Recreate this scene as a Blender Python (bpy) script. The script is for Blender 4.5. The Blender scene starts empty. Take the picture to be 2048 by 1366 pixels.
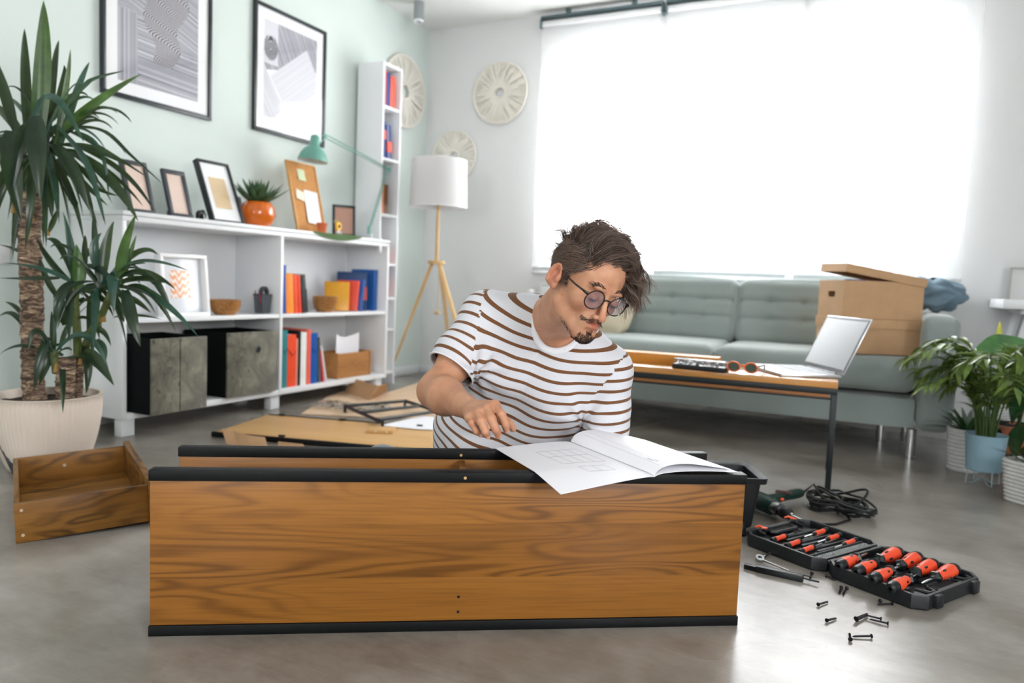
import bpy, bmesh, math, random
import numpy as np
from mathutils import Vector, Matrix, noise, Quaternion
S = bpy.context.scene
COL = S.collection
PI = math.pi
V = Vector

# ---------------------------------------------------------------- camera
F_PX = 1496.6
YAW, PITCH, ROLL = -0.45671, -0.07989, 0.04041
CAM = V((0.0, 0.0, 0.80))
fw = V((math.sin(YAW)*math.cos(PITCH), math.cos(YAW)*math.cos(PITCH), math.sin(PITCH)))
r0 = V((math.cos(YAW), -math.sin(YAW), 0)); u0 = r0.cross(fw)
RT = math.cos(ROLL)*r0 + math.sin(ROLL)*u0
UP = -math.sin(ROLL)*r0 + math.cos(ROLL)*u0
cam = bpy.data.cameras.new('camera'); camo = bpy.data.objects.new('camera', cam); COL.objects.link(camo)
m = Matrix(((RT.x, UP.x, -fw.x), (RT.y, UP.y, -fw.y), (RT.z, UP.z, -fw.z))).to_4x4(); m.translation = CAM
camo.matrix_world = m
cam.sensor_width = 36.0; cam.lens = F_PX/2048*36.0
cam.clip_start = 0.05; cam.clip_end = 60
cam.dof.use_dof = True; cam.dof.focus_distance = 1.82; cam.dof.aperture_fstop = 2.5
S.camera = camo

# ---------------------------------------------------------------- light and exposure
S.view_settings.view_transform = 'Standard'; S.view_settings.look = 'None'
S.view_settings.gamma = 1.0; S.view_settings.use_curve_mapping = False
S.view_settings.exposure = 0.38
w = bpy.data.worlds.new('overcast_sky'); S.world = w; w.use_nodes = True
bg = w.node_tree.nodes['Background']; bg.inputs[0].default_value = (0.97, 0.985, 1.0, 1); bg.inputs[1].default_value = 16.0
def portal(loc, rot, sx, sy, name):
    l = bpy.data.lights.new(name, 'AREA'); l.shape = 'RECTANGLE'; l.size = sx; l.size_y = sy
    l.cycles.is_portal = True
    o = bpy.data.objects.new(name, l); o.location = loc; o.rotation_euler = rot; COL.objects.link(o)
portal((-1.04, 5.58, 1.73), (-PI/2, 0, 0), 2.72, 1.62, 'window_portal')
portal((3.08, -0.7, 1.65), (0, PI/2, 0), 1.6, 1.8, 'side_window_portal')
portal((-0.9, -3.08, 1.6), (PI/2, 0, 0), 1.2, 1.2, 'rear_window_portal')

# ---------------------------------------------------------------- placing helpers (a pixel of the photo on a real plane)
def ray(x, y): return RT*((x-1024)/F_PX) + UP*(-(y-683)/F_PX) + fw
def gp(x, y, h=0.0): d = ray(x, y); return CAM + d*((h-CAM.z)/d.z)
def xp(x, y, X): d = ray(x, y); return CAM + d*((X-CAM.x)/d.x)
def yp(x, y, Y): d = ray(x, y); return CAM + d*((Y-CAM.y)/d.y)
def dp(x, y, dep): return CAM + ray(x, y)*dep

# ---------------------------------------------------------------- geometry collector
def hexcol(h):
    h = h.lstrip('#'); c = [int(h[i:i+2], 16)/255 for i in (0, 2, 4)]
    return tuple((v/12.92 if v <= 0.04045 else ((v+0.055)/1.055)**2.4) for v in c) + (1,)

def frame_z(d):
    d = V(d).normalized(); a = V((0, 0, 1)) if abs(d.z) < 0.95 else V((1, 0, 0))
    x = a.cross(d).normalized(); return x, d.cross(x)

class G:
    def __init__(s): s.bm = bmesh.new(); s.mi = 0; s.M = Matrix.Identity(4)
    def _f(s, vs):
        try: f = s.bm.faces.new(vs); f.material_index = s.mi; return f
        except ValueError: return None
    def v(s, p): return s.bm.verts.new(s.M @ V(p))
    def box(s, lo, hi, bev=0.0, R=None, seg=2):
        lo = V(lo); hi = V(hi); c = (lo+hi)/2; h = (hi-lo)/2
        vs = []
        for sx, sy, sz in ((-1,-1,-1),(1,-1,-1),(1,1,-1),(-1,1,-1),(-1,-1,1),(1,-1,1),(1,1,1),(-1,1,1)):
            p = V((sx*h.x, sy*h.y, sz*h.z))
            if R is not None: p = R @ p
            vs.append(s.v(p+c))
        fs = [s._f([vs[i] for i in q]) for q in ((0,3,2,1),(4,5,6,7),(0,1,5,4),(1,2,6,5),(2,3,7,6),(3,0,4,7))]
        if bev > 0:
            es = list({e for f in fs if f for e in f.edges})
            r = bmesh.ops.bevel(s.bm, geom=es, offset=min(bev, 0.45*min(hi-lo)), segments=seg, affect='EDGES', profile=0.5)
            for f in r['faces']: f.material_index = s.mi
        return s
    def tube(s, pts, r, n=8, closed=False, cap=True, flat=1.0, up=None):
        pts = [V(p) for p in pts]; m = len(pts)
        rs = r if isinstance(r, (list, tuple)) else [r]*m
        rings = []; px = None
        for i, p in enumerate(pts):
            if closed: d = pts[(i+1) % m]-pts[i-1]
            else: d = pts[min(i+1, m-1)]-pts[max(i-1, 0)]
            if d.length < 1e-9: d = V((0, 0, 1))
            d.normalize()
            if px is None:
                x = (V(up).cross(d).normalized() if up is not None else frame_z(d)[0])
            else:
                x = (px - d*px.dot(d)); x = x.normalized() if x.length > 1e-6 else frame_z(d)[0]
            px = x; y = d.cross(x)
            rings.append([s.v(p + (x*math.cos(2*PI*k/n) + y*math.sin(2*PI*k/n)*flat)*rs[i]) for k in range(n)])
        for i in range(m if closed else m-1):
            a, b = rings[i], rings[(i+1) % m]
            for k in range(n): s._f([a[k], a[(k+1) % n], b[(k+1) % n], b[k]])
        if cap and not closed:
            s._f(rings[0][::-1]); s._f(rings[-1])
        return s
    def cyl(s, a, b, ra, rb=None, n=16, cap=True):
        return s.tube([a, b], [ra, ra if rb is None else rb], n, cap=cap)
    def lathe(s, prof, n=32, c=(0, 0, 0), axis=None, close=False, ripple=None):
        c = V(c); ax = V((0, 0, 1)) if axis is None else V(axis).normalized()
        x, y = frame_z(ax) if axis is not None else (V((1, 0, 0)), V((0, 1, 0)))
        rings = []
        for j, (r, z) in enumerate(prof):
            if r < 1e-6: rings.append([s.v(c + ax*z)])
            else:
                ring = []
                for k in range(n):
                    a = 2*PI*k/n; rr = r*(1+(ripple(k, j) if ripple else 0))
                    ring.append(s.v(c + ax*z + (x*math.cos(a)+y*math.sin(a))*rr))
                rings.append(ring)
        m = len(rings)
        for i in range(m if close else m-1):
            a, b = rings[i], rings[(i+1) % m]
            if len(a) == 1 and len(b) == 1: continue
            for k in range(n):
                k2 = (k+1) % n
                if len(a) == 1: s._f([a[0], b[k2], b[k]])
                elif len(b) == 1: s._f([a[k], a[k2], b[0]])
                else: s._f([a[k], a[k2], b[k2], b[k]])
        return s
    def prism(s, outline, z0, z1, O=(0, 0, 0), X=(1, 0, 0), Y=(0, 1, 0), bev=0.0):
        O = V(O); X = V(X); Y = V(Y); Z = X.cross(Y).normalized()
        a = [s.v(O+X*p[0]+Y*p[1]+Z*z0) for p in outline]; b = [s.v(O+X*p[0]+Y*p[1]+Z*z1) for p in outline]
        n = len(a); fs = [s._f(a[::-1]), s._f(b)]
        for i in range(n): fs.append(s._f([a[i], a[(i+1) % n], b[(i+1) % n], b[i]]))
        if bev > 0:
            es = list({e for f in fs[:2] if f for e in f.edges})
            r = bmesh.ops.bevel(s.bm, geom=es, offset=bev, segments=2, affect='EDGES', profile=0.5)
            for f in r['faces']: f.material_index = s.mi
        return s
    def grid(s, fn, nu, nv, wrapu=False):
        vs = [[s.v(fn(i/nu, j/nv)) for j in range(nv+1)] for i in range(nu if wrapu else nu+1)]
        L = len(vs)
        for i in range(nu):
            for j in range(nv):
                s._f([vs[i % L][j], vs[(i+1) % L][j], vs[(i+1) % L][j+1], vs[i % L][j+1]])
        return s
    def ell(s, c, r, n=16, m=10, R=None):
        c = V(c); r = V(r) if not isinstance(r, (int, float)) else V((r, r, r))
        def P(th, ph):
            p = V((r.x*math.sin(th)*math.cos(ph), r.y*math.sin(th)*math.sin(ph), r.z*math.cos(th)))
            return (R @ p if R is not None else p) + c
        top = s.v(P(0, 0)); bot = s.v(P(PI, 0))
        rings = [[s.v(P(PI*(j+1)/m, 2*PI*k/n)) for k in range(n)] for j in range(m-1)]
        for k in range(n):
            k2 = (k+1) % n
            s._f([top, rings[0][k], rings[0][k2]]); s._f([rings[-1][k], bot, rings[-1][k2]])
            for j in range(m-2): s._f([rings[j][k], rings[j+1][k], rings[j+1][k2], rings[j][k2]])
        return s
    def solid(s, t):
        bmesh.ops.recalc_face_normals(s.bm, faces=s.bm.faces[:])
        bmesh.ops.solidify(s.bm, geom=s.bm.faces[:], thickness=t); return s
    def mesh(s, name, mats, ang=40):
        me = bpy.data.meshes.new(name)
        bmesh.ops.recalc_face_normals(s.bm, faces=s.bm.faces[:])
        lim = math.radians(ang)
        for f in s.bm.faces: f.smooth = True
        for e in s.bm.edges:
            if len(e.link_faces) == 2 and e.calc_face_angle(0) > lim: e.smooth = False
        s.bm.to_mesh(me); s.bm.free()
        for mm in (mats if isinstance(mats, (list, tuple)) else [mats]): me.materials.append(mm)
        return me
    def obj(s, name, mats, parent=None, ang=40, loc=None, rot=None, **tags):
        o = bpy.data.objects.new(name, s.mesh(name, mats, ang)); COL.objects.link(o)
        if parent is not None: o.parent = parent
        if loc is not None: o.location = loc
        if rot is not None: o.rotation_euler = rot
        for k, v in tags.items(): o[k] = v
        return o

def thing(name, label, cat, loc=(0, 0, 0), rz=0.0, group=None, M=None):
    o = bpy.data.objects.new(name, None); COL.objects.link(o); o.empty_display_size = 0.05
    if M is not None: o.matrix_world = M
    else: o.location = loc; o.rotation_euler = (0, 0, rz)
    o['label'] = label; o['category'] = cat
    if group: o['group'] = group
    return o
def struct(o): o['kind'] = 'structure'; return o
def dup(root, M=None, loc=None, rz=None, label=None, group=None):
    def cp(o, par):
        c = o.copy(); COL.objects.link(c)
        if par is not None: c.parent = par
        for ch in list(o.children): cp(ch, c)
        return c
    r = cp(root, None)
    if M is not None: r.matrix_world = M
    if loc is not None: r.location = loc
    if rz is not None: r.rotation_euler = (0, 0, rz)
    if label: r['label'] = label
    if group: r['group'] = group
    return r
def basis(O, X, Y, Z):
    M = Matrix(((X[0], Y[0], Z[0], O[0]), (X[1], Y[1], Z[1], O[1]), (X[2], Y[2], Z[2], O[2]), (0, 0, 0, 1))); return M
def heading(O, d, tilt=0.0):
    "frame whose local +X runs along horizontal direction d, +Z up"
    X = V((d[0], d[1], 0)).normalized(); Z = V((0, 0, 1)); return basis(O, X, Z.cross(X), Z)

# ---------------------------------------------------------------- materials
class NT:
    def __init__(s, name):
        s.m = bpy.data.materials.new(name); s.m.use_nodes = True; s.t = s.m.node_tree; s.n = s.t.nodes
        s.b = s.n['Principled BSDF']; s.out = s.n['Material Output']
        s.tc = s.n.new('ShaderNodeTexCoord')
    def L(s, a, b): s.t.links.new(a, b)
    def map(s, scale=(1, 1, 1), src='Object', loc=(0, 0, 0), rot=(0, 0, 0)):
        mp = s.n.new('ShaderNodeMapping'); s.L(s.tc.outputs[src], mp.inputs[0])
        mp.inputs['Scale'].default_value = scale; mp.inputs['Location'].default_value = loc; mp.inputs['Rotation'].default_value = rot
        return mp.outputs[0]
    def noise(s, vec, scale=5, det=3, rough=0.5, dist=0.0):
        n = s.n.new('ShaderNodeTexNoise'); s.L(vec, n.inputs['Vector'])
        n.inputs['Scale'].default_value = scale; n.inputs['Detail'].default_value = det
        n.inputs['Roughness'].default_value = rough; n.inputs['Distortion'].default_value = dist
        return n.outputs[0]
    def math(s, op, a, b=None, clamp=False):
        n = s.n.new('ShaderNodeMath'); n.operation = op; n.use_clamp = clamp
        for i, x in enumerate((a, b)):
            if x is None: continue
            if isinstance(x, (int, float)): n.inputs[i].default_value = x
            else: s.L(x, n.inputs[i])
        return n.outputs[0]
    def ramp(s, fac, stops, interp='LINEAR'):
        n = s.n.new('ShaderNodeValToRGB'); s.L(fac, n.inputs[0]); cr = n.color_ramp; cr.interpolation = interp
        while len(cr.elements) < len(stops): cr.elements.new(0.5)
        for e, (p, c) in zip(cr.elements, stops):
            e.position = p; e.color = hexcol(c) if isinstance(c, str) else ((c, c, c, 1) if isinstance(c, (int, float)) else c)
        return n.outputs[0]
    def mix(s, fac, a, b, mode='MIX'):
        n = s.n.new('ShaderNodeMix'); n.data_type = 'RGBA'; n.blend_type = mode
        for i, x in ((0, fac), (6, a), (7, b)):
            if isinstance(x, (int, float)) and i == 0: n.inputs[0].default_value = x
            elif isinstance(x, str): n.inputs[i].default_value = hexcol(x)
            elif isinstance(x, tuple): n.inputs[i].default_value = x
            else: s.L(x, n.inputs[i])
        return n.outputs[2]
    def bump(s, h, strength=0.3, dist=0.002):
        n = s.n.new('ShaderNodeBump'); n.inputs['Strength'].default_value = strength; n.inputs['Distance'].default_value = dist
        s.L(h, n.inputs['Height']); s.L(n.outputs[0], s.b.inputs['Normal']); return n
    def set(s, **k):
        for a, v in k.items():
            i = s.b.inputs[a.replace('_', ' ')]
            if hasattr(v, 'is_output') or isinstance(v, bpy.types.NodeSocket): s.L(v, i)
            elif isinstance(v, str): i.default_value = hexcol(v)
            else: i.default_value = v
        return s
_mc = {}
def plain(name, col, rough=0.5, metal=0.0, var=0.06, vs=8.0, bump=0.0, bs=60.0, bd=0.001, coat=0.0, sheen=0.0, trans=0.0, alpha=1.0, spec=0.5, sub=0.0):
    if name in _mc: return _mc[name]
    t = NT(name); base = hexcol(col)
    n = t.noise(t.map(), vs, 4, 0.6)
    lo = tuple(c*(1-var) for c in base[:3])+(1,); hi = tuple(min(1, c*(1+var)) for c in base[:3])+(1,)
    t.set(Base_Color=t.ramp(n, [(0.3, lo), (0.7, hi)]), Metallic=metal)
    t.set(Roughness=rough if var == 0 else t.math('ADD', t.math('MULTIPLY', n, 0.12), rough-0.06))
    t.b.inputs['Specular IOR Level'].default_value = spec
    if coat: t.set(Coat_Weight=coat, Coat_Roughness=0.08)
    if sheen: t.set(Sheen_Weight=sheen)
    if trans: t.set(Transmission_Weight=trans)
    if sub: t.set(Subsurface_Weight=sub, Subsurface_Radius=(0.01, 0.004, 0.002), Subsurface_Scale=1.0)
    if alpha < 1: t.set(Alpha=alpha)
    if bump: t.bump(t.noise(t.map(), bs, 3, 0.6), bump, bd)
    _mc[name] = t.m; return t.m

def wood(name, dark, mid, light, axis=0, s=1.0, rough=0.42, lines=14.0, seed=0.0, contrast=1.0, planks=None, coat=0.0, figure=1.0, stretch=1.0):
    "cathedral-grain wood, the grain running along one object axis"
    if name in _mc: return _mc[name]
    t = NT(name)
    def sc(a, b): v = [b*s]*3; v[axis] = a*s; return tuple(v)
    off = (seed*3.1, seed*1.7, seed*2.3)
    vec0 = t.map((1, 1, 1), loc=off)
    if planks:                                     # glued boards: (axis index, width) - each board its own grain
        ax, wd = planks
        sp = t.n.new('ShaderNodeSeparateXYZ'); t.L(t.map(), sp.inputs[0])
        idx = t.math('FLOOR', t.math('DIVIDE', sp.outputs[ax], wd))
        cb = t.n.new('ShaderNodeCombineXYZ')
        t.L(t.math('MULTIPLY', idx, 5.37), cb.inputs[axis]); t.L(t.math('MULTIPLY', idx, 2.13), cb.inputs[(axis+1) % 3])
        va = t.n.new('ShaderNodeVectorMath'); va.operation = 'ADD'; t.L(vec0, va.inputs[0]); t.L(cb.outputs[0], va.inputs[1]); vec0 = va.outputs[0]
    def mp(scale):
        q = t.n.new('ShaderNodeMapping'); t.L(vec0, q.inputs[0]); q.inputs['Scale'].default_value = scale; return q.outputs[0]
    big = t.noise(mp(sc(1.0*stretch, 4.5)), 1.5, 2, 0.45, 0.3)
    rings = t.math('SINE', t.math('MULTIPLY', big, lines*6.28))
    rings = t.math('POWER', t.math('ADD', t.math('MULTIPLY', rings, 0.5), 0.5), 2.2)
    fib = t.noise(mp(sc(5, 260)), 1.0, 2, 0.6)
    tone = t.noise(mp(sc(1.2*stretch, 7)), 1.0, 3, 0.55)
    msk = t.ramp(t.noise(mp(sc(0.8, 2.2)), 1.6, 1), [(0.42, 0.12), (0.60, 1.0)])
    c = t.ramp(tone, [(0.30, mid), (0.72, light)])
    c = t.mix(t.math('MULTIPLY', t.math('MULTIPLY', rings, msk), 0.62*contrast*figure), c, dark)
    c = t.mix(t.math('MULTIPLY', t.ramp(fib, [(0.45, 0.0), (0.75, 1.0)]), 0.32*contrast), c, dark)
    t.set(Base_Color=c, Roughness=t.math('ADD', t.math('MULTIPLY', fib, 0.15), rough-0.07))
    t.b.inputs['Specular IOR Level'].default_value = 0.35
    if coat: t.set(Coat_Weight=coat, Coat_Roughness=0.15)
    t.bump(fib, 0.12, 0.0006)
    _mc[name] = t.m; return t.m

def fabric(name, c1, c2, scale=600.0, rough=0.9, bump=0.4, bd=0.0008, sheen=0.2, big=6.0):
    if name in _mc: return _mc[name]
    t = NT(name)
    n = t.noise(t.map(), big, 3, 0.6); f = t.noise(t.map(), scale, 2, 0.5)
    t.set(Base_Color=t.mix(t.math('ADD', t.math('MULTIPLY', n, 0.6), t.math('MULTIPLY', f, 0.4)), c1, c2), Roughness=rough, Sheen_Weight=sheen)
    t.b.inputs['Specular IOR Level'].default_value = 0.2
    t.bump(f, bump, bd); _mc[name] = t.m; return t.m

def glass(name='clear_glass', col=(1, 1, 1, 1), gl=0.08, gcol=(1, 1, 1, 1)):
    if name in _mc: return _mc[name]
    t = NT(name); n = t.n
    tr = n.new('ShaderNodeBsdfTransparent'); tr.inputs[0].default_value = col
    g = n.new('ShaderNodeBsdfGlossy'); g.inputs['Roughness'].default_value = 0.02; g.inputs['Color'].default_value = gcol
    mx = n.new('ShaderNodeMixShader'); lw = n.new('ShaderNodeLayerWeight'); lw.inputs['Blend'].default_value = 0.5
    t.L(t.math('ADD', t.math('MULTIPLY', t.math('POWER', lw.outputs['Facing'], 5.0), 0.8), gl*0.5, True), mx.inputs[0])
    t.L(tr.outputs[0], mx.inputs[1]); t.L(g.outputs[0], mx.inputs[2]); t.L(mx.outputs[0], t.out.inputs[0])
    n.remove(t.b); _mc[name] = t.m; return t.m

WHITE = plain('white_lacquer', '#eceef0', 0.38, var=0.02, vs=3)
WHITE_PLASTIC = plain('white_plastic', '#e9eaea', 0.45, var=0.02)
BLACK = plain('black_satin', '#0d1417', 0.38, var=0.12, vs=20, bump=0.05)
BLACKM = plain('black_powder_coat', '#10171a', 0.45, var=0.1, bump=0.15, bs=900, bd=0.0003)
PLASTIC = plain('black_plastic', '#12171a', 0.42, var=0.1, bump=0.2, bs=700, bd=0.0003)
CHROME = plain('chrome', '#c8cacb', 0.14, 1.0, var=0.03)
STEEL = plain('brushed_steel', '#a9abac', 0.3, 1.0, var=0.08, vs=40)
PAPER = plain('white_paper', '#f3f3f8', 0.75, var=0.01)
CARD = plain('cardboard', '#c09a74', 0.85, var=0.06, vs=14, bump=0.15, bs=300, bd=0.0004)
CARD_L = plain('pale_cardboard', '#dcc0a0', 0.85, var=0.05, vs=10, bump=0.1, bs=300, bd=0.0004)
# ---------------------------------------------------------------- room shell
XL, XR, YB, YF, CH = -3.5, 3.1, 5.35, -3.1, 2.83
def wallmat(name, col, v=0.02):
    t = NT(name); n = t.noise(t.map(), 1.3, 4, 0.6)
    b = hexcol(col); lo = tuple(c*(1-v*2) for c in b[:3])+(1,)
    t.set(Base_Color=t.ramp(n, [(0.3, lo), (0.7, b)]), Roughness=0.7); t.b.inputs['Specular IOR Level'].default_value = 0.3
    t.bump(t.noise(t.map(), 140, 3, 0.6), 0.12, 0.0008); return t.m
MINT = wallmat('mint_wall_paint', '#d9e3de'); WALLW = wallmat('white_wall_paint', '#e2e3e3'); CEIL = wallmat('ceiling_paint', '#ededeb')
def floor_mat():
    t = NT('polished_concrete'); v = t.map()
    a = t.noise(v, 1.1, 5, 0.55); b = t.noise(t.map((1, 1.4, 1), loc=(7, 3, 1), rot=(0, 0, 0.5)), 3.2, 7, 0.66); c = t.noise(v, 0.5, 3, 0.5, 0.8)
    col = t.ramp(t.math('ADD', t.math('MULTIPLY', a, 0.6), t.math('MULTIPLY', b, 0.4)), [(0.36, '#5f5850'), (0.45, '#7b746b'), (0.53, '#928d85'), (0.62, '#aca8a1')])
    veins = t.ramp(t.math('ABSOLUTE', t.math('SUBTRACT', t.noise(v, 1.7, 4, 0.6, 0.3), 0.5)), [(0.0, 0.90), (0.06, 1.0)])
    n = col
    sc = t.noise(t.map((1, 9, 1), rot=(0, 0, 0.5)), 6, 3, 0.7)
    n = t.mix(0.10, n, t.ramp(sc, [(0.35, '#857e74'), (0.7, '#b3afa8')]))
    t.set(Base_Color=n, Roughness=t.math('ADD', t.math('MULTIPLY', c, 0.22), 0.17))
    t.b.inputs['Specular IOR Level'].default_value = 0.6
    t.bump(t.noise(t.map((1, 5, 1), rot=(0, 0, 0.5)), 30, 3, 0.6), 0.06, 0.001); return t.m
struct(G().box((XL-0.2, YF-0.2, -0.12), (XR+0.2, YB+0.3, 0)).obj('floor', floor_mat()))
struct(G().box((XL-0.2, YF-0.2, CH), (XR+0.2, YB+0.3, CH+0.12)).obj('ceiling', CEIL))
struct(G().box((XL-0.12, YF-0.1, 0), (XL, YB+0.1, CH)).obj('wall_left', MINT))
WX0, WX1, WZ0, WZ1 = -2.43, 0.33, 0.90, 2.555
g = G(); Y0, Y1 = YB, YB+0.30
g.box((XL, Y0, 0), (WX0, Y1, CH)); g.box((WX1, Y0, 0), (XR, Y1, CH)); g.box((WX0, Y0, 0), (WX1, Y1, WZ0)); g.box((WX0, Y0, WZ1), (WX1, Y1, CH))
struct(g.obj('wall_back', WALLW))
g = G(); g.box((XR, YF, 0), (XR+0.12, -1.6, CH)); g.box((XR, 0.2, 0), (XR+0.12, YB, CH)); g.box((XR, -1.6, 0), (XR+0.12, 0.2, 0.85)); g.box((XR, -1.6, 2.45), (XR+0.12, 0.2, CH))
struct(g.obj('wall_right', WALLW))
g = G(); g.box((XL, YF-0.12, 0), (-1.5, YF, CH)); g.box((-0.3, YF-0.12, 0), (XR, YF, CH)); g.box((-1.5, YF-0.12, 0), (-0.3, YF, 1.0)); g.box((-1.5, YF-0.12, 2.2), (-0.3, YF, CH))
struct(g.obj('wall_front', WALLW))
struct(G().box((XL, -3.0, 0), (XL+0.014, 5.336, 0.07), 0.003).obj('baseboard_left', WHITE))
struct(G().box((XL+0.014, YB-0.014, 0), (XR, YB, 0.07), 0.003).obj('baseboard_back', WHITE))
# sill board
struct(G().box((WX0-0.04, YB-0.05, WZ0-0.03), (WX1+0.04, YB+0.2, WZ0+0.002), 0.006).obj('trim_1', WHITE))
# main window: frame, mullions and three sashes
win = struct(bpy.data.objects.new('window_1', None)); COL.objects.link(win); win.location = ((WX0+WX1)/2, YB+0.20, WZ0)
PVC = plain('white_window_frame', '#e8ebee', 0.3, var=0.01)
W = WX1-WX0; H = WZ1-WZ0
g = G(); h = W/2
g.box((-h, 0, 0), (-h+0.06, 0.08, H), 0.004); g.box((h-0.06, 0, 0), (h, 0.08, H), 0.004); g.box((-h+.06, 0, 0), (h-.06, 0.08, 0.06), 0.004); g.box((-h+.06, 0, H-0.06), (h-.06, 0.08, H), 0.004)
g.obj('window_frame', PVC, win)
muls = [-1.53-win.location.x, -0.585-win.location.x]
for x in muls: G().box((x-0.03, 0, 0.06), (x+0.03, 0.08, H-0.06), 0.004).obj('mullion', PVC, win)
ed = [-h+.06]+[q for x in muls for q in (x-.03, x+.03)]+[h-.06]
for i in range(3):
    a, b = ed[2*i]+.003, ed[2*i+1]-.003; t_ = 0.085
    g = G(); g.box((a, -0.02, 0.063), (a+t_, 0.06, H-.063), .006); g.box((b-t_, -0.02, 0.063), (b, 0.06, H-.063), .006)
    g.box((a+t_, -0.02, 0.063), (b-t_, 0.06, 0.063+t_), .006); g.box((a+t_, -0.02, H-.063-t_), (b-t_, 0.06, H-.063), .006)
    s_ = g.obj('sash', PVC, win)
    G().box((a+t_-.005, 0.015, .063+t_-.005), (b-t_+.005, 0.021, H-.063-t_+.005)).obj('pane', glass('window_glass', gl=0.04), s_)
def plain_window(nm, O, X, wd, ht):
    o = struct(bpy.data.objects.new(nm, None)); COL.objects.link(o)
    o.matrix_world = heading(O, X)
    g = G(); g.box((0, -.03, 0), (.06, .03, ht)); g.box((wd-.06, -.03, 0), (wd, .03, ht)); g.box((.06, -.03, 0), (wd-.06, .03, .06)); g.box((.06, -.03, ht-.06), (wd-.06, .03, ht)); g.box((wd/2-.03, -.03, .06), (wd/2+.03, .03, ht-.06))
    g.obj('window_frame', PVC, o)
    for a in (.06, wd/2+.03): G().box((a, -.004, .06), (a+wd/2-.09, .004, ht-.06)).obj('pane', glass('window_glass'), o)
plain_window('window_2', (XR+.06, -1.6, .85), (0, 1, 0), 1.8, 1.6)
plain_window('window_3', (-1.5, YF-.06, 1.0), (1, 0, 0), 1.2, 1.2)
# roller blinds
t = NT('sheer_blind_fabric'); n = t.n
tr = n.new('ShaderNodeBsdfTransparent'); tl = n.new('ShaderNodeBsdfTranslucent'); df = n.new('ShaderNodeBsdfDiffuse')
tr.inputs[0].default_value = (1, 1, 1, 1); tl.inputs[0].default_value = (.93, .94, .95, 1)
wv = t.noise(t.map((400, 1, 60)), 1, 2, .5); t.L(t.ramp(wv, [(.3, (.76, .77, .77, 1)), (.7, (.84, .85, .85, 1))]), df.inputs[0])
m1 = n.new('ShaderNodeMixShader'); m1.inputs[0].default_value = 0.22; t.L(df.outputs[0], m1.inputs[1]); t.L(tl.outputs[0], m1.inputs[2])
m2 = n.new('ShaderNodeMixShader'); m2.inputs[0].default_value = 0.52; t.L(m1.outputs[0], m2.inputs[1]); t.L(tr.outputs[0], m2.inputs[2])
t.L(m2.outputs[0], t.out.inputs[0]); n.remove(t.b); BLIND = t.m
RAIL = plain('grey_blind_rail', '#55666a', .4, .5)
YBL = 5.26
for i, (a, b, lab) in enumerate(((-2.45, -1.515, 'white sheer roller blind with a dark rail, nearest the lamp corner'),
                      (-1.495, -0.575, 'middle sheer white roller blind behind the sofa'),
                      (-0.555, 0.425, 'rightmost sheer white roller blind, behind the cardboard boxes'))):
    r = thing('roller_blind', lab, 'blind', (a, YBL, 2.74), group='roller blinds on the window')
    G().cyl((0.01, 0.02, 0), (b-a-0.01, 0.02, 0), .021, n=20).obj('roller', plain('blind_roll', '#dfe1e1', .6), r)
    G().box((0, -0.012, 0.03), (b-a, 0.045, 0.052), .003).obj('rail', RAIL, r)
    G().box((-.004, -.012, -.035), (.012, .05, .03), .002).obj('bracket', RAIL, r); G().box((b-a-.012, -.012, -.035), (b-a+.004, .05, .03), .002).obj('bracket', RAIL, r)
    g = G(); g.box((.2, -.004, .052), (.23, .03, .09)); g.box((b-a-.23, -.004, .052), (b-a-.2, .03, .09)); g.obj('ceiling_clip', RAIL, r)
    G().grid(lambda u, v: (0.012+u*(b-a-.024), 0.0+.004*math.sin(3*PI*v)*math.sin(PI*u), -0.0-v*1.83), 6, 30).obj('blind_fabric', BLIND, r)
    G().box((0.012, -.008, -1.845), (b-a-.012, .006, -1.815), .004).obj('bottom_bar', plain('blind_bar', '#d5dadc', .5), r)
# radiator under the window
r = thing('radiator', 'white panel radiator under the window behind the sofa', 'radiator', (-2.36, 5.25, .12))
g = G(); g.box((0, 0, 0), (2.3, .02, .66), .008); g.box((0, .06, 0), (2.3, .08, .66), .008); g.obj('panel', WHITE, r)
G().box((0, .0, .66), (2.3, .08, .672), .003).obj('top_grille', WHITE, r)
g = G(); g.lathe([(0, 0), (.02, .0), (.026, .012), (.026, .05), (.018, .062), (0, .064)], 20, (-.07, .03, .60), axis=(0, -1, 0)); g.cyl((-.07, .04, .60), (0, .04, .60), .009); g.obj('thermostat_knob', WHITE_PLASTIC, r)
g = G(); g.cyl((.2, .03, -.12), (.2, .03, 0), .012); g.cyl((2.1, .03, -.12), (2.1, .03, 0), .012); g.obj('pipe', WHITE, r)
# ceiling spotlight
p = gp(838, 4, CH)
r = thing('ceiling_spotlight', 'small grey cylinder spotlight on the ceiling near the corner', 'lamp', p)
G().lathe([(0, 0), (.037, 0), (.037, -.13), (.033, -.13), (.033, -.115), (0, -.115)], 28).obj('housing', plain('spot_grey', '#9aa0a4', .35, .6), r)
G().lathe([(.037, -.131), (.037, -.146), (.03, -.146), (.03, -.131)], 28, close=True).obj('rim', WHITE, r)
# wall switch plate at the far left edge
o = G().box((0, -.04, -.045), (.012, .04, .045), .004).obj('light_switch', WHITE_PLASTIC, loc=xp(-2, 508, XL), label='white light switch plate on the mint wall at the left edge', category='switch')
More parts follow.
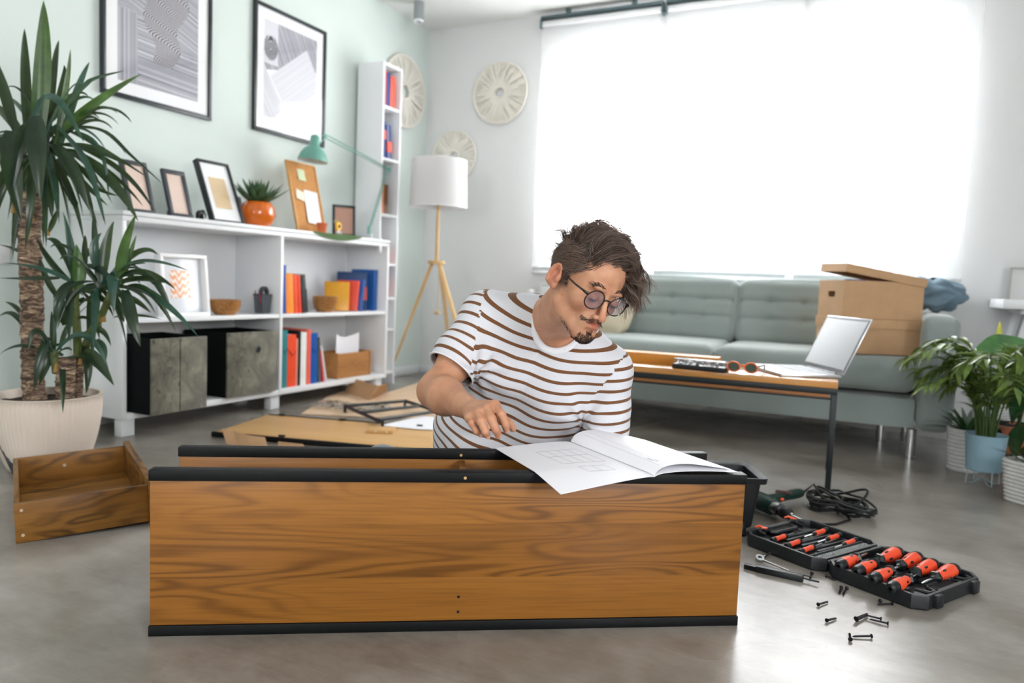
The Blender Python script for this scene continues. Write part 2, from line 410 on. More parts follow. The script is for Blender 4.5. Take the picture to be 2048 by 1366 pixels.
# woven wall discs
ROPE = fabric('cream_rope', '#e4dfd4', '#f1ede4', 300, .9, .6, .002)
def wall_disc(O, X, N, R0, R1, lab):
    Z = V((0, 0, 1)); r = thing('woven_wall_disc', lab, 'wall decoration', M=basis(O, X, Z, N), group='woven wall discs')
    rng = random.Random(int(R0*1000)); g = G(); nn = 96
    for k in range(nn):
        a = 2*PI*k/nn; b = a + rng.uniform(-.05, .05); off = 2*PI/nn*rng.choice((2, 3, -2, -3))*.6
        g.tube([(R1*math.cos(a), R1*math.sin(a), .016), ((R0+R1)/2*math.cos(b+off*.5), (R0+R1)/2*math.sin(b+off*.5), .030+rng.uniform(-.004, .004)), (R0*.985*math.cos(b+off), R0*.985*math.sin(b+off), .014)], [.006, .0075, .006], 5)
    g.obj('woven_cords', ROPE, r)
    for rr, th in ((R1, .011), (R0, .009)):
        g = G(); g.tube([(rr*math.cos(2*PI*k/48), rr*math.sin(2*PI*k/48), .016) for k in range(48)], th, 8, closed=True); g.obj('hoop', ROPE, r)
    g = G(); g.lathe([(R1, .008), (R0*.97, .008), (R0*.97, .012), (R1, .012)], 48, close=True); g.obj('backing', plain('disc_backing', '#e6e1d6', .9), r)
wall_disc((XL+.002, 5.0, 2.255), (0, 1, 0), (1, 0, 0), .275, .055, 'woven cream disc on the mint wall, partly behind the tall shelf')
wall_disc((-2.815, YB-.002, 2.275), (1, 0, 0), (0, -1, 0), .235, .048, 'round woven cream disc on the white wall left of the window')
wall_disc((-3.215, YB-.002, 1.80), (1, 0, 0), (0, -1, 0), .20, .042, 'woven cream disc low on the white wall behind the lamp shade')
# ---------------------------------------------------------------- low white shelf unit
SX = -3.118; SY0, SY1, SYM = 2.285, 4.345, 3.30; SZ0, SZ1 = 0.085, 1.052; SM0 = 0.535
r = thing('low_shelf_unit', 'long low white open shelf unit with four compartments against the mint wall', 'shelf', (XL+.012, SY0, 0))
D_ = SX-(XL+.012); L_ = SY1-SY0; T_ = .022
G().box((0, 0, SZ1-.020), (D_+.006, L_, SZ1), .002).obj('top_board', WHITE, r)
G().box((0, 0.001, SZ1-.046), (D_, L_-.001, SZ1-.022), .002).obj('under_top_board', WHITE, r)
for k, y in enumerate((0, SYM-SY0-T_/2, L_-T_)): G().box((0.001, y, SZ0), (D_, y+T_, SZ1-.046), .002).obj('upright', WHITE, r)
for k, (a, b) in enumerate(((T_, SYM-SY0-T_/2), (SYM-SY0+T_/2, L_-T_))):
    G().box((.012, a, SM0), (D_-.004, b, SM0+.022), .002).obj('shelf_board', WHITE, r)
    G().box((.012, a, SZ0), (D_-.002, b, SZ0+.030), .002).obj('bottom_board', WHITE, r)
    G().box((.004, a, SZ0), (.011, b, SZ1-.046)).obj('back_panel', WHITE, r)
for x in (.04, D_-.075):
    for y in (.012, SYM-SY0-.05, L_-.09): G().box((x, y, 0), (x+.05, y+.07, SZ0), .003).obj('leg', WHITE, r)
# ---------------------------------------------------------------- tall narrow shelf
TX0, TX1, TY0, TY1, TH = XL+.03, -3.245, 4.395, 4.625, 2.305
r = thing('tall_narrow_shelf', 'tall narrow white bookcase standing at the end of the low shelf', 'shelf', (TX0, TY0, 0))
dx, dy = TX1-TX0, TY1-TY0
for y in (0, dy-.02): G().box((0, y, 0), (dx, y+.02, TH), .002).obj('side_panel', WHITE, r)
G().box((.0, .02, 0), (.008, dy-.02, TH)).obj('back_panel', WHITE, r)
TS = [.07, .44, .76, 1.125, 1.55, 1.92, 2.285]
TS = [.08, .36, .70, 1.06, 1.19, 1.60, 1.955, 2.283]
tz = lambda px, py: xp(px, py, TX1).z
TS = [.08, .40, tz(786, 600), tz(792, 533), tz(797, 437), tz(798, 328), tz(799, 226), TH-.02]
for z in TS: G().box((.009, .0205, z), (dx-.003, dy-.0205, z+.02), .002).obj('shelf_board', WHITE, r)

# ---------------------------------------------------------------- books and binders
def book(loc, w, d, h, col, label, lean=0.0, group=None, name='book', yaw=0.0, band=None, pages=False, spiral=False, elastic=False, soft=.35):
    "spine towards +X of the room (towards the viewer), w along Y, d along -X, h up; lean in degrees about X"
    M = Matrix.Translation(V(loc)) @ Matrix.Rotation(math.radians(yaw), 4, 'Z') @ Matrix.Rotation(math.radians(lean), 4, 'X')
    M = Matrix.Translation((0, 0, max(0.0, w*math.sin(math.radians(-lean))))) @ M
    r = thing(name, label, 'book' if name != 'binder' else 'binder', M=M, group=group)
    m = plain('cover_'+col, '#'+col, soft, var=.05, vs=25)
    g = G(); t = min(.0025, w*.2)
    g.box((-d, 0, 0), (-.004, t, h), .0006); g.box((-d, w-t, 0), (-.004, w, h), .0006)
    g.grid(lambda u, v: (-.004+.004*math.sin(PI*u), w*u, h*v), 6, 1)
    g.obj('cover', m, r)
    G().box((-d+.004, t, .003), (-.004, w-t, h-.003)).obj('pages', PAPER, r)
    if band: G().box((-d*.7, -.0006, h*band[0]), (.0012, w+.0006, h*band[1])).obj('cover_patch', plain('cover_'+band[2], '#'+band[2], .5), r)
    if spiral:
        g = G()
        for k in range(int(h/.012)): z = .008+k*.012; g.tube([(-.002+.006*math.cos(a), w/2+w*.45*math.sin(a), z) for a in (0, 1.26, 2.5, 3.77, 5.0)], .0012, 4, closed=True)
        g.obj('spiral_binding', plain('spiral_wire', '#8f9aa6', .4, .7), r)
    if elastic:
        G().tube([(.001, w*.05, h*.72), (.0035, w*.5, h*.60), (.001, w*.95, h*.68)], .0022, 5).obj('elastic_strap', plain('elastic_'+col, '#'+elastic, .7), r)
    return r
zb = SZ0+.0305; zm = SM0+.0225; bx = SX-.03
def py_y(px, py, X=bx): return xp(px, py, X).y
gr = 'folders and binders on the lower right shelf'
y = SYM+T_/2+.004
low = [('e8963a', .012, .33, 0, 'thin orange folder standing at the left end of the lower right compartment', {}),
       ('2f7f86', .062, .345, 0, 'teal folder with an elastic strap, second from the divider on the bottom shelf', dict(elastic='1f5f66')),
       ('f0502c', .072, .315, 0, 'bright orange-red folder with an elastic strap on the bottom shelf', dict(elastic='b8351c')),
       ('e9a08c', .014, .29, 0, 'thin pale pink notebook between the orange-red folder and the black one', {}),
       ('101418', .022, .335, 0, 'thin black folder beside the white one on the bottom shelf', {}),
       ('eef1f0', .048, .325, 0, 'white binder in the middle of the bottom shelf row', {}),
       ('ee6a55', .040, .34, 0, 'tall salmon red binder right of the white one', {}),
       ('1359ad', .062, .315, 0, 'bright blue folder with an elastic strap on the bottom shelf', dict(elastic='0d3f80')),
       ('12161f', .034, .285, 3.5, 'black spiral-bound notebook leaning on the blue folder', dict(spiral=True)),
       ('d92f2a', .016, .21, 9, 'short red notebook leaning beside the spiral notebook', {}),
       ('e6e8ea', .016, .235, 13, 'thin white notebook leaning at the right end of the folder row', {})]
for c, wd, h, ln, lab, kw in low:
    book((bx, y+(h*math.sin(math.radians(ln))*.0), zb), wd, .23, h, c, lab, lean=ln, group=gr, name='binder' if wd > .02 and not kw.get('spiral') else 'folder' if wd < .03 else 'notebook', **kw)
    y += wd+.0015 + (.012 if ln else 0)
gr = 'books on the upper right shelf'
y = SYM+T_/2+.003
up = [('15479b', .048, .285, .8, 'tall blue book leaning at the left end of the upper right compartment', {}),
      ('f7902c', .062, .235, 3.5, 'thick orange book beside the tall blue one', {}),
      ('ee5a34', .030, .230, 4.5, 'slim red-orange book right of the thick orange one', {}),
      ('e8482e', .030, .228, 5.5, 'slim red book leaning next to the dark green one', {}),
      ('20352f', .045, .232, 6.5, 'dark green and black book leaning left beside the bowl', dict(band=(.0, .62, '14181b')))]
y += .01
for c, wd, h, ln, lab, kw in up:
    y += h*math.sin(math.radians(ln))*.0
    book((bx, y, zm), wd, .16, h, c, lab, lean=ln, group=gr, **kw); y += wd*1.02+.004
y0 = py_y(683, 612)
book((bx+.0, y0+.075, zm), .028, .16, .195, 'e6a52a', 'yellow notebook leaning right beside the wooden bowl', lean=-16, group=gr, yaw=38, name='notebook')
book((bx-.01, y0+.17, zm), .030, .15, .205, 'e8523a', 'red notebook leaning behind the yellow one', lean=-15, group=gr, yaw=24, name='notebook')
book((bx-.01, y0+.225, zm), .022, .15, .215, '1d56a8', 'mid blue notebook leaning behind the red one', lean=-14, group=gr, yaw=20, name='notebook')
book((bx-.03, y0+.30, zm), .035, .2, .262, '0f3769', 'dark navy book with a red patch at the right of the upper shelf', lean=-3, group=gr, yaw=36, band=(.28, .62, 'ee5a40'))
book((bx-.04, SY1-T_-.05, zm), .040, .2, .285, '1f5ca6', 'tall blue book at the far right end of the upper shelf', lean=0, group=gr)
gr = 'books in the tall narrow shelf'
def tall(zi, items):
    y = TY0+.023
    for c, wd, h, ln, lab, kw in items:
        book((TX1-.02, y, TS[zi]+.0205), wd, .14, h, c, lab, lean=ln, group=gr, **kw); y += wd+.002+(h*.06 if ln else 0)
tall(6, [('e04a30', .045, .245, 0, 'red book at the left on the top shelf of the tall bookcase', {}), ('1d3f86', .045, .235, 0, 'navy blue book between two red ones on the top shelf of the tall bookcase', {}), ('ea5636', .055, .225, 0, 'red book at the right on the top shelf of the tall bookcase', {})])
tall(5, [('223f82', .062, .255, 4, 'navy and red striped book, left of the leaning pair in the tall bookcase', dict(band=(.50, .75, 'e8482e'))), ('203a78', .05, .24, 5, 'navy and red striped book, right of the leaning pair in the tall bookcase', dict(band=(.2, .5, 'f05c44')))])
tall(4, [('e8934a', .05, .215, 0, 'tan orange book on the third shelf of the tall bookcase', {}), ('7a4a2c', .05, .21, 0, 'brown book on the third shelf of the tall bookcase', {})])
tall(3, [('1d5a4c', .075, .125, 0, 'low dark green book behind the top of the low shelf', {})])
tall(2, [('1c3f80', .05, .2, 0, 'navy blue book behind the right end of the low shelf', {}), ('ee5f4a', .06, .34, 0, 'tall red book with a blue patch in the tall bookcase', dict(band=(.35, .65, '2b54a0')))])
# wooden bowls, pen cup, crate
OLIVE = wood('olive_wood', '#5a3414', '#a06a34', '#c08a50', axis=1, s=3.0, lines=9, rough=.35, figure=1.3)
def bowl(x, y, R_, h, lab):
    prof = [(0, .0), (R_*.62, 0), (R_*.86, h*.25), (R_, h*.65), (R_*.99, h), (R_*.93, h), (R_*.92, h*.62), (R_*.75, h*.28), (0, h*.12)]
    o = G().lathe(prof, 36).obj('wooden_bowl', OLIVE, loc=(x, y, zm)); o['label'] = lab; o['category'] = 'bowl'
p = xp(452, 616, bx-.02); bowl(bx-.06, p.y+.03, .082, .082, 'olive wood bowl on the upper left shelf beside the white frame')
p = xp(652, 613, bx-.02); bowl(bx-.055, p.y+.03, .078, .10, 'olive wood bowl between the books on the upper right shelf')
p = xp(525, 616, bx-.05)
r = thing('pen_cup', 'dark wire mesh pen cup on the upper left shelf', 'cup', (bx-.05, p.y, zm))
MESHM = NT('wire_mesh'); n_ = MESHM.n; br = MESHM.math('GREATER_THAN', MESHM.math('ABSOLUTE', MESHM.math('SINE', MESHM.math('MULTIPLY', MESHM.n.new('ShaderNodeSeparateXYZ').outputs[2], 900))), .55)
sp_ = [q for q in n_ if q.bl_idname == 'ShaderNodeSeparateXYZ'][0]; MESHM.L(MESHM.tc.outputs['Object'], sp_.inputs[0])
MESHM.set(Base_Color='#6d737a', Roughness=.4, Metallic=.7, Alpha=MESHM.math('MAXIMUM', MESHM.math('MULTIPLY', br, .6), .38)); MESHM = MESHM.m
g = G(); g.lathe([(.0, .003), (.042, .003), (.052, .11), (.0515, .11), (.0415, .004)], 4, ); 
g.obj('mesh_body', MESHM, r, rot=(0, 0, PI/4), loc=(0, 0, 0)); 
G().tube([(.052*math.cos(a)*1.0, .052*math.sin(a), .111) for a in (0, PI/2, PI, 3*PI/2)], .0028, 6, closed=True).obj('rim', BLACK, r, rot=(0, 0, PI/4))
for k, (x, y_, dx_, dy_, c, lab) in enumerate(((.02, -.026, .0, -.02, 'b0303a', 'red pen standing in the mesh pen cup'), (.01, -.02, .01, -.028, '22304a', 'dark blue pen standing in the mesh pen cup'), (-.012, -.024, -.01, -.012, '7a2f3e', 'maroon pencil standing in the mesh pen cup'))):
    g = G(); g.tube([(x*.6, y_*.6, .006), (x+dx_, y_+dy_, .125), (x+dx_*1.06, y_+dy_*1.06, .133)], [.0038, .0038, .001], 7)
    o = g.obj('pen', plain('pen_'+c, '#'+c, .4), loc=(bx-.05, p.y, zm)); o['label'] = lab; o['category'] = 'pen'; o['group'] = 'pens in the mesh cup'
o = G().lathe([(.022, -.009), (.04, -.009), (.041, 0), (.04, .009), (.022, .009)], 28, (0, .014, .118), axis=(1, .25, .0), close=True).obj('tape_roll', plain('tape_dark', '#3c4148', .3, .3), loc=(bx-.055, p.y, zm)); o['label'] = 'dark roll of tape resting on the mesh pen cup'; o['category'] = 'tape'
# white box frame with an orange print
def picture(O, X, tilt, w_, h_, fw_, fd, fm, mat_m, art_m, inner, label, cat='picture frame', name='picture_frame', stand=None, group=None, artoff=(0, 0), depthback=True, frame_tilt=True):
    "X = direction of the width (viewer's left to right), tilt = degrees leaning back"
    Xv = V(X).normalized(); N = Xv.cross(V((0, 0, 1))).normalized(); Z = V((0, 0, 1))
    Rm = Matrix.Rotation(math.radians(-tilt), 3, Xv)      # lean back
    N2 = Rm @ N; Z2 = Rm @ Z
    r = thing(name, label, cat, M=basis(O, Xv, -N2, Z2), group=group)   # local: x width, y into the wall, z up; front face at y=0
    g = G(); g.box((0, 0, 0), (w_, fd, fw_), .0015); g.box((0, 0, h_-fw_), (w_, fd, h_), .0015); g.box((0, 0, fw_), (fw_, fd, h_-fw_), .0015); g.box((w_-fw_, 0, fw_), (w_, fd, h_-fw_), .0015)
    g.obj('frame', fm, r)
    yb = min(.012, fd*.5) if not inner.get('deep') else fd*.75
    G().box((fw_-.002, yb, fw_-.002), (w_-fw_+.002, yb+.003, h_-fw_+.002)).obj('mount', mat_m, r)
    if art_m:
        a = inner['art']; G().box((a[0], yb-.0012, a[1]), (a[2], yb+.001, a[3])).obj('print', art_m, r)
    G().box((fw_-.001, yb-.006, fw_-.001), (w_-fw_+.001, yb-.0045, h_-fw_+.001)).obj('glass', glass('picture_glass', gl=inner.get('gl', .05)), r)
    G().box((.003, fd-.001, .003), (w_-.003, fd+.002, h_-.003)).obj('backing_board', plain('frame_backing', '#2a1d15', .8), r)
    if stand:
        g = G(); sa = stand
        g.prism([(0, .0), (sa[1], .0), (sa[1]*.8, sa[0]*.55), (0, sa[0])], -.002, .002, O=(w_*.5, fd+.002, .004), X=(0, 1, 0), Y=(0, 0, 1))
        g.obj('easel_back', plain('easel_brown', '#3a2416', .7), r)
    return r
def zebra(name, kind):
    t = NT(name); v = t.map()
    sp = t.n.new('ShaderNodeSeparateXYZ'); t.L(v, sp.inputs[0]); x, y_, z = sp.outputs
    def lines(expr, f, th): return t.math('GREATER_THAN', t.math('SINE', t.math('MULTIPLY', expr, f)), th)
    nz = t.noise(v, 3.0, 2, .5)
    def band(val, a, b): return t.math('MULTIPLY', t.math('GREATER_THAN', val, a), t.math('LESS_THAN', val, b))
    def stripes(expr, f=70.0):
        thin = t.n.new('ShaderNodeTexNoise'); cb = t.n.new('ShaderNodeCombineXYZ'); t.L(t.math('MULTIPLY', expr, f), cb.inputs[0]); t.L(cb.outputs[0], thin.inputs['Vector']); thin.inputs['Scale'].default_value = 1; thin.inputs['Detail'].default_value = 4; thin.inputs['Roughness'].default_value = .75
        return t.ramp(thin.outputs[0], [(.32, '#5c5c64'), (.5, '#a2a2aa'), (.62, '#dcdce2')])
    if kind == 0:
        H_ = stripes(t.math('ADD', z, t.math('MULTIPLY', x, .05))); Vt = stripes(x, 90); Dg = stripes(t.math('ADD', z, t.math('MULTIPLY', x, .35)), 80)
        c = t.mix(t.math('MULTIPLY', t.math('LESS_THAN', x, .20), t.math('LESS_THAN', z, .44)), H_, Vt)
        c = t.mix(t.math('GREATER_THAN', t.math('ADD', z, t.math('MULTIPLY', x, .35)), .51), c, Dg)
        # curling cloud: scalloped contour lines, drawn as distorted rings about a rising column
        cx = t.math('SUBTRACT', x, t.math('ADD', .36, t.math('MULTIPLY', t.math('SINE', t.math('MULTIPLY', z, 26)), .022)))
        wdt = t.math('ADD', .055, t.math('MULTIPLY', t.math('SUBTRACT', z, .2), .22))
        ins = t.math('MULTIPLY', t.math('LESS_THAN', t.math('ABSOLUTE', cx), wdt), t.math('GREATER_THAN', z, .215))
        ring = t.math('SINE', t.math('MULTIPLY', t.math('ADD', cx, t.math('MULTIPLY', t.math('ABSOLUTE', t.math('SINE', t.math('ADD', t.math('MULTIPLY', z, 34), t.math('MULTIPLY', cx, 12)))), .045)), 430))
        cl = t.ramp(ring, [(.30, '#5f5c62'), (.55, '#d9d6da')])
        c = t.mix(ins, c, cl)
    else:
        u = t.math('ADD', t.math('MULTIPLY', z, .80), t.math('MULTIPLY', x, -.60)); w_ = t.math('ADD', t.math('MULTIPLY', z, .60), t.math('MULTIPLY', x, .80))
        A = t.mix(.45, '#eeeef2', stripes(w_, 60)); B = t.mix(.25, '#e6e6ec', stripes(u, 70)); C = stripes(t.math('ADD', x, t.math('MULTIPLY', z, .55)), 60)
        c = t.mix(t.math('GREATER_THAN', t.math('ADD', z, t.math('MULTIPLY', x, -.2)), .36), '#eeeef2', C)
        c = t.mix(t.math('MULTIPLY', t.math('LESS_THAN', x, .20), t.math('GREATER_THAN', z, .42)), c, t.mix(.8, C, '#e4e4ea'))
        c = t.mix(t.math('MULTIPLY', band(u, -.06, .20), band(w_, .32, .72)), c, B)
        c = t.mix(t.math('MULTIPLY', t.math('LESS_THAN', w_, .315), t.math('GREATER_THAN', u, -.02)), c, A)
        cx = t.math('SUBTRACT', x, .14); cz = t.math('SUBTRACT', z, .52)
        rr = t.math('SQRT', t.math('ADD', t.math('MULTIPLY', t.math('MULTIPLY', cx, cx), 1.6), t.math('MULTIPLY', cz, cz)))
        ring = t.math('SINE', t.math('MULTIPLY', t.math('ADD', rr, t.math('MULTIPLY', t.math('SINE', t.math('MULTIPLY', z, 60)), .012)), 420))
        c = t.mix(t.math('LESS_THAN', rr, .075), c, t.ramp(ring, [(.2, '#3b3b42'), (.7, '#d2d2d8')]))
    t.set(Base_Color=c, Roughness=.8); return t.m
MATW = plain('mount_white', '#f0f1f2', .8, var=.01)
FBLACK = plain('frame_black', '#1a2126', .35, var=.08)
FDARK = plain('frame_dark_wood', '#34383f', .45, var=.1, vs=40)
X_L = (0, 1, 0)                                            # along the left wall, viewer's left to right
picture((XL+.026, 2.44, 1.638), X_L, 0, .664, .93, .022, .022, FBLACK, MATW, zebra('line_drawing', 0), dict(art=(.09, .085, .575, .83), gl=.04), 'large black-framed line drawing with a curling cloud, hanging above the photo frames', name='framed_drawing', cat='picture', group='framed line drawings')
picture((XL+.026, 3.422, 1.655), X_L, 0, .640, .765, .022, .022, FBLACK, MATW, zebra('line_drawing_tilted', 1), dict(art=(.085, .10, .555, .68), gl=.06), 'large black-framed drawing of tilted striped blocks, above the cork board', name='framed_drawing', cat='picture', group='framed line drawings')
zt = SZ1+.0006
PEACH = plain('peach_card', '#e2c9ba', .8, var=.03); TAN = wood('tan_card', '#c9a878', '#d8bd92', '#e0c79e', axis=0, s=2, rough=.7, figure=.5)
def tx(px, py, X): return xp(px, py, X).y
Xf = SX-.03
y_a = tx(296, 418, Xf)
picture((Xf-.03, 2.372, zt), (0, 1, 0), 17, .142, .262, .020, .018, FDARK, PEACH, None, dict(gl=.05), 'dark frame with a blank pink card, behind the yucca leaves', stand=(.12, .10), group='photo frames on the low shelf')
picture((Xf-.03, 2.598, zt), (0, 1, 0), 17, .135, .250, .021, .018, FDARK, PEACH, None, dict(gl=.05), 'smaller dark frame with a blank pink card, second from the left', stand=(.11, .10), group='photo frames on the low shelf')
picture((Xf-.005, 2.838, zt), (0, 1, 0), 22, .215, .355, .013, .035, FBLACK, MATW, TAN, dict(art=(.052, .085, .163, .262), gl=.05), 'black box frame with white mount and tan card, leaning beside the succulent', group='photo frames on the low shelf')
picture((Xf-.12, 3.06, zt), (.0, 1, 0), 15, .11, .17, .014, .014, plain('frame_grey', '#7d8187', .5), MATW, None, dict(gl=.05), 'small grey frame half hidden behind the orange plant pot', group='photo frames on the low shelf')
picture((Xf-.10, tx(670, 462, Xf-.08), zt), (.62, .78, 0), 5, .150, .205, .016, .014, FBLACK, plain('dusky_card', '#b98f7c', .8), None, dict(gl=.03), 'small black frame with a dusky pink card at the right end of the low shelf', stand=(.1, .09), group='photo frames on the low shelf')
FWHITE = plain('frame_white', '#f2f2f2', .4, var=.01)
def orange_print():
    t = NT('orange_print'); v = t.map(); sp = t.n.new('ShaderNodeSeparateXYZ'); t.L(v, sp.inputs[0])
    zz = t.math('ADD', t.math('MULTIPLY', sp.outputs[2], 170), t.math('MULTIPLY', t.math('SINE', t.math('MULTIPLY', sp.outputs[0], 60)), 2.2))
    a = t.math('GREATER_THAN', t.math('SINE', t.math('ADD', zz, t.math('MULTIPLY', t.math('SINE', t.math('MULTIPLY', sp.outputs[0], 160)), 1.6))), -.1)
    t.set(Base_Color=t.mix(a, '#f3e6da', '#e8a070'), Roughness=.8); return t.m
picture((SX-.045, 2.545, zm), (0, 1, 0), 6, .285, .315, .018, .045, FWHITE, plain('mount_grey', '#d8dbe0', .8, var=.01), orange_print(), dict(art=(.075, .095, .195, .235), gl=.05, deep=True), 'white box frame with a small orange print, on the upper left shelf')
# figurine of an elephant
r = thing('elephant_figurine', 'tiny black elephant figurine standing between the photo frames', 'figurine', (Xf+.012, tx(396, 429, Xf)+.0, zt))
g = G(); g.ell((0, 0, .030), (.012, .020, .014)); g.ell((0, .022, .038), (.009, .011, .011)); g.tube([(0, .030, .036), (0, .037, .026), (0, .036, .012), (0, .040, .008)], [.005, .004, .003, .002], 7)
g.ell((.009, .020, .038), (.002, .008, .010)); g.ell((-.009, .020, .038), (.002, .008, .010)); g.tube([(0, -.020, .034), (0, -.024, .022)], .0012, 5)
for x in (-.007, .007):
    for y_ in (-.012, .012): g.cyl((x, y_, 0), (x, y_, .028), .0055, .005, 8)
g.obj('body', plain('glossy_black', '#14171a', .2), r)
# cork board with pinned paper
r = thing('cork_board', 'cork pin board leaning against the wall between the succulent and the small black frame', 'cork board', M=None, loc=(0, 0, 0))
O = V((Xf-.09, 3.562, zt)); XB = V((-.0, 1, 0)).normalized(); tl_ = math.radians(14)
N = XB.cross(V((0, 0, 1))); Rm = Matrix.Rotation(-tl_, 3, XB); MB_ = basis(O, XB, -(Rm @ N), Rm @ V((0, 0, 1))); r.matrix_world = MB_
CORK = plain('cork', '#c98f55', .9, var=.15, vs=90, bump=.3, bs=200)
CW, CHh = .265, .455
G().box((.01, .006, .01), (CW-.01, .012, CHh-.01)).obj('cork_sheet', CORK, r)
g = G(); fwd = .013; g.box((0, 0, 0), (CW, .018, fwd), .002); g.box((0, 0, CHh-fwd), (CW, .018, CHh), .002); g.box((0, 0, fwd), (fwd, .018, CHh-fwd), .002); g.box((CW-fwd, 0, fwd), (CW, .018, CHh-fwd), .002)
g.obj('frame', wood('pine_trim', '#b07a3e', '#c8955a', '#d6a76c', axis=2, s=2, figure=.5), r)
def pinned(nm, x0, z0, x1, z1, rot, m, lab, off=.003):
    o = G().grid(lambda u, v: ((u-.5)*(x1-x0), -.004*(1-v)*(1-v)*1.5, (v-.5)*(z1-z0)), 4, 6)
    g2 = o; g2.solid(.0004); oo = g2.obj(nm, m)
    oo.matrix_world = MB_ @ Matrix.Translation(((x0+x1)/2, off, (z0+z1)/2)) @ Matrix.Rotation(math.radians(rot), 4, 'Y')
    oo['label'] = lab; oo['category'] = 'paper'; return oo
pinned('sticky_note', .085, .335, .150, .410, 2, plain('note_green', '#d9e3bd', .8, var=.01), 'pale green sticky note near the top of the cork board')
pinned('note_card', .040, .205, .112, .270, 14, plain('note_cream', '#ece6d4', .8, var=.01), 'small cream note card pinned left of the white sheet')
pinned('paper_sheet', .108, .060, .230, .275, 4, PAPER, 'white paper sheet pinned to the lower half of the cork board', .001)
# small terracotta pot and flower figurine and leaf mat
p = V((Xf+.0, tx(650, 455, Xf), zt))
TERRA = plain('terracotta', '#c8643a', .8, var=.08)
o = G().lathe([(0, 0), (.024, 0), (.032, .052), (.034, .052), (.034, .060), (.029, .060), (.027, .05), (.02, .006), (0, .006)], 24).obj('small_terracotta_pot', TERRA, loc=(p.x-.02, p.y-.005, zt+.004)); o['label'] = 'tiny terracotta pot beside the yellow flower figure'; o['category'] = 'plant pot'
r = thing('flower_figurine', 'small yellow flower figurine with white feet near the right end of the low shelf', 'figurine', (Xf+.02, tx(677, 458, Xf+.02), zt+.004))
g = G(); g.tube([(0, 0, .012), (0, 0, .03)], .006, 10); g.ell((.004, -.012, .008), (.011, .009, .008)); g.ell((.004, .012, .008), (.011, .009, .008)); g.obj('feet', WHITE_PLASTIC, r)
g = G(); YEL = plain('petal_yellow', '#f2b81c', .5)
g.lathe([(0, -.006), (.022, -.007), (.030, 0), (.022, .007), (0, .006)], 24, (0, 0, .048), axis=(1, 0, 0), ripple=lambda k, j: .12*math.cos(k*PI*2*10/24)); g.obj('petals', YEL, r)
G().ell((.007, 0, .048), (.004, .012, .012)).obj('flower_centre', plain('flower_brown', '#3b2a1c', .7), r)
G().ell((-.014, -.012, .078), (.010, .011, .012)).obj('bud', plain('bud_beige', '#b9a87e', .7), r)
pts = [(-.20, 0), (-.12, .018), (0, .034), (.10, .030), (.17, .014), (.20, 0), (.15, -.012), (.05, -.028), (-.08, -.024)]
def leafmat(u, v):
    x = -.24+.48*u; wv_ = .036*math.sin(PI*u)**.8
    y_ = (v-.5)*2*wv_-.012
    return (x, y_, .003+.0015*math.cos(9*u)-max(0.0, -.006-y_)*.35) if y_ > -.007 else (x, -.0085, .0025+(y_+.007))
o = G().grid(leafmat, 20, 6).solid(.0012).obj('leaf_runner', fabric('leaf_green_cloth', '#3c5530', '#5f7a4a', 400, .8))
o.matrix_world = basis((SX+.002, tx(668, 463, Xf), zt), (0, 1, 0), (-1, 0, 0), (0, 0, 1)); o['label'] = 'long green leaf-shaped mat lying along the edge of the low shelf'; o['category'] = 'mat'
# succulent in an orange glazed pot
p = V((Xf-.045, tx(527, 443, Xf-.0)+.0, zt))
r = thing('potted_succulent', 'spiky green aloe in a glossy round orange pot on the low shelf', 'plant', p)
r.scale = (1.25, 1.25, 1.12)
G().lathe([(0, 0), (.045, 0), (.066, .018), (.0775, .055), (.074, .092), (.060, .118), (.055, .121), (.052, .117), (.066, .09), (.068, .05), (.045, .012), (0, .01)], 40).obj('pot', plain('orange_glaze', '#dc6a14', .12, var=.14, vs=22, coat=.6), r)
G().lathe([(0, .100), (.060, .100)], 20).obj('soil', plain('soil', '#3a2a1e', .95, bump=.6, bs=80, bd=.004), r)
AL = NT('aloe_green'); sp = AL.n.new('ShaderNodeSeparateXYZ'); AL.L(AL.tc.outputs['Generated'], sp.inputs[0])
AL.set(Base_Color=AL.ramp(AL.noise(AL.map(), 30, 3, .6), [(.3, '#1f3d2a'), (.7, '#4d6e44')]), Roughness=.45); AL = AL.m
rng = random.Random(5)
for k in range(30):
    lay = k/30; a = k*2.39996; el = .42+.95*lay; L = .150*(1-.22*lay)*rng.uniform(.9, 1.1)
    d = V((math.cos(a)*math.cos(el), math.sin(a)*math.cos(el), math.sin(el)))
    pts = []; 
    for i in range(7): s_ = i/6; pts.append(V((0, 0, .102))+d*(L*s_)+V((0, 0, .018*s_*s_)))
    g = G(); g.tube(pts, [.012, .0155, .0155, .0135, .010, .006, .0006], 6, flat=.45, up=(0, 0, 1)); g.obj('leaf', AL, r)
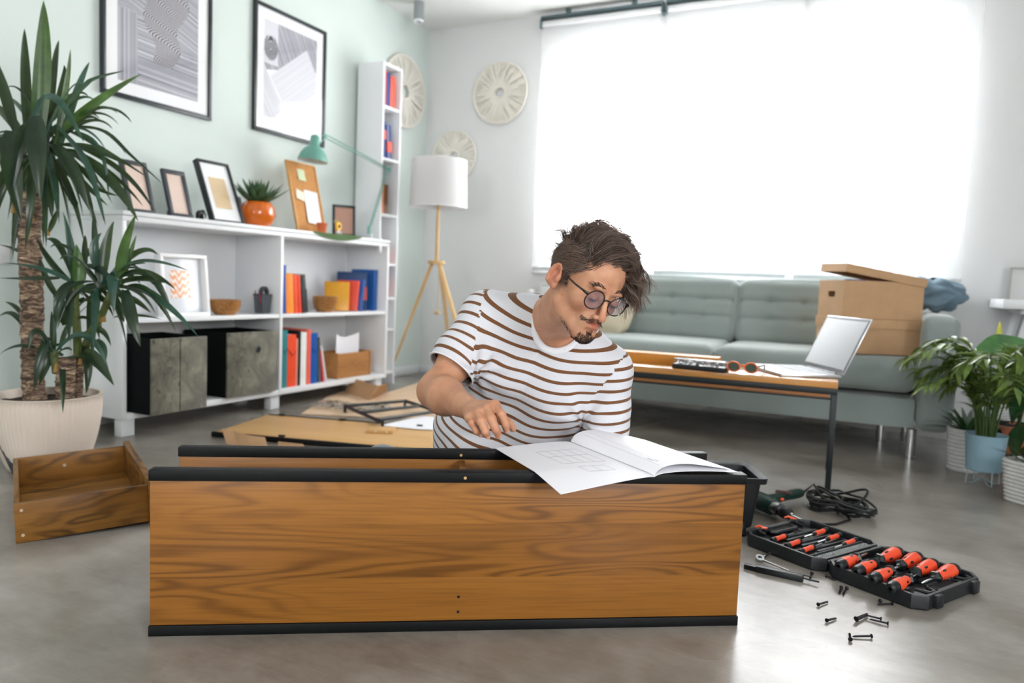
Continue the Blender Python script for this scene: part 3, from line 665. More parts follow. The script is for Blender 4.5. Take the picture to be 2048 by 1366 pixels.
# teal clamp desk lamp
TEAL = plain('teal_enamel', '#6da596', .4, var=.05)
r = thing('clamp_desk_lamp', 'teal articulated desk lamp clamped to the end of the low shelf', 'lamp', (0, 0, 0))
XLm = -3.20
base = xp(738, 458, XLm); elbow = xp(776, 338, XLm-.02); mid = xp(716, 300, XLm-.03); tipp = xp(650, 272, XLm-.035)
def arm(a, b, off, nm='arm'):
    g = G(); 
    for s_ in (-1, 1): g.tube([a+V((0, 0, off*s_))+V((.006*s_, 0, 0)), b+V((0, 0, off*s_))+V((.006*s_, 0, 0))], .0042, 6)
    g.obj(nm, TEAL, r)
g = G(); g.cyl(base+V((0, 0, -.035)), base+V((0, 0, .022)), .012, .010, 12); g.obj('pivot', TEAL, r)
pl = V((base.x, base.y+.03, SZ1))
g = G(); g.box(pl+V((-.018, -.02, .0)), pl+V((.018, .02, .009)), .002); g.box(pl+V((.0705, -.012, -.075)), pl+V((.082, .012, .009)), .002); g.box(pl+V((-.018, -.012, .001)), pl+V((.08, .012, .009)), .002); g.cyl(pl+V((.076, 0, -.09)), pl+V((.076, 0, -.055)), .008); g.cyl(pl+V((0, 0, .009)), pl+V((0, 0, base.z-.03-SZ1)), .008); g.obj('clamp', WHITE_PLASTIC, r)
def arm2(a, b, w_):
    d = (b-a).normalized(); sd = d.cross(V((1, 0, 0))).normalized()
    g = G()
    for s_ in (-1, 1): g.tube([a+sd*w_*s_*.6, b+sd*w_*s_], .0038, 6)
    g.obj('arm', TEAL, r)
    g = G(); q = [a.lerp(b, .06)+V((.012, 0, 0)), a.lerp(b, .45)+V((.012, 0, 0))]; pts = []
    for i in range(60): s_ = i/59; c_ = q[0].lerp(q[1], s_); pts.append(c_+sd*.0035*math.cos(i*1.9)+V((1, 0, 0))*.0035*math.sin(i*1.9))
    g.tube(pts, .0009, 4); g.obj('spring', STEEL, r)
arm2(base, elbow, .011); arm2(elbow, tipp, .011)
g = G(); g.prism([(-.02, -.012), (.022, -.022), (.03, .012), (-.005, .022)], -.004, .004, O=elbow, X=(0, 1, 0), Y=(0, 0, 1)); g.cyl(elbow+V((-.012, 0, 0)), elbow+V((.014, 0, 0)), .006); g.obj('elbow_joint', TEAL, r)
# the head hangs at the tip of the upper arm
hd = xp(626, 318, XLm-.02)
tilt = Matrix.Rotation(math.radians(-4), 3, 'X')
ax = (tilt @ V((.05, 0, 1))).normalized()
g = G(); g.lathe([(.0895, -.012), (.092, -.014), (.091, -.006), (.080, .030), (.060, .060), (.036, .078), (.030, .086), (.029, .130), (.026, .142), (.012, .150), (0, .151)], 36, hd, axis=ax)
g.obj('lamp_shade', TEAL, r)
g = G(); g.lathe([(.089, -.012), (.078, .028), (.058, .058), (.034, .076), (0, .08)], 36, hd, axis=ax); g.obj('shade_lining', plain('shade_lining', '#dfe3e2', .5), r)
g = G(); g.lathe([(0, .012), (.02, .018), (.028, .035), (.02, .055), (.012, .075), (0, .076)], 16, hd, axis=ax); g.obj('bulb', plain('bulb_white', '#f2f2ee', .3), r)
g = G(); top = hd+ax*.12; g.tube([top+V((0, .028, 0)), top+V((.0, .05, -.012)), tipp+V((0, 0, -.01)), tipp+V((0, -.01, .02))], .004, 6); g.cyl(tipp+V((-.01, 0, 0)), tipp+V((.01, 0, 0)), .011)
g.tube([hd+ax*.148, hd+ax*.165+V((0, .03, .0)), top+V((0, .06, .03)), tipp+V((0, 0, .02))], .0014, 5)
g.obj('head_joint', TEAL, r)
# dark olive velvet storage boxes
def velvet():
    t = NT('olive_velvet'); v = t.map(); a = t.noise(v, 9, 5, .65, .6); b = t.ramp(t.noise(t.map(loc=(3, 1, 4)), 26, 3, .7, 1.5), [(.33, 0.0), (.40, 1.0)])
    c = t.ramp(a, [(.34, '#454337'), (.5, '#666453'), (.66, '#84826f')]); c = t.mix(b, '#35342b', c)
    t.set(Base_Color=c, Roughness=.85, Sheen_Weight=.5)
    sp = t.n.new('ShaderNodeSeparateXYZ'); t.L(v, sp.inputs[0]); rib = t.math('SINE', t.math('MULTIPLY', sp.outputs[1], 1150))
    t.bump(rib, .5, .0012); return t.m
VEL = velvet(); VSIDE = fabric('dark_box_side', '#080a0b', '#121517', 400, .95, .4, .0008, .0)
def vbox(y0, W_, x1, D2, H2, lab, ring):
    r = thing('storage_box', lab, 'storage box', (x1, y0, zb), group='velvet storage boxes')
    G().box((-.012, 0, 0), (0, W_, H2), .003).obj('front_panel', VEL, r)
    if not ring: G().box((-.002, W_*.49, .002), (.0012, W_*.497, H2-.002)).obj('seam', VSIDE, r)
    g = G(); g.box((-D2, 0, 0), (-.0125, .007, H2), .002); g.box((-D2, W_-.007, 0), (-.0125, W_, H2), .002); g.box((-D2, .0075, 0), (-D2+.007, W_-.0075, H2), .002); g.box((-D2+.008, .0075, 0), (-.0125, W_-.0075, .006)); g.obj('body', VSIDE, r)
    if ring: G().lathe([(.011, 0), (.019, .0), (.0195, .003), (.011, .0035)], 24, (0, W_*.60, H2*.72), axis=(1, 0, 0), close=True).obj('grommet', CHROME, r); 
    if ring: G().lathe([(0, .0008), (.011, .0008)], 20, (0, W_*.60, H2*.72), axis=(1, 0, 0)).obj('grommet_hole', plain('hole_black', '#050505', .9), r)
vbox(2.33, .315, SX+.14, .33, .355, 'olive velvet storage box pulled forward out of the lower left shelf', False)
vbox(2.885, .36, SX+.02, .33, .350, 'olive velvet storage box with a metal ring, beside the divider', True)
# wooden crate with paper
yc = 3.868
r = thing('wooden_crate', 'small wooden crate holding paper on the bottom right shelf', 'crate', (bx-.02, yc, zb))
CR = wood('crate_wood', '#7a4c26', '#a8723f', '#c0894f', axis=1, s=2.5, figure=.8, rough=.7)
g = G(); g.box((-.012, .014, 0), (0, .34, .165), .002); g.obj('front_board', CR, r)
G().box((-.20, 0, 0), (.004, .013, .17), .002).obj('end_board', CR, r); G().box((-.20, .341, 0), (.004, .354, .17), .002).obj('end_board', CR, r)
g = G(); g.box((-.20, .0135, 0), (-.188, .3405, .165), .002); g.obj('back_board', CR, r); G().box((-.188, .0135, 0), (-.0125, .3405, .01)).obj('base_board', CR, r)
o = G().grid(lambda u, v: (-.05-.03*math.sin(PI*u)+.0*v, .045+.24*u, .02+v*(.275-.03*math.sin(PI*u)*v)), 10, 6).solid(.001).obj('paper_sheets', PAPER, loc=(bx-.02, yc, zb)); o['label'] = 'curved white paper sheets standing in the wooden crate'; o['category'] = 'paper'
# ---------------------------------------------------------------- floor lamp
LD_ = 5.40; LP = dp(873, 525, LD_)
OAK = wood('pale_oak', '#b58a52', '#cfa76e', '#ddbb88', axis=2, s=1.5, figure=.5)
r = thing('tripod_floor_lamp', 'wooden tripod floor lamp with a white drum shade in the corner', 'lamp', (LP.x, LP.y, 0))
hub = LP.z
G().lathe([(0, hub-.01), (.062, hub-.01), (.064, hub), (.062, hub+.012), (0, hub+.012)], 32).obj('hub', OAK, r)
sc_ = LD_/F_PX
ptop = dp(873, 415, LD_).z
G().cyl((0, 0, hub+.012), (0, 0, ptop+.12), .0125).obj('pole', OAK, r)
s0, s1 = dp(878, 416, LD_).z, dp(878, 323, LD_).z
SH = NT('lampshade_fabric'); SH.set(Base_Color='#e9e8e8', Roughness=.9); SH.bump(SH.noise(SH.map(), 500, 2), .15, .0005)
trn = SH.n.new('ShaderNodeBsdfTranslucent'); trn.inputs[0].default_value = (.9, .88, .88, 1); mx_ = SH.n.new('ShaderNodeMixShader'); mx_.inputs[0].default_value = .35
SH.L(SH.b.outputs[0], mx_.inputs[1]); SH.L(trn.outputs[0], mx_.inputs[2]); SH.L(mx_.outputs[0], SH.out.inputs[0])
G().lathe([(.207, s0), (.196, s1), (.195, s1), (.206, s0)], 56, close=True).obj('lamp_shade', SH.m, r)
g = G(); g.lathe([(.208, s0-.001), (.208, s0+.006), (.204, s0+.006), (.204, s0-.001)], 56, close=True); g.obj('bottom_ring', WHITE, r); g = G(); g.lathe([(.1975, s1-.006), (.1975, s1+.001), (.194, s1+.001), (.194, s1-.006)], 56, close=True)
for a in (0, 2*PI/3, 4*PI/3): g.cyl((0, 0, s1-.02), (.194*math.cos(a), .194*math.sin(a), s1-.004), .002, n=6)
g.obj('top_ring', WHITE, r)
G().ell((0, 0, (s0+s1)/2), (.03, .03, .045)).obj('bulb', plain('bulb_white', '#f2f2ee', .3), r)
def foot(px, py, d): q = dp(px, py, d); t_ = (0-LP.z)/(q.z-LP.z); return (LP+(q-LP)*t_)-V((LP.x, LP.y, 0))
for px, py, d in ((798, 705, 5.66), (892, 660, 5.56), (908, 640, 5.18)):
    f = foot(px, py, d); f.z = .004; tpt = V((f.x, f.y, 0)).normalized()*.045+V((0, 0, hub-.012))
    g = G(); g.tube([tpt, tpt.lerp(f, .5), f], [.020, .016, .011], 4, flat=.7, up=(0, 0, 1)); g.obj('leg', OAK, r, ang=30)
g = G(); g.tube([(.02, 0, hub-.01), (.02, .01, hub-.2), (.018, 0, hub-.36)], .004, 6); g.cyl((-.0, 0, hub-.36), (.04, 0, hub-.36), .014); g.obj('cord', plain('beige_cord', '#cdb994', .8), r)
# ---------------------------------------------------------------- sofa
SOFA = fabric('sage_grey_upholstery', '#818c89', '#9ba5a2', 500, .9, .35, .0008, .35, 5)
def cushion(g, c, h, r, n=(16, 10, 6), crown=0.0, fn=None, rot=None):
    c = V(c); h = V(h)
    def face(ax, s):
        a, b = [(1, 2), (2, 0), (0, 1)][ax]; na, nb = n[a], n[b]
        vs = []
        for i in range(na+1):
            row = []
            for j in range(nb+1):
                # concentrate rows near the rounded edges
                ei = -math.cos(PI*i/na)*.35+(2*i/na-1)*.65; ej = -math.cos(PI*j/nb)*.35+(2*j/nb-1)*.65
                p = [0, 0, 0]; p[ax] = s; p[a] = ei; p[b] = ej
                q = V((p[0]*h.x, p[1]*h.y, p[2]*h.z))
                inn = V([max(-h[k]+r, min(h[k]-r, q[k])) for k in range(3)]); d = q-inn
                if d.length > 1e-9: q = inn+d.normalized()*r
                bl = V([1-abs(p[k])**2 for k in range(3)])
                q[ax] += s*crown*bl[a]*bl[b]
                if fn: q = fn(q, ax, s, p)
                if rot is not None: q = rot @ q
                row.append(g.v(q+c))
            vs.append(row)
        for i in range(na):
            for j in range(nb): g._f([vs[i][j], vs[i+1][j], vs[i+1][j+1], vs[i][j+1]])
    for ax in range(3):
        for s in (-1, 1): face(ax, s)
    bmesh.ops.remove_doubles(g.bm, verts=g.bm.verts[:], dist=2e-4)
    return g
r = thing('sofa', 'long sage grey sofa with tufted back cushions and chrome legs under the window', 'sofa', (-1.96, 4.13, 0))
SW = 2.305
g = G(); cushion(g, (SW/2, .45, .228), (SW/2-.16, .43, .078), .02, (10, 6, 4)); g.obj('base', SOFA, r)
for x, lab in ((.08, None), (SW-.08, None)):
    g = G(); cushion(g, (x, .44, .433), (.08, .45, .283), .045, (8, 14, 12), .006); g.obj('armrest', SOFA, r)
g = G(); cushion(g, (SW/2, .88, .52), (SW/2-.161, .055, .29), .04, (12, 6, 8)); g.obj('back_frame', SOFA, r)
cw = (SW-.325)/2
def tuft(q, ax, s, p):
    if ax == 1 and s < 0:
        for bz in (-.22, .32):
            q.y += .014*math.exp(-((p[2]-bz)/.07)**2)
            for bx_ in (-.6, -.2, .2, .6): q.y += .016*math.exp(-((p[2]-bz)/.10)**2-((p[0]-bx_)/.05)**2)
        for bx_ in (-.6, -.2, .2, .6): q.y += .004*math.exp(-((p[0]-bx_)/.03)**2)*(1 if abs(p[2]) < .95 else 0)
    return q
for i in range(2):
    x = .162+cw*(i+.5)
    g = G(); cushion(g, (x, .30, .415), (cw/2-.002, .325, .085), .055, (16, 12, 6), .006); g.obj('seat_cushion', SOFA, r)
    g = G(); cushion(g, (x, .70, .665), (cw/2-.004, .075, .205), .055, (60, 6, 36), .02, tuft, Matrix.Rotation(math.radians(-11), 3, 'X')); g.obj('back_cushion', SOFA, r)
for x in (.10, SW-.17):
    for y in (.05, .82):
        g = G(); g.lathe([(0, 0), (.027, 0), (.027, .012), (.025, .014), (.025, .150), (0, .150)], 24, (x, y, .001)); g.obj('leg', CHROME, r)
g = G(); g.lathe([(0, 0), (.025, 0), (.025, .150), (0, .150)], 20, (SW-.30, .45, .001)); g.obj('leg', CHROME, r)
g = G(); cushion(g, (0, 0, 0), (.20, .06, .19), .05, (12, 6, 12), .045, None, Matrix.Rotation(math.radians(-16), 3, 'X'))
o = g.obj('throw_pillow', fabric('beige_linen', '#c9bda3', '#d8cdb6', 400), loc=yp(1195, 640, 4.56)); o.location.z = .68; o['label'] = 'beige throw pillow on the sofa behind the man'; o['category'] = 'pillow'
# ---------------------------------------------------------------- archive boxes
bA = gp(1841, 717, .495); bB = gp(1678, 710.5, .495)
Xd = (bA-bB); Xd.z = 0; Xd.normalize(); Yd = V((0, 0, 1)).cross(Xd)
bO = V((bB.x, bB.y, .507))
def abox(O, lab, W_, Dp, Hh, hole_end=True):
    r = thing('archive_box', lab, 'cardboard box', M=basis(O, Xd, Yd, (0, 0, 1)), group='cardboard archive boxes on the sofa'); t_ = .004
    g = G(); g.box((0, 0, 0), (W_, t_, Hh)); g.box((0, Dp-t_, 0), (W_, Dp, Hh)); g.box((W_-t_, t_, 0), (W_, Dp-t_, Hh)); g.box((t_, t_, 0), (W_-t_, Dp-t_, t_))
    yc, zc, hw, hh = Dp*.47, Hh*.62, .042, .015
    g.box((0, t_, 0), (t_, yc-hw, Hh)); g.box((0, yc+hw, 0), (t_, Dp-t_, Hh)); g.box((0, yc-hw, 0), (t_, yc+hw, zc-hh)); g.box((0, yc-hw, zc+hh), (t_, yc+hw, Hh))
    for s in (-1, 1):   # rounded ends of the hand hole
        g.prism([(s*hw+(-s)*0, -hh), (s*(hw-.010), -hh), (s*hw, -.004), (s*hw, .0)] if s > 0 else [(s*hw, 0), (s*hw, -.004), (s*(hw-.010), -hh), (s*hw, -hh)], 0, t_, O=(0, yc, zc), X=(0, 1, 0), Y=(0, 0, 1))
    g.obj('carton', CARD, r); return r
BW, BD = .405, .30
def lid(M, par, W_, Dp, h_, nm='lid'):
    g = G(); e = .006; t_ = .004
    g.box((-e, -e, 0), (W_+e, -e+t_, h_)); g.box((-e, Dp+e-t_, 0), (W_+e, Dp+e, h_)); g.box((-e, -e+t_, 0), (-e+t_, Dp+e-t_, h_)); g.box((W_+e-t_, -e+t_, 0), (W_+e, Dp+e-t_, h_)); g.box((-e+t_, -e+t_, h_-t_), (W_+e-t_, Dp+e-t_, h_))
    o = g.obj(nm, CARD, par); o.matrix_local = M; return o
lowb = abox(bO, 'lower cardboard archive box with its lid on, on the right sofa seat', BW, BD, .172)
lid(Matrix.Translation((0, 0, .130)), lowb, BW, BD, .047)
upO = bO+V((0, 0, .1785))
upb = abox(upO, 'upper cardboard archive box with a hand hole and its lid sitting askew', BW, BD, .190)
lid(Matrix.Translation((0, 0, .168)) @ Matrix.Translation((BW, 0, 0)) @ Matrix.Rotation(math.radians(9), 4, 'Y') @ Matrix.Translation((-BW, 0, 0)) @ Matrix.Rotation(math.radians(1.0), 4, 'X'), upb, BW, BD, .042)
o = G().box((0, 0, 0), (.10, .035, .03), .004).obj('blue_binder', plain('deep_blue', '#1f2f8a', .4), loc=upO+Xd*.02+Yd*.02+V((0, 0, .165))); o.rotation_euler = (0, 0, math.atan2(Xd.y, Xd.x)); o['label'] = 'blue folder corner showing under the askew lid of the upper box'; o['category'] = 'folder'
# crumpled denim
def denim(u, v):
    th, ph = PI*(.04+.92*v), 2*PI*u; d = V((math.sin(th)*math.cos(ph), math.sin(th)*math.sin(ph), math.cos(th)))
    q_ = V((d.x*1.1+.6*noise.noise(d*1.3), d.y*1.1, d.z*2.6+.9*noise.noise(d*1.1+V((5, 5, 5))))); w_ = noise.noise(d*1.1+V((4, 2, 9))); f = 1.0+.085*math.sin(11*(d.z*.55+d.x*.5)+6*w_)+.05*math.sin(17*(d.x*.4-d.z*.3+d.y*.5)+7*w_)+.26*noise.noise(d*1.2+V((3, 1, 2)))
    return V((d.x*.15, d.y*.12, d.z*.095))*f
DEN = fabric('washed_denim', '#42586b', '#8fa7b5', 350, .9, .5, .001, .1, 14)
o = G().grid(denim, 72, 44, True).obj('denim_jacket', DEN, loc=yp(1866, 592, 4.80), ang=80); o.location.z = .825
o['label'] = 'crumpled light blue denim jacket piled behind the boxes on the sofa arm'; o['category'] = 'jacket'
# ---------------------------------------------------------------- coffee table
tr = V((-.135, 3.235, 0)); TL, TD = 1.22, .46; a_ = math.radians(0)
r = thing('coffee_table', 'low coffee table with wooden top on a black metal frame, in front of the sofa', 'coffee table', (tr.x, tr.y, 0), math.radians(3.2))
TW = wood('table_oak', '#8a5a28', '#b98042', '#d39a5a', axis=0, s=1.2, rough=.16, figure=.5, lines=8, coat=.5)
g = G(); g.box((-TL+.01, .004, .425), (-.0, TD, .452), .0015); g.obj('tabletop', TW, r)
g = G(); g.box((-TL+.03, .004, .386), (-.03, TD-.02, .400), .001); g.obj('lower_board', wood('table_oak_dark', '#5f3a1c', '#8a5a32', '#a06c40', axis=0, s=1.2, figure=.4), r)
b_ = .020
for y in (0, TD-b_): G().box((-TL, y, .4005), (.0, y+b_, .4245), .0015).obj('rail', BLACKM, r)
for x in (-TL, -b_): G().box((x, b_, .4005), (x+b_, TD-b_, .4245), .0015).obj('rail', BLACKM, r)
G().box((-TL+b_, .001, .378), (-b_, .012, .3855), .001).obj('rail', BLACKM, r)
for x in (-TL, -b_):
    for y in (0, TD-b_): G().box((x-.001, y-.001, 0), (x+b_+.001, y+b_+.001, .4003), .0015).obj('leg', BLACKM, r)
G().cyl((-.16, .0045, .4385), (-.16, .0005, .4385), .003, n=12).obj('screw_cap', STEEL, r)
TZ = .4525
o = G().box((-.72, 0, 0), (0, .10, .045), .0015).obj('loose_shelf_board', wood('orange_oak', '#9c5c17', '#c47f2c', '#d08f3c', axis=0, s=1.2, figure=.4), loc=(tr.x-.50, 3.375, TZ), rot=(0, 0, math.radians(3.2))); o['label'] = 'narrow orange-brown wooden board lying along the coffee table'; o['category'] = 'board'
# organiser of screws
p = gp(1395, 741, TZ)
r = thing('screw_organiser', 'black-based clear box full of screws on the coffee table', 'organiser', M=heading((p.x, p.y, TZ), (1, -.10)))
G().box((-.115, -.0, 0), (.115, .08, .020), .003).obj('tray', PLASTIC, r)
g = G(); rng = random.Random(2)
for i in range(150):
    x, y, z = rng.uniform(-.105, .105), rng.uniform(.006, .074), rng.uniform(.022, .040); d = V((rng.uniform(-1, 1), rng.uniform(-1, 1), rng.uniform(-.4, .4))).normalized()*.008
    g.tube([V((x, y, z))-d, V((x, y, z))+d], [.0028, .0012], 5)
o = g.obj('screw_fill', STEEL, r); o['kind'] = 'stuff'
G().box((-.112, .002, .0205), (.112, .078, .045), .003).obj('clear_lid', glass('clear_plastic', (.93, .95, .96, 1), .12), r)
g = G()
for k in range(1, 8): g.box((-.112+.028*k-.0008, .003, .021), (-.112+.028*k+.0008, .077, .0425))
g.obj('divider', glass('clear_plastic', (.93, .95, .96, 1), .12), r)
# orange safety glasses
p = gp(1484, 747, TZ)
r = thing('safety_glasses', 'orange-rimmed safety glasses with dark lenses on the coffee table', 'glasses', M=heading((p.x, p.y, TZ), (1, -.06)))
OR = plain('orange_plastic', '#f06a1e', .25, var=.04)
for s in (-1, 1):
    ring = [(s*.036+.026*math.cos(a), -.004*abs(math.cos(a)), .026+.021*math.sin(a)) for a in [2*PI*k/28 for k in range(28)]]
    G().tube(ring, .0032, 7, closed=True).obj('rim', OR, r)
    g = G(); g.prism([(s*.036+.0255*math.cos(a), .026+.0205*math.sin(a)) for a in [2*PI*k/28 for k in range(28)]], -.0008, .0008, X=(1, 0, 0), Y=(0, 0, 1)); g.obj('lens', plain('smoke_lens', '#4c5c50', .08, var=.05), r)
    G().tube([(s*.061, 0, .034), (s*.072, .03, .036), (s*.070, .10, .034), (s*.066, .125, .014)], [.003, .0028, .0025, .0035], 7).obj('temple_arm', BLACK, r)
G().tube([(-.011, 0, .031), (0, -.003, .035), (.011, 0, .031)], .0032, 7).obj('bridge', OR, r)
# laptop
hB = V((-.128, 3.385, TZ+.0003)); hd_ = V((-.50, .866, 0)).normalized(); bd_ = V((-.866, -.5, 0))
SIL = plain('silver_aluminium', '#c9cbcd', .3, .75, var=.03)
r = thing('laptop', 'open silver laptop on the end of the coffee table', 'laptop', M=basis(hB, hd_, bd_, (0, 0, 1)) if hd_.cross(bd_).z > 0 else basis(hB+hd_*.38, -hd_, bd_, (0, 0, 1)))
LW, LD = .38, .262
G().box((0, 0, 0), (LW, LD, .014), .005).obj('base', SIL, r)
G().box((.03, .035, .0138), (LW-.03, .145, .0146)).obj('keyboard_well', plain('key_well', '#8b9096', .5), r)
g = G()
for i in range(14):
    for j in range(5): g.box((.033+i*.0228, .039+j*.021, .0146), (.033+i*.0228+.020, .039+j*.021+.0185, .0160))
g.obj('keys', plain('keys_grey', '#c2c6ca', .5), r)
G().box((LW/2-.06, .165, .0139), (LW/2+.06, .25, .0144)).obj('trackpad', plain('trackpad_grey', '#b9bcbf', .3, .5), r)
scr = bpy.data.objects.new('screen', None); 
RS = Matrix.Translation((0, -.002, .012)) @ Matrix.Rotation(math.radians(24), 4, 'X')
g = G(); g.M = RS; g.box((0, -.006, .004), (LW, 0, .262), .004); s_ = g.obj('screen', SIL, r)
g = G(); g.M = RS; g.box((.004, 0.0001, .010), (LW-.004, .0012, .258)); g.obj('bezel', plain('bezel_dark', '#2a3238', .35), s_)
t = NT('screen_painted_glare'); t.set(Base_Color='#b4b7ba', Roughness=.15); t.b.inputs['Specular IOR Level'].default_value = 1.0; SCR = t.m  # pale base colour has the screen's reflected glare painted into it
g = G(); g.M = RS; g.box((.014, .0013, .024), (LW-.014, .0018, .246)); g.obj('display', SCR, s_)
G().cyl((.06, -.002, .012), (LW-.06, -.002, .012), .006).obj('hinge', plain('hinge_dark', '#3a4046', .4), r)
# ---------------------------------------------------------------- desk at the right
r = thing('white_desk', 'white desk top on a trestle leg at the right edge of the room', 'desk', (.575, 4.72, 0))
G().box((0, 0, .762), (1.3, .60, .812), .003).obj('desktop', WHITE, r)
for x0 in (.12, 1.0):
    g = G(); g.box((x0-.03, .06, .735), (x0+.12, .54, .7615), .003); g.obj('trestle_head', WHITE, r)
    for y in (.08, .50):
        for sx in (-1, 1): g = G(); g.tube([(x0+.045+sx*.03, y, .735), (x0+.045+sx*.17, y, .0)], .022, 4, up=(0, 1, 0)); g.obj('leg', WHITE, r, ang=30)
r2 = thing('leaning_board', 'pale framed panel leaning on the wall above the white desk', 'panel', (.66, 5.28, .8125))
g = G(); g.box((0, 0, 0), (.012, .02, .19)); g.box((.012, 0, .178), (.7, .02, .19)); g.obj('frame', plain('pale_frame', '#a8a6a2', .6), r2)
G().box((.012, .008, .001), (.7, .02, .178)).obj('sheet', plain('pale_sheet', '#cfcfcd', .6, var=.01), r2)
# ---------------------------------------------------------------- plants at the right
def leaf_mat(name, c1, c2, c3, rough=.35, vein=True):
    t = NT(name); n_ = t.noise(t.map(), 12, 3, .6)
    c = t.ramp(n_, [(.3, c1), (.55, c2), (.8, c3)]); t.set(Base_Color=c, Roughness=rough); t.b.inputs['Specular IOR Level'].default_value = .5
    tl = t.n.new('ShaderNodeBsdfTranslucent'); t.L(t.mix(.5, c, '#9dbb4a'), tl.inputs[0]); mx = t.n.new('ShaderNodeMixShader'); mx.inputs[0].default_value = .18
    t.L(t.b.outputs[0], mx.inputs[1]); t.L(tl.outputs[0], mx.inputs[2]); t.L(mx.outputs[0], t.out.inputs[0]); return t.m
PALM = leaf_mat('palm_leaf', '#435b27', '#71893f', '#a9bf7c', .32); PALMD = leaf_mat('dark_leaf', '#10301f', '#1e4a2c', '#2f6a3c', .3)
BIG = leaf_mat('broad_leaf', '#2c5a2c', '#4a8440', '#6aa055', .28); STEM = plain('green_stem', '#3d5228', .5)
def blade_mesh(name, L, W_, m_, nu=8, nv=4, fold=.25, droop=.25, peak=.4, wave=0.0, tipw=0.0):
    def fn(u, v):
        s = u; wd = W_/2*(math.sin(PI*min(1, s**(math.log(.5)/math.log(peak))))**.9)+tipw*0
        wd = max(wd, .0004); x = (v-.5)*2*wd
        return (x, L*s*(1-.0), -droop*L*s*s + fold*abs(x) + wave*math.sin(s*14)*abs(v-.5))
    g = G(); g.grid(fn, nu, nv); return g.mesh(name, m_, 60)
def put_leaf(me, P, d, up, par, name='leaf', sc=1.0, roll=0.0, zs=1.0):
    d = V(d).normalized(); up = V(up); x = d.cross(up); x = x.normalized() if x.length > 1e-4 else V((1, 0, 0)); z = x.cross(d)
    q = Quaternion(d, roll); x = q @ x; z = q @ z
    o = bpy.data.objects.new(name, me); COL.objects.link(o); o.parent = par
    M = basis(P, x*sc, d*sc, z*sc*zs); o.matrix_local = M; return o
BP = V((.425, 3.745, 0)); BP = gp(1964, 968)
r = thing('bamboo_palm', 'leafy bamboo palm in a pale blue pot on a thin wire stand', 'plant', BP); r.scale = (.9, .9, .9)
zbot, ztop = .068, .245
bm_ = NT('pale_blue_pot'); sp = bm_.n.new('ShaderNodeSeparateXYZ'); bm_.L(bm_.tc.outputs['Object'], sp.inputs[0])
bm_.set(Base_Color='#8fb0bf', Roughness=.5); bm_.bump(bm_.math('SINE', bm_.math('MULTIPLY', sp.outputs[2], 700)), .35, .0015)
g = G(); g.lathe([(0, zbot), (.070, zbot), (.076, zbot+.006), (.090, ztop), (.0915, ztop+.002), (.0865, ztop), (.078, ztop-.03), (0, ztop-.03)], 44); g.obj('pot', bm_.m, r)
G().lathe([(0, ztop-.029), (.0775, ztop-.027)], 20).obj('soil', plain('soil', '#3a2a1e', .95), r)
for a in (.4, .4+PI/2): 
    c, s = math.cos(a), math.sin(a)
    G().tube([(c*.074, s*.074, zbot+.012), (c*.078, s*.078, .006), (c*.05, s*.05, .004), (0, 0, .035), (-c*.05, -s*.05, .004), (-c*.078, -s*.078, .006), (-c*.074, -s*.074, zbot+.012)], .003, 6).obj('wire_leg', plain('blue_wire', '#9fb6c0', .5), r)
LF = blade_mesh('palm_leaflet', .115, .027, PALM, 6, 2, .3, .35, .4); rng = random.Random(11)
fr = 0
for k in range(26):
    a = k*2.4+.3; rr = rng.uniform(.01, .05); hgt = rng.uniform(.28, .52); out = rng.uniform(.12, .32); az = a
    if k in (2, 6, 9, 12, 19, 23): az = math.radians(150+rng.uniform(-25, 25)); out = rng.uniform(.26, .40)
    b = V((rr*math.cos(a), rr*math.sin(a), ztop-.03)); top = V((b.x+out*.25*math.cos(az), b.y+out*.25*math.sin(az), b.z+hgt)); end = V((b.x+out*math.cos(az), b.y+out*math.sin(az), b.z+hgt*rng.uniform(.72, 1.0)))
    pts = []
    for i in range(15):
        s = i/14; pts.append(b*(1-s)**2+top*2*s*(1-s)*1.0+end*s*s+V((0, 0, .05*math.sin(PI*s))))
    G().tube(pts, [.0045*(1-.7*i/14) for i in range(15)], 5).obj('stem', STEM, r)
    for i in range(3, 15):
        d = (pts[min(i+1, 14)]-pts[i-1]).normalized(); sd = d.cross(V((0, 0, 1))); sd = sd.normalized() if sd.length > .05 else V((1, 0, 0))
        for s in ((-1, 1) if i < 14 else (-1, 0, 1)):
            dd = d*.75+sd*s*.8+V((0, 0, rng.uniform(-.25, .35)))
            put_leaf(LF, pts[i], dd, (rng.uniform(-.3, .3), rng.uniform(-.3, .3), 1), r, sc=rng.uniform(.7, 1.05)); fr += 1
def woven_pot(O, R_, Hh, lab, sq=False):
    r = thing('woven_pot', lab, 'plant pot', O, group='white woven pots')
    g = G(); n_ = 11
    prof = []
    for i in range(n_*6+1): s = i/(n_*6); prof.append((R_*(.82+.18*s)+.0045*abs(math.sin(PI*n_*s))-.004, Hh*s))
    prof += [(R_-.012, Hh), (R_*.85-.008, .02), (0, .02)]; prof = [(0, 0)]+prof
    g.lathe(prof, 48, ripple=(lambda k, j: .012*math.cos(k*PI)) if not sq else (lambda k, j: .10*math.cos(4*2*PI*k/48)+.012*math.cos(k*PI))); g.obj('basket', plain('white_rattan', '#c8c8c6', .7, var=.08, vs=50), r)
    G().lathe([(0, Hh-.03), (R_-.014, Hh-.028)], 20).obj('soil', plain('soil', '#3a2a1e', .95), r); return r
p = gp(1922, 946); woven_pot((p.x+.015, p.y+.08, 0), .085, .20, 'white woven pot with a dark fern, half hidden behind the blue pot')
FL = blade_mesh('fern_leaflet', .16, .018, PALMD, 8, 2, .2, .5, .35)
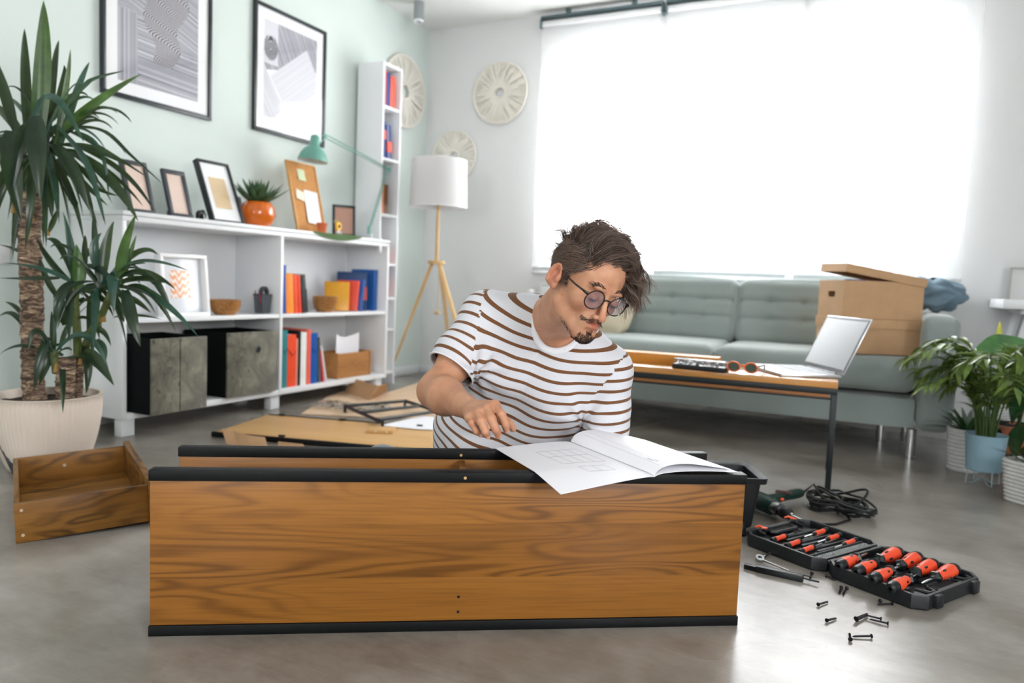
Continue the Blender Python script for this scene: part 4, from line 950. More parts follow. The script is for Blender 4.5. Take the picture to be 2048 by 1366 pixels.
r = thing('dark_fern', 'dark arching fern in the woven pot behind the palm', 'plant', (p.x+.015, p.y+.08, .1725))
for k in range(34):
    a = k*2.4; el = rng.uniform(.35, 1.2); put_leaf(FL, (.02*math.cos(a), .02*math.sin(a), .0), (math.cos(a)*math.cos(el), math.sin(a)*math.cos(el), math.sin(el)), (0, 0, 1), r, sc=rng.uniform(.8, 1.45))
p2 = gp(2058, 1006); woven_pot((p2.x, p2.y, 0), .095, .17, 'white woven pot at the right edge of the picture, in front of the other plants', True)
r = thing('small_foliage_plant', 'small dark leafy plant in the woven pot at the right edge', 'plant', (p2.x, p2.y, .145))
for k in range(22):
    a = k*2.4; el = rng.uniform(.5, 1.3); put_leaf(FL, (.015*math.cos(a), .015*math.sin(a), 0), (math.cos(a)*math.cos(el), math.sin(a)*math.cos(el), math.sin(el)), (0, 0, 1), r, sc=rng.uniform(.5, .9))
# terracotta pot with dark painted leaves, and the broad-leafed plant
p3 = dp(2030, 900, 3.62); p3.z = 0
r = thing('broad_leaf_plant', 'broad-leafed plant in a terracotta pot painted with black leaves', 'plant', p3)
t = NT('painted_terracotta'); vv = t.noise(t.map((14, 14, 22)), 1.0, 1, .4, .8); t.set(Base_Color=t.ramp(vv, [(.47, '#b8694a'), (.49, '#11191a')]), Roughness=.6)
g = G(); g.lathe([(0, 0), (.085, 0), (.10, .02), (.118, .17), (.12, .21), (.112, .21), (.108, .17), (0, .16)], 40); g.obj('pot', t.m, r)
G().lathe([(0, .185), (.108, .186)], 20).obj('soil', plain('soil', '#3a2a1e', .95), r)
BL = blade_mesh('broad_leaf', .30, .19, BIG, 12, 8, .10, .22, .42, .006); BD_ = blade_mesh('broad_leaf_dark', .28, .17, PALMD, 12, 8, .14, .35, .42, .006)
def big(px, py, dep, tx_, ty_, tdep, sc, me, roll=0.0, upv=(0, 0, 1)):
    A = dp(px, py, dep)-p3; B = dp(tx_, ty_, tdep)-p3
    G().tube([V((0, 0, .18)), V((A.x*.35, A.y*.35, A.z*.75)), A], [.007, .005, .0035], 6).obj('stem', STEM, r)
    put_leaf(me, A, B-A, upv, r, sc=sc, roll=roll)
big(2085, 700, 3.5, 1948, 676, 3.42, 1.15, BL, 0.0, (-.1, -.55, .8))
big(2080, 690, 3.45, 1985, 770, 3.35, 1.1, BD_, 0, (-.4, -.7, .5))
big(2080, 760, 3.5, 1985, 830, 3.45, .9, BD_, .3)
big(2085, 740, 3.4, 2010, 820, 3.3, .9, BD_, 0, (-.3, -.8, .4))
big(2090, 640, 3.7, 2045, 560, 3.7, .5, BL, 0)
big(2090, 850, 3.5, 2010, 900, 3.5, .6, BD_, 0)
big(2045, 850, 3.4, 1985, 955, 3.4, .55, BD_, 0)
YL = plain('yellow_marker', '#e3de55', .6); o = G().lathe([(0, 0), (.014, 0), (.004, .055), (0, .06)], 10).obj('plant_tip', leaf_mat('young_leaf', '#c9c63a', '#e0dc58', '#e9e57a')); o.parent = r; o.location = dp(1998, 668, 3.6)-p3
# ---------------------------------------------------------------- bookcase being assembled
GOLD = wood('golden_oak_laminate', '#4a2a0c', '#80521d', '#9c6628', axis=0, s=1.0, rough=.36, lines=22, planks=(2, .125), contrast=1.0, figure=1.0, stretch=.55, seed=1.3)
EDGE = plain('black_edge_strip', '#040608', .5, var=.15, vs=15, spec=.25)
PO = gp(297, 1272); PQ = gp(1474, 1250); Xd2 = (PQ-PO).normalized(); Yd2 = V((0, 0, 1)).cross(Xd2); PLn = (PQ-PO).length
PH = .368; EG = .0235
r = thing('bookcase_carcass', 'half-built golden oak bookcase lying on its side in front of the man', 'bookcase', M=basis(PO, Xd2, Yd2, (0, 0, 1)))
PM = r.matrix_world.copy()
G().box((.002, .001, EG), (PLn-.002, .021, PH-EG), .001).obj('side_board', GOLD, r)
for z0, z1 in ((0, EG-.0003), (PH-EG+.0003, PH)): G().box((0, -.004, z0), (PLn, .030, z1), .0015).obj('edge_strip', EDGE, r)
BY = .215
G().box((-.002, BY+.004, EG), (PLn-.022, BY+.024, PH-EG), .001).obj('side_board', GOLD, r)
for z0, z1 in ((0, EG-.0003), (PH-EG+.0003, PH)): G().box((-.006, BY, z0), (PLn-.012, BY+.028, z1), .0015).obj('edge_strip', EDGE, r)
cx_ = (PM.inverted() @ gp(925, 935, PH-.03)).x
G().box((cx_-.008, .0215, .03), (cx_+.008, BY+.0035, PH-EG-.002), .001).obj('cross_board', GOLD, r)
for a in (.012, PLn-.05): G().box((a, .0215, .03), (a+.016, BY+.0035, .12), .001).obj('cross_board', GOLD, r)
c1 = (PM.inverted() @ gp(923, 903, PH)).x
g = G(); g.cyl((c1, BY-.0006, PH-.012), (c1, BY+.002, PH-.012), .0035, n=12); g.obj('screw_hole', plain('hole_wood', '#c9a06a', .7), r)
g = G(); g.cyl((cx_-.004, -.0046, PH-.012), (cx_-.004, -.002, PH-.012), .0035, n=12); g.obj('screw_hole', plain('hole_wood', '#c9a06a', .7), r)
for px, py in ((917, 1194), (916, 1224)):
    q = PM.inverted() @ gp(px, py, 0); d_ = ray(px, py); 
    # where the sight line meets the face of the board
    n_ = -Yd2; k_ = (PO-CAM).dot(n_)/d_.dot(n_); q = PM.inverted() @ (CAM+d_*k_)
    G().cyl((q.x, .0004, q.z), (q.x, .003, q.z), .0033, n=12).obj('screw_hole', plain('hole_black', '#050505', .9), r)
# instruction booklet lying across the two boards
r = thing('instruction_booklet', 'open white assembly instruction booklet draped over the bookcase boards', 'booklet', M=PM @ Matrix.Translation((0, 0, PH)))
Minv = r.matrix_world.inverted()
def loc(px, py, h=0.0): q = Minv @ gp(px, py, PH+h); return V((q.x, q.y, h))
sp0, sp1 = loc(1141, 884, .012), loc(1308, 951, .002)       # spine: far end, near end
LA, LB = loc(990, 896, .004), loc(1122, 974, .004)          # outer edge of the left page: far, near
RA, RB = loc(1290, 881, .012), loc(1462, 940, .006)         # outer edge of the right page
lift = lambda q, h: V((q.x, q.y, h))
def page(nm, A0, A1, B0, B1, hump, ph, th, off=0.0, fn=None):
    def f(u, v):
        p0 = A0.lerp(A1, v); p1 = B0.lerp(B1, v); p = p0.lerp(p1, u)
        z = p.z + hump*math.sin(PI*min(1, u**.55))*(1-.25*v)+off
        if p.y > BY+.03: pass
        if p.y < -.004: z -= min(.02, (-.004-p.y)*.12)
        if 0.03 < p.y < BY: z = max(z, .004+off)
        return (p.x, p.y, max(z, .0015+off) if -.004 < p.y < .03 or BY < p.y < BY+.03 else z)
    g = G(); g.grid(f, 22, 14); bmesh.ops.recalc_face_normals(g.bm, faces=g.bm.faces[:]); g.solid(th); return g.obj(nm, ph, r, ang=60)
# page print: faint line drawings of the furniture and lines of small text
def print_mat(name, O, U, Vv, kind):
    t = NT(name); mp = t.n.new('ShaderNodeVectorMath'); mp.operation = 'SUBTRACT'; t.L(t.tc.outputs['Object'], mp.inputs[0]); mp.inputs[1].default_value = O
    def dot(a): n_ = t.n.new('ShaderNodeVectorMath'); n_.operation = 'DOT_PRODUCT'; t.L(mp.outputs[0], n_.inputs[0]); n_.inputs[1].default_value = a; return n_.outputs['Value']
    u, v = dot(U), dot(Vv); M = t.math
    def seg(u0, v0, u1, v1, w_=.006):
        if abs(u1-u0) > abs(v1-v0): a = M('LESS_THAN', M('ABSOLUTE', M('SUBTRACT', v, v0)), w_); b = M('MULTIPLY', M('GREATER_THAN', u, min(u0, u1)), M('LESS_THAN', u, max(u0, u1)))
        else: a = M('LESS_THAN', M('ABSOLUTE', M('SUBTRACT', u, u0)), w_); b = M('MULTIPLY', M('GREATER_THAN', v, min(v0, v1)), M('LESS_THAN', v, max(v0, v1)))
        return M('MULTIPLY', a, b)
    segs = []
    if kind == 0:
        for k in range(5): segs.append(seg(.18+.13*k, .25, .18+.13*k, .62)); 
        segs += [seg(.18, .25, .70, .25), seg(.18, .62, .70, .62), seg(.18, .42, .70, .42), seg(.30, .72, .62, .72), seg(.30, .85, .62, .85), seg(.30, .72, .30, .85), seg(.62, .72, .62, .85), seg(.46, .72, .46, .85)]
    else:
        segs += [seg(.10, .06, .10, .96, .003), seg(.18, .06, .18, .96, .003), seg(.135, .80, .135, .87, .012), seg(.155, .86, .155, .90, .01)]
    s_ = segs[0]
    for q in segs[1:]: s_ = M('MAXIMUM', s_, q)
    t.set(Base_Color=t.mix(M('MULTIPLY', s_, .42), '#f2f2f7', '#84868e'), Roughness=.6); return t.m
def dual(A, B, C):       # reciprocal basis for page corner A with sides to B (u) and C (v)
    e1 = B-A; e2 = C-A; a, b, c = e1.dot(e1), e1.dot(e2), e2.dot(e2); D = a*c-b*b
    return (e1*c-e2*b)/D, (e2*a-e1*b)/D
U_, V_ = dual(V((sp0.x, sp0.y, 0)), V((LA.x, LA.y, 0)), V((sp1.x, sp1.y, 0)))
page('page', sp0, sp1, LA, LB, .004, print_mat('page_print_left', (sp0.x, sp0.y, 0), U_, V_, 0), .0012)
U_, V_ = dual(V((sp0.x, sp0.y, 0)), V((RA.x, RA.y, 0)), V((sp1.x, sp1.y, 0)))
page('page', sp0, sp1, RA, RB, .030, print_mat('page_print_right', (sp0.x, sp0.y, 0), U_, V_, 1), .0010, .002)
page('page', sp0, sp1, RA+V((.01, -.006, 0)), RB+V((.012, -.012, 0)), .012, PAPER, .0010, -.001)
# ---------------------------------------------------------------- open drawer box at the left
DO = gp(32, 1088); dX = V((.50, .866, 0)).normalized(); dY = V((-.866, .5, 0)).normalized()
DRW = wood('drawer_oak', '#40270d', '#6c471a', '#8f6229', axis=1, s=1.4, lines=11, rough=.4, figure=1.35, seed=4)
DRX = wood('drawer_oak_cross', '#40270d', '#744c1c', '#96682d', axis=0, s=1.4, lines=10, rough=.4, figure=1.35, seed=7)
DPINE = plain('drawer_edge_pine', '#d2a56a', .6)
r = thing('drawer_box', 'open wooden drawer without contents, on the floor at the left', 'drawer', M=basis(DO, dX, dY, (0, 0, 1)) @ Matrix.Rotation(math.radians(-2.6), 4, 'Y'))
DL, DW, DH = .345, .60, .115
G().box((0, 0, .0), (DL, .014, DH), .001).obj('side_board', DRX, r)
G().box((0, DW-.014, .0), (DL, DW, DH), .001).obj('side_board', DRX, r)
G().box((0, .0145, .0), (.014, DW-.0145, DH), .001).obj('back_board', DRW, r)
G().box((.0145, .0145, .012), (DL-.001, DW-.0145, .018)).obj('bottom_panel', DRX, r)
G().box((DL+.0005, -.018, -.028), (DL+.021, DW+.018, DH+.012), .0015).obj('front_panel', DRW, r)
g = G()
for x, z in ((.018, DH-.02), (.018, .022)): g.cyl((x, .0002, z), (x, -.0015, z), .0045, n=14)
g.cyl((DL*.44, DW-.0142, DH*.62), (DL*.44, DW-.0165, DH*.62), .0055, n=14)
g.obj('screw_cap', plain('cap_beige', '#b9a286', .4), r)
# ---------------------------------------------------------------- parts lying behind
LO = gp(428, 866, .02); LO.z = 0; lX = V((.965, .262, 0)).normalized(); lY = V((-.262, .965, 0)).normalized()
LIGHT = wood('light_oak_laminate', '#b98a50', '#d2a468', '#dfb67e', axis=0, s=1.0, lines=7, rough=.4, figure=.45, contrast=.6)
r = thing('flat_side_board', 'pale oak board with black edge strips lying flat on the floor behind the bookcase', 'board', M=basis(LO, lX, lY, (0, 0, 1)))
G().box((0, .012, .006), (1.22, .505, .024), .001).obj('board', LIGHT, r)
G().box((-.012, -.004, .002), (1.22, .0115, .026), .001).obj('edge_strip', EDGE, r); G().box((0, .5055, .004), (1.22, .518, .0275), .001).obj('edge_strip', EDGE, r)
for x, y in ((.07, .500), (.42, .500), (.85, .500), (.33, .012)): G().box((x, y-.006, .0275), (x+.03, y+.008, .036), .001).obj('fixing_clip', BLACKM, r)
# block of wood with dowel holes
bl = gp(735, 866, .024); r = thing('wood_block', 'small oak block with two pale dowels lying on the flat board', 'wood block', M=basis((bl.x, bl.y, .0245), V((.90, .43, 0)).normalized(), V((-.43, .90, 0)).normalized(), (0, 0, 1)))
G().box((0, 0, 0), (.125, .10, .016), .001).obj('block', LIGHT, r)
g = G(); g.cyl((.04, .001, .008), (.04, -.003, .008), .004, n=10); g.cyl((.095, .001, .008), (.095, -.003, .008), .004, n=10); g.obj('dowel', plain('dowel_white', '#efe9dc', .6), r)
# cardboard packing
def sheet(nm, px, h, th, m, lab, cat, n=None, z=None):
    pts = [gp(a, b, h) for a, b in px]; o0 = pts[0]; g = G(); g.prism([(p.x-o0.x, p.y-o0.y) for p in pts], 0, th)
    o = g.obj(nm, m, loc=(o0.x, o0.y, h)); o['label'] = lab; o['category'] = cat; return o
sheet('cardboard_sheet', [(602, 829), (655, 795), (700, 778), (770, 788), (842, 765), (905, 775), (905, 838), (760, 836)], .001, .005, CARD_L, 'large pale cardboard sheet spread on the floor under the black metal frame', 'cardboard')
A, B, C_, D4 = gp(690, 786, .008), gp(738, 800, .008), dp(757, 772, (gp(738, 800, .008)-CAM).dot(fw)-.01), dp(706, 756, (gp(690, 786, .008)-CAM).dot(fw)+.02)
E5 = dp(774, 768, (gp(738, 800, .008)-CAM).dot(fw)+.03)
r = thing('cardboard_flap', 'bent brown cardboard flap standing up on the cardboard sheet', 'cardboard', A)
g = G(); g.grid(lambda u, v: (A.lerp(B, u)).lerp(D4.lerp(C_, u), v)-A+V((0, 0, .0)), 6, 4).solid(.004); g.obj('flap', CARD, r)
g = G(); g.grid(lambda u, v: (B.lerp(gp(775, 783, .008), u)).lerp(C_.lerp(E5, u), v)-A, 4, 4).solid(.004); g.obj('flap', CARD, r)
# torn cardboard pieces against the near edge of the board
k0, k1 = gp(455, 888, .0), gp(537, 893, .0)
dc = (gp(455, 888)-CAM).dot(fw)
r = thing('torn_cardboard', 'torn brown cardboard strip leaning on the near edge of the flat board', 'cardboard', k0)
P0, P1, P2, P3 = dp(455, 892, dc), dp(535, 895, dc-.06), dp(530, 874, dc-.03), dp(444, 857, dc+.03)
g = G(); mid0, mid3 = P0.lerp(P1, .28)+V((0, 0, -.0)), P3.lerp(P2, .26)
g.grid(lambda u, v: P0.lerp(mid0, u).lerp(P3.lerp(mid3, u), v)-k0, 4, 4).solid(.003); g.obj('end_piece', CARD, r)
g = G(); g.grid(lambda u, v: (mid0.lerp(P1, u)+V((0, 0, .006*math.sin(9*u)))).lerp(mid3.lerp(P2, u)+V((0, -.02*math.sin(PI*u), 0)), v)-k0, 10, 4).solid(.003); g.obj('long_piece', CARD, r)
q0 = gp(556, 895, .0); dc2 = (q0-CAM).dot(fw)
r = thing('cardboard_scrap', 'small cardboard scrap beside the torn strip', 'cardboard', q0)
g = G(); Q = [dp(556, 893, dc2), dp(610, 896, dc2-.03), dp(606, 888, dc2-.02), dp(556, 883, dc2)]
g.grid(lambda u, v: Q[0].lerp(Q[1], u).lerp(Q[3].lerp(Q[2], u), v)-q0, 6, 3).solid(.003); g.obj('scrap', CARD, r)
# white paper sheet and crumpled plastic
sheet('paper_sheet_flat', [(760, 851), (845, 832), (905, 838), (905, 862), (830, 858)], .028, .001, PAPER, 'white paper sheet on the floor behind the man', 'paper')
CL = glass('cloudy_plastic', (.86, .88, .88, 1), .22)
pc = gp(660, 826, .0)
g = G(); g.grid(lambda u, v: ((u-.5)*.46, (v-.5)*.20, .012+.035*abs(noise.noise(V((u*7, v*4, 1))))+.02*abs(noise.noise(V((u*17, v*9, 5))))), 40, 18).solid(.0006)
o = g.obj('plastic_wrap', CL, loc=(pc.x+.03, pc.y+.14, .004), ang=20); o.rotation_euler = (0, 0, .15); o['label'] = 'crumpled clear plastic wrap beside the black metal frame'; o['category'] = 'plastic wrap'
# black metal ladder frame
fa, fb, fc, fd = gp(690, 812, .045), gp(765, 845, .045), gp(810, 802, .045), gp(885, 826, .045)
r = thing('ladder_rack', 'black metal ladder-shaped frame lying on the cardboard sheet', 'metal frame', (fa.x, fa.y, 0))
O_ = V((fa.x, fa.y, 0)); rt = .0105
for a, b in ((fa, fb), (fc, fd)): G().tube([a-O_, b-O_], rt, 4, up=(0, 0, 1)).obj('side_rail', BLACKM, r, ang=30)
for s in (0.0, .42, .86): G().tube([fa.lerp(fb, s)-O_, fc.lerp(fd, s)-O_], rt*.9, 4, up=(0, 0, 1)).obj('cross_bar', BLACKM, r, ang=30)
for q in (fa, fb, fc, fd): G().tube([q-O_, V((q.x, q.y, .007))-O_], rt, 4).obj('stub_foot', BLACKM, r, ang=30)
# grey metal tube seen between the man's arm and body
r = thing('metal_tube', 'silver and dark metal tube slanting behind the man', 'tube', dp(1120, 885, 2.50))
o0 = dp(1120, 885, 2.50); o1 = dp(1185, 842, 2.62); 
q0 = o0-(o1-o0)*1.1
G().tube([q0-o0, o1-o0], .0065, 10).obj('tube', CHROME, r); G().tube([q0-o0+V((0, 0, -.012)), o1-o0+V((0, 0, -.012))], .007, 10).obj('grip', plain('dark_teal', '#22403f', .5), r)
G().tube([q0-o0, V((q0.x-.05, q0.y-.02, .01))-o0], .0065, 10).obj('bent_end', CHROME, r)
# leaning black bar frame at the left edge
g1 = gp(30, 946, .012); dd0 = (g1-CAM).dot(fw)
r = thing('black_bar_frame', 'black square-bar metal frame standing at the left edge beside the ribbed pot', 'metal frame', (g1.x, g1.y, 0)); O_ = V((g1.x, g1.y, 0))
G().tube([g1-O_, dp(-45, 790, dd0)-O_], .0125, 4, up=(0, 0, 1)).obj('leg_bar', BLACKM, r, ang=30)
G().tube([g1-O_-V((.0, 0, 0)), V((dp(72, 944, dd0-.04).x, dp(72, 944, dd0-.04).y, .012))-O_], .0125, 4, up=(0, 0, 1)).obj('foot_bar', BLACKM, r, ang=30)
q_ = dp(-45, 790, dd0); G().tube([q_-O_, V((q_.x-.12, q_.y-.3, .012))-O_], .0125, 4, up=(0, 0, 1)).obj('leg_bar', BLACKM, r, ang=30)
# ---------------------------------------------------------------- black tub beside the bookcase
c_nr = gp(1520, 1050, .0)        # near right bottom corner
r = thing('black_tub', 'black plastic tub behind the right end of the bookcase', 'tub', M=heading((-.482, 2.626, 0), (.907, .42)))
def rr(w_, d_, rad, n=5):
    out = []
    for cx, cy, a0 in ((w_-rad, d_-rad, 0), (-w_+rad, d_-rad, PI/2), (-w_+rad, -d_+rad, PI), (w_-rad, -d_+rad, 1.5*PI)):
        for k in range(n+1): a = a0+PI/2*k/n; out.append((cx+rad*math.cos(a), cy+rad*math.sin(a)))
    return out
def loft(g, rings):
    vs = [[g.v(p) for p in ring] for ring in rings]; n = len(vs[0])
    for a, b in zip(vs, vs[1:]):
        for k in range(n): g._f([a[k], a[(k+1) % n], b[(k+1) % n], b[k]])
    g._f(vs[0][::-1]); g._f(vs[-1]); return g
TBH = .18
g = G(); lv = [(.112, .088, .003, .02), (.116, .092, .006, .02), (.132, .106, TBH-.03, .02), (.132, .106, TBH-.022, .02), (.148, .122, TBH-.020, .02), (.150, .124, TBH, .02), (.144, .118, TBH, .018), (.128, .102, TBH-.008, .018), (.112, .086, .012, .016)]
loft(g, [[(x, y, z) for x, y in rr(a, b, rd)] for a, b, z, rd in lv]); g.obj('tub_body', PLASTIC, r)
# ---------------------------------------------------------------- drill
q = gp(1560, 1015, .045)
GRN = plain('dark_green_casing', '#12302a', .4, var=.12, vs=30, bump=.1)
r = thing('power_drill', 'dark green corded power drill lying on the floor beside the black tub', 'drill', (0, 0, 0))
ax_a = gp(1500, 985, .045); ax_b = gp(1600, 1030, .045); dA = (ax_b-ax_a).normalized(); b0 = gp(1533, 1005, .045)
b0 = V((b0.x, b0.y, .040)); r.location = (b0.x, b0.y, 0); O_ = V((b0.x, b0.y, 0)); b0 = b0-O_; dA.z = 0; dA.normalize()
g = G(); g.lathe([(0, -.10), (.022, -.098), (.031, -.08), (.033, -.03), (.031, .03), (.027, .045), (0, .046)], 24, b0, axis=dA); g.obj('motor_housing', GRN, r)
g = G(); g.lathe([(.024, .0465), (.025, .06), (.0245, .078), (.0, .079)], 24, b0, axis=dA); g.obj('collar', STEEL, r)
g = G(); g.lathe([(.018, .079), (.019, .088), (.0215, .092), (.0215, .112), (.016, .128), (.010, .134), (0, .134)], 20, b0, axis=dA, ripple=lambda k, j: .05*(k % 2)); g.obj('chuck', BLACK, r)
g = G(); g.lathe([(.0095, .1345), (.0075, .141), (.0, .141)], 16, b0, axis=dA); g.cyl(b0+dA*.141, b0+dA*.185, .0032, n=8); g.obj('bit_holder', CHROME, r)
h0 = b0-dA*.03; h1 = gp(1600, 986, .035)-O_; h1.z = .036; h2 = h0.lerp(h1, .55)
g = G(); g.tube([h0, h0.lerp(h1, .3), h2, h0.lerp(h1, .9), h1], [.024, .021, .020, .022, .019], 14, flat=.85); g.obj('handle', GRN, r)
G().ell(h0.lerp(h1, .42)+V((0, 0, .0))+(dA*.021), (.009, .009, .006)).obj('trigger', plain('drill_orange', '#e8512a', .4), r)
g = G(); g.box(h2+V((-.028, -.014, .014)), h2+V((.03, .014, .0205)), .002); g.obj('name_plate', plain('plate_maroon', '#4a2b26', .4), r)
ce = h1+(h1-h0).normalized()*.03
G().tube([h1, ce], [.009, .0055], 10).obj('cord_sleeve', BLACK, r)
# cable coil
rng = random.Random(9); cc = gp(1662, 1012, .02); c2 = gp(1700, 1022, .02)
pts = [ce+O_, ce+O_+V((.03, .02, .03))]
ctr = V(((cc.x+c2.x)/2, (cc.y+c2.y)/2, 0)); ld = (c2-cc); ld.z = 0; la = math.atan2(ld.y, ld.x)
for k in range(11*26):
    a = 2*PI*k/26+2.4; tt = k/(11*26); R1_ = .108+.020*math.sin(tt*31); R2_ = .060+.016*math.cos(tt*27)
    x = R1_*math.cos(a); y = R2_*math.sin(a); pinch = 1-.45*math.exp(-(x/.03)**2); y *= pinch
    z = .006+.062*tt*(.6+.4*math.sin(a+tt*7))+.040*abs(math.sin(tt*31))*(.5+.5*math.sin(a*1.0+tt*40))
    ca, sa = math.cos(la), math.sin(la); pts.append(V((ctr.x+x*ca-y*sa, ctr.y+x*sa+y*ca, z)))
pts += [gp(1700, 1040, .006), gp(1672, 1048, .005), gp(1640, 1049, .005)]
o = G().tube(pts, .0044, 7).obj('cable_coil', plain('black_rubber', '#0c1113', .35), loc=(0, 0, 0)); o['label'] = 'coiled black power cable on the floor under the coffee table end'; o['category'] = 'cable'
g = G(); g.tube([ctr+V((.008*math.cos(a)-.005*0, .034*math.sin(a), .032+.032*math.cos(a+.5))) for a in [2*PI*k/20 for k in range(20)]], .0045, 8, closed=True)
o = g.obj('cable_tie', plain('black_rubber', '#0c1113', .35)); o['label'] = 'black strap tied round the middle of the cable coil'; o['category'] = 'strap'
# ---------------------------------------------------------------- tool case
hx = V((.293, -.138, 0)); Hm = (V((-.328, 2.422, 0))+V((-.212, 2.689, 0))+V((.153, 2.125, 0))+V((.295, 2.41, 0)))/4
Hc = (V((-.086, 2.256, 0))+V((.043, 2.563, 0)))/2
cX = ((V((.153, 2.125, 0))+V((.295, 2.41, 0)))/2-(V((-.328, 2.422, 0))+V((-.212, 2.689, 0)))/2).normalized(); cY = V((0, 0, 1)).cross(cX)
CLn, CWd = .283, .318
case = thing('tool_case', 'open black two-part plastic tool case full of orange-handled screwdrivers', 'tool case', M=basis(Hc, cX, cY, (0, 0, 1)))
CM = case.matrix_world.copy()
TRAY = plain('moulded_tray', '#23292d', .5, var=.1, bump=.1)
def chamf(x0, x1, y0, y1, c): return [(x0+c, y0), (x1-c, y0), (x1, y0+c), (x1, y1-c), (x1-c, y1), (x0+c, y1), (x0, y1-c), (x0, y0+c)]
RH = .040
def half(x0, x1, nm, sgn):
    w2 = CWd/2; c = .03
    lv = [(-.004, .0), (0, .004), (0, RH-.004), (-.002, RH), (-.010, RH), (-.012, RH-.004), (-.012, .020)]
    g = G(); loft(g, [[(x, y, z) for x, y in chamf(x0-o_, x1+o_, -w2-o_, w2+o_, c+o_*.6)] for o_, z in lv]); h = g.obj(nm, PLASTIC, case)
    # handle end: cut-out loop and corner latches
    xe = x1 if sgn > 0 else x0
    g = G(); hx_ = xe-sgn*.052
    ring = [(hx_+sgn*a, b) for a, b in ((0, -.052), (.012, -.062), (.040, -.062), (.040, .062), (.012, .062), (0, .052))]
    g.tube([(x, y, RH-.006) for x, y in ring], .006, 6, closed=True); g.obj('handle_frame', PLASTIC, case)
    g = G(); g.prism([(hx_+sgn*a, b) for a, b in ((.004, -.046), (.012, -.054), (.034, -.054), (.034, .054), (.012, .054), (.004, .046))][::1 if sgn > 0 else -1], RH-.010, RH-.007); g.obj('handle_opening', plain('hole_black', '#050505', .9), case)
    for y in (-.105, .085):
        g = G(); g.box((xe-.006 if sgn > 0 else xe-.012, y, .004), (xe+.012 if sgn > 0 else xe+.006, y+.03, RH-.002), .003); g.obj('latch', PLASTIC, case)
        g = G(); g.tube([(xe-sgn*.05, y, RH-.004), (xe-sgn*.018, y+.006, RH-.004), (xe-sgn*.014, y+.03, RH-.004), (xe-sgn*.03, y+.036, RH-.004)], .0045, 6); g.obj('latch_rib', PLASTIC, case)
    return h
half(.004, .004+CLn, 'lid_shell', 1); half(-.004-CLn, -.004, 'base_shell', -1)
for y in (-.11, 0, .11): G().box((-.006, y-.02, RH-.014), (.006, y+.02, RH-.004), .003).obj('hinge', PLASTIC, case)
Ci = CM.inverted()
def cp(px, py, h): q = Ci @ gp(px, py, h); return V((q.x, q.y, h))
# moulded ribs
g = G(); rng = random.Random(4)
for k in range(5):
    x = .03+k*.038; g.box((x, -.075, .0205), (x+.012, .02, .027), .001); g.box((x+.014, -.01, .0205), (x+.022, .07, .029), .001)
for k in range(4): g.box((.05+k*.040, -.03, .0205), (.07+k*.040, .03, .030), .0015)
g.obj('moulded_ribs', TRAY, case)
g = G()
for k in range(3):
    x = -.215+k*.055
    g.box((x, -.12, .0205), (x+.008, .12, .027), .001); g.box((x+.02, -.06, .0205), (x+.03, .05, .0275), .001)
g.box((-.060, -.135, .0205), (-.055, .135, .034), .001); g.box((-.022, -.135, .0205), (-.017, .135, .034), .001)
g.obj('moulded_ribs', TRAY, case)
ORD = 'first second third fourth fifth sixth seventh eighth ninth tenth eleventh twelfth thirteenth fourteenth fifteenth sixteenth seventeenth eighteenth nineteenth twentieth twenty-first twenty-second'.split()
for k in range(22):
    y = -.126+k*.012
    g = G(); g.tube([(-.050, y, .028), (-.036, y, .030), (-.0355, y, .030), (-.026, y, .031)], [.0036, .0036, .0022, .0022], 6)
    o = g.obj('driver_bit', STEEL); o.matrix_world = CM; o['label'] = f'steel driver bit, {ORD[k]} from the near end of the row beside the case hinge'; o['category'] = 'driver bit'; o['group'] = 'driver bits in the tool case'
ORH = plain('handle_orange', '#ea4f2a', .38, var=.05, vs=30)
# big screwdrivers: local +X along the shaft, origin at the handle's end
def screwdriver(L_h, R_h, L_s, thick=.0035):
    r = thing('screwdriver', '', 'screwdriver')
    g = G(); g.lathe([(R_h*.30, .0), (R_h*.75, .003), (R_h*.95, .012), (R_h*1.0, .019), (R_h*.98, .0255), (0, .026)][::1], 20, axis=(1, 0, 0)); g.obj('end_cap', BLACK, r)
    g = G(); g.lathe([(R_h*.98, .0262), (R_h*1.02, .038), (R_h*.94, L_h*.55), (R_h*.68, L_h*.80), (R_h*.70, L_h-.012), (R_h*.66, L_h-.010), (0, L_h-.010)], 22, axis=(1, 0, 0), ripple=lambda k, j: .03*math.cos(k*2*PI*6/22)); g.obj('grip', ORH, r)
    g = G(); g.ell((L_h*.66, 0, R_h*.66), (.012, .004, .004)); g.ell((L_h*.66, R_h*.66, 0), (.012, .004, .004)); g.ell((L_h*.66, -R_h*.6, R_h*.1), (.012, .004, .004)); g.obj('grip_inset', BLACK, r)
    g = G(); g.lathe([(R_h*.60, L_h-.0095), (R_h*.95, L_h-.003), (R_h*.90, L_h+.004), (R_h*.5, L_h+.008), (R_h*.32, L_h+.016), (0, L_h+.016)], 6, axis=(1, 0, 0)); g.obj('collar', BLACK, r, ang=25)
    g = G(); g.tube([(L_h+.015, 0, 0), (L_h+L_s-.012, 0, 0), (L_h+L_s, 0, 0)], [thick, thick, thick*.55], 8); g.obj('shaft', CHROME, r); return r
def aim(A, B, roll=0.0):
    X = (B-A).normalized(); Y = V((0, 0, 1)).cross(X).normalized(); Z = X.cross(Y); return basis(A, X, Y, Z) @ Matrix.Rotation(roll, 4, 'X')
first = screwdriver(.112, .0175, .070); used = []
ROWL = [((1677, 1133), (1750, 1099)), ((1712, 1144), (1790, 1108)), ((1745, 1160), (1830, 1116)), ((1781, 1178), (1866, 1130))]
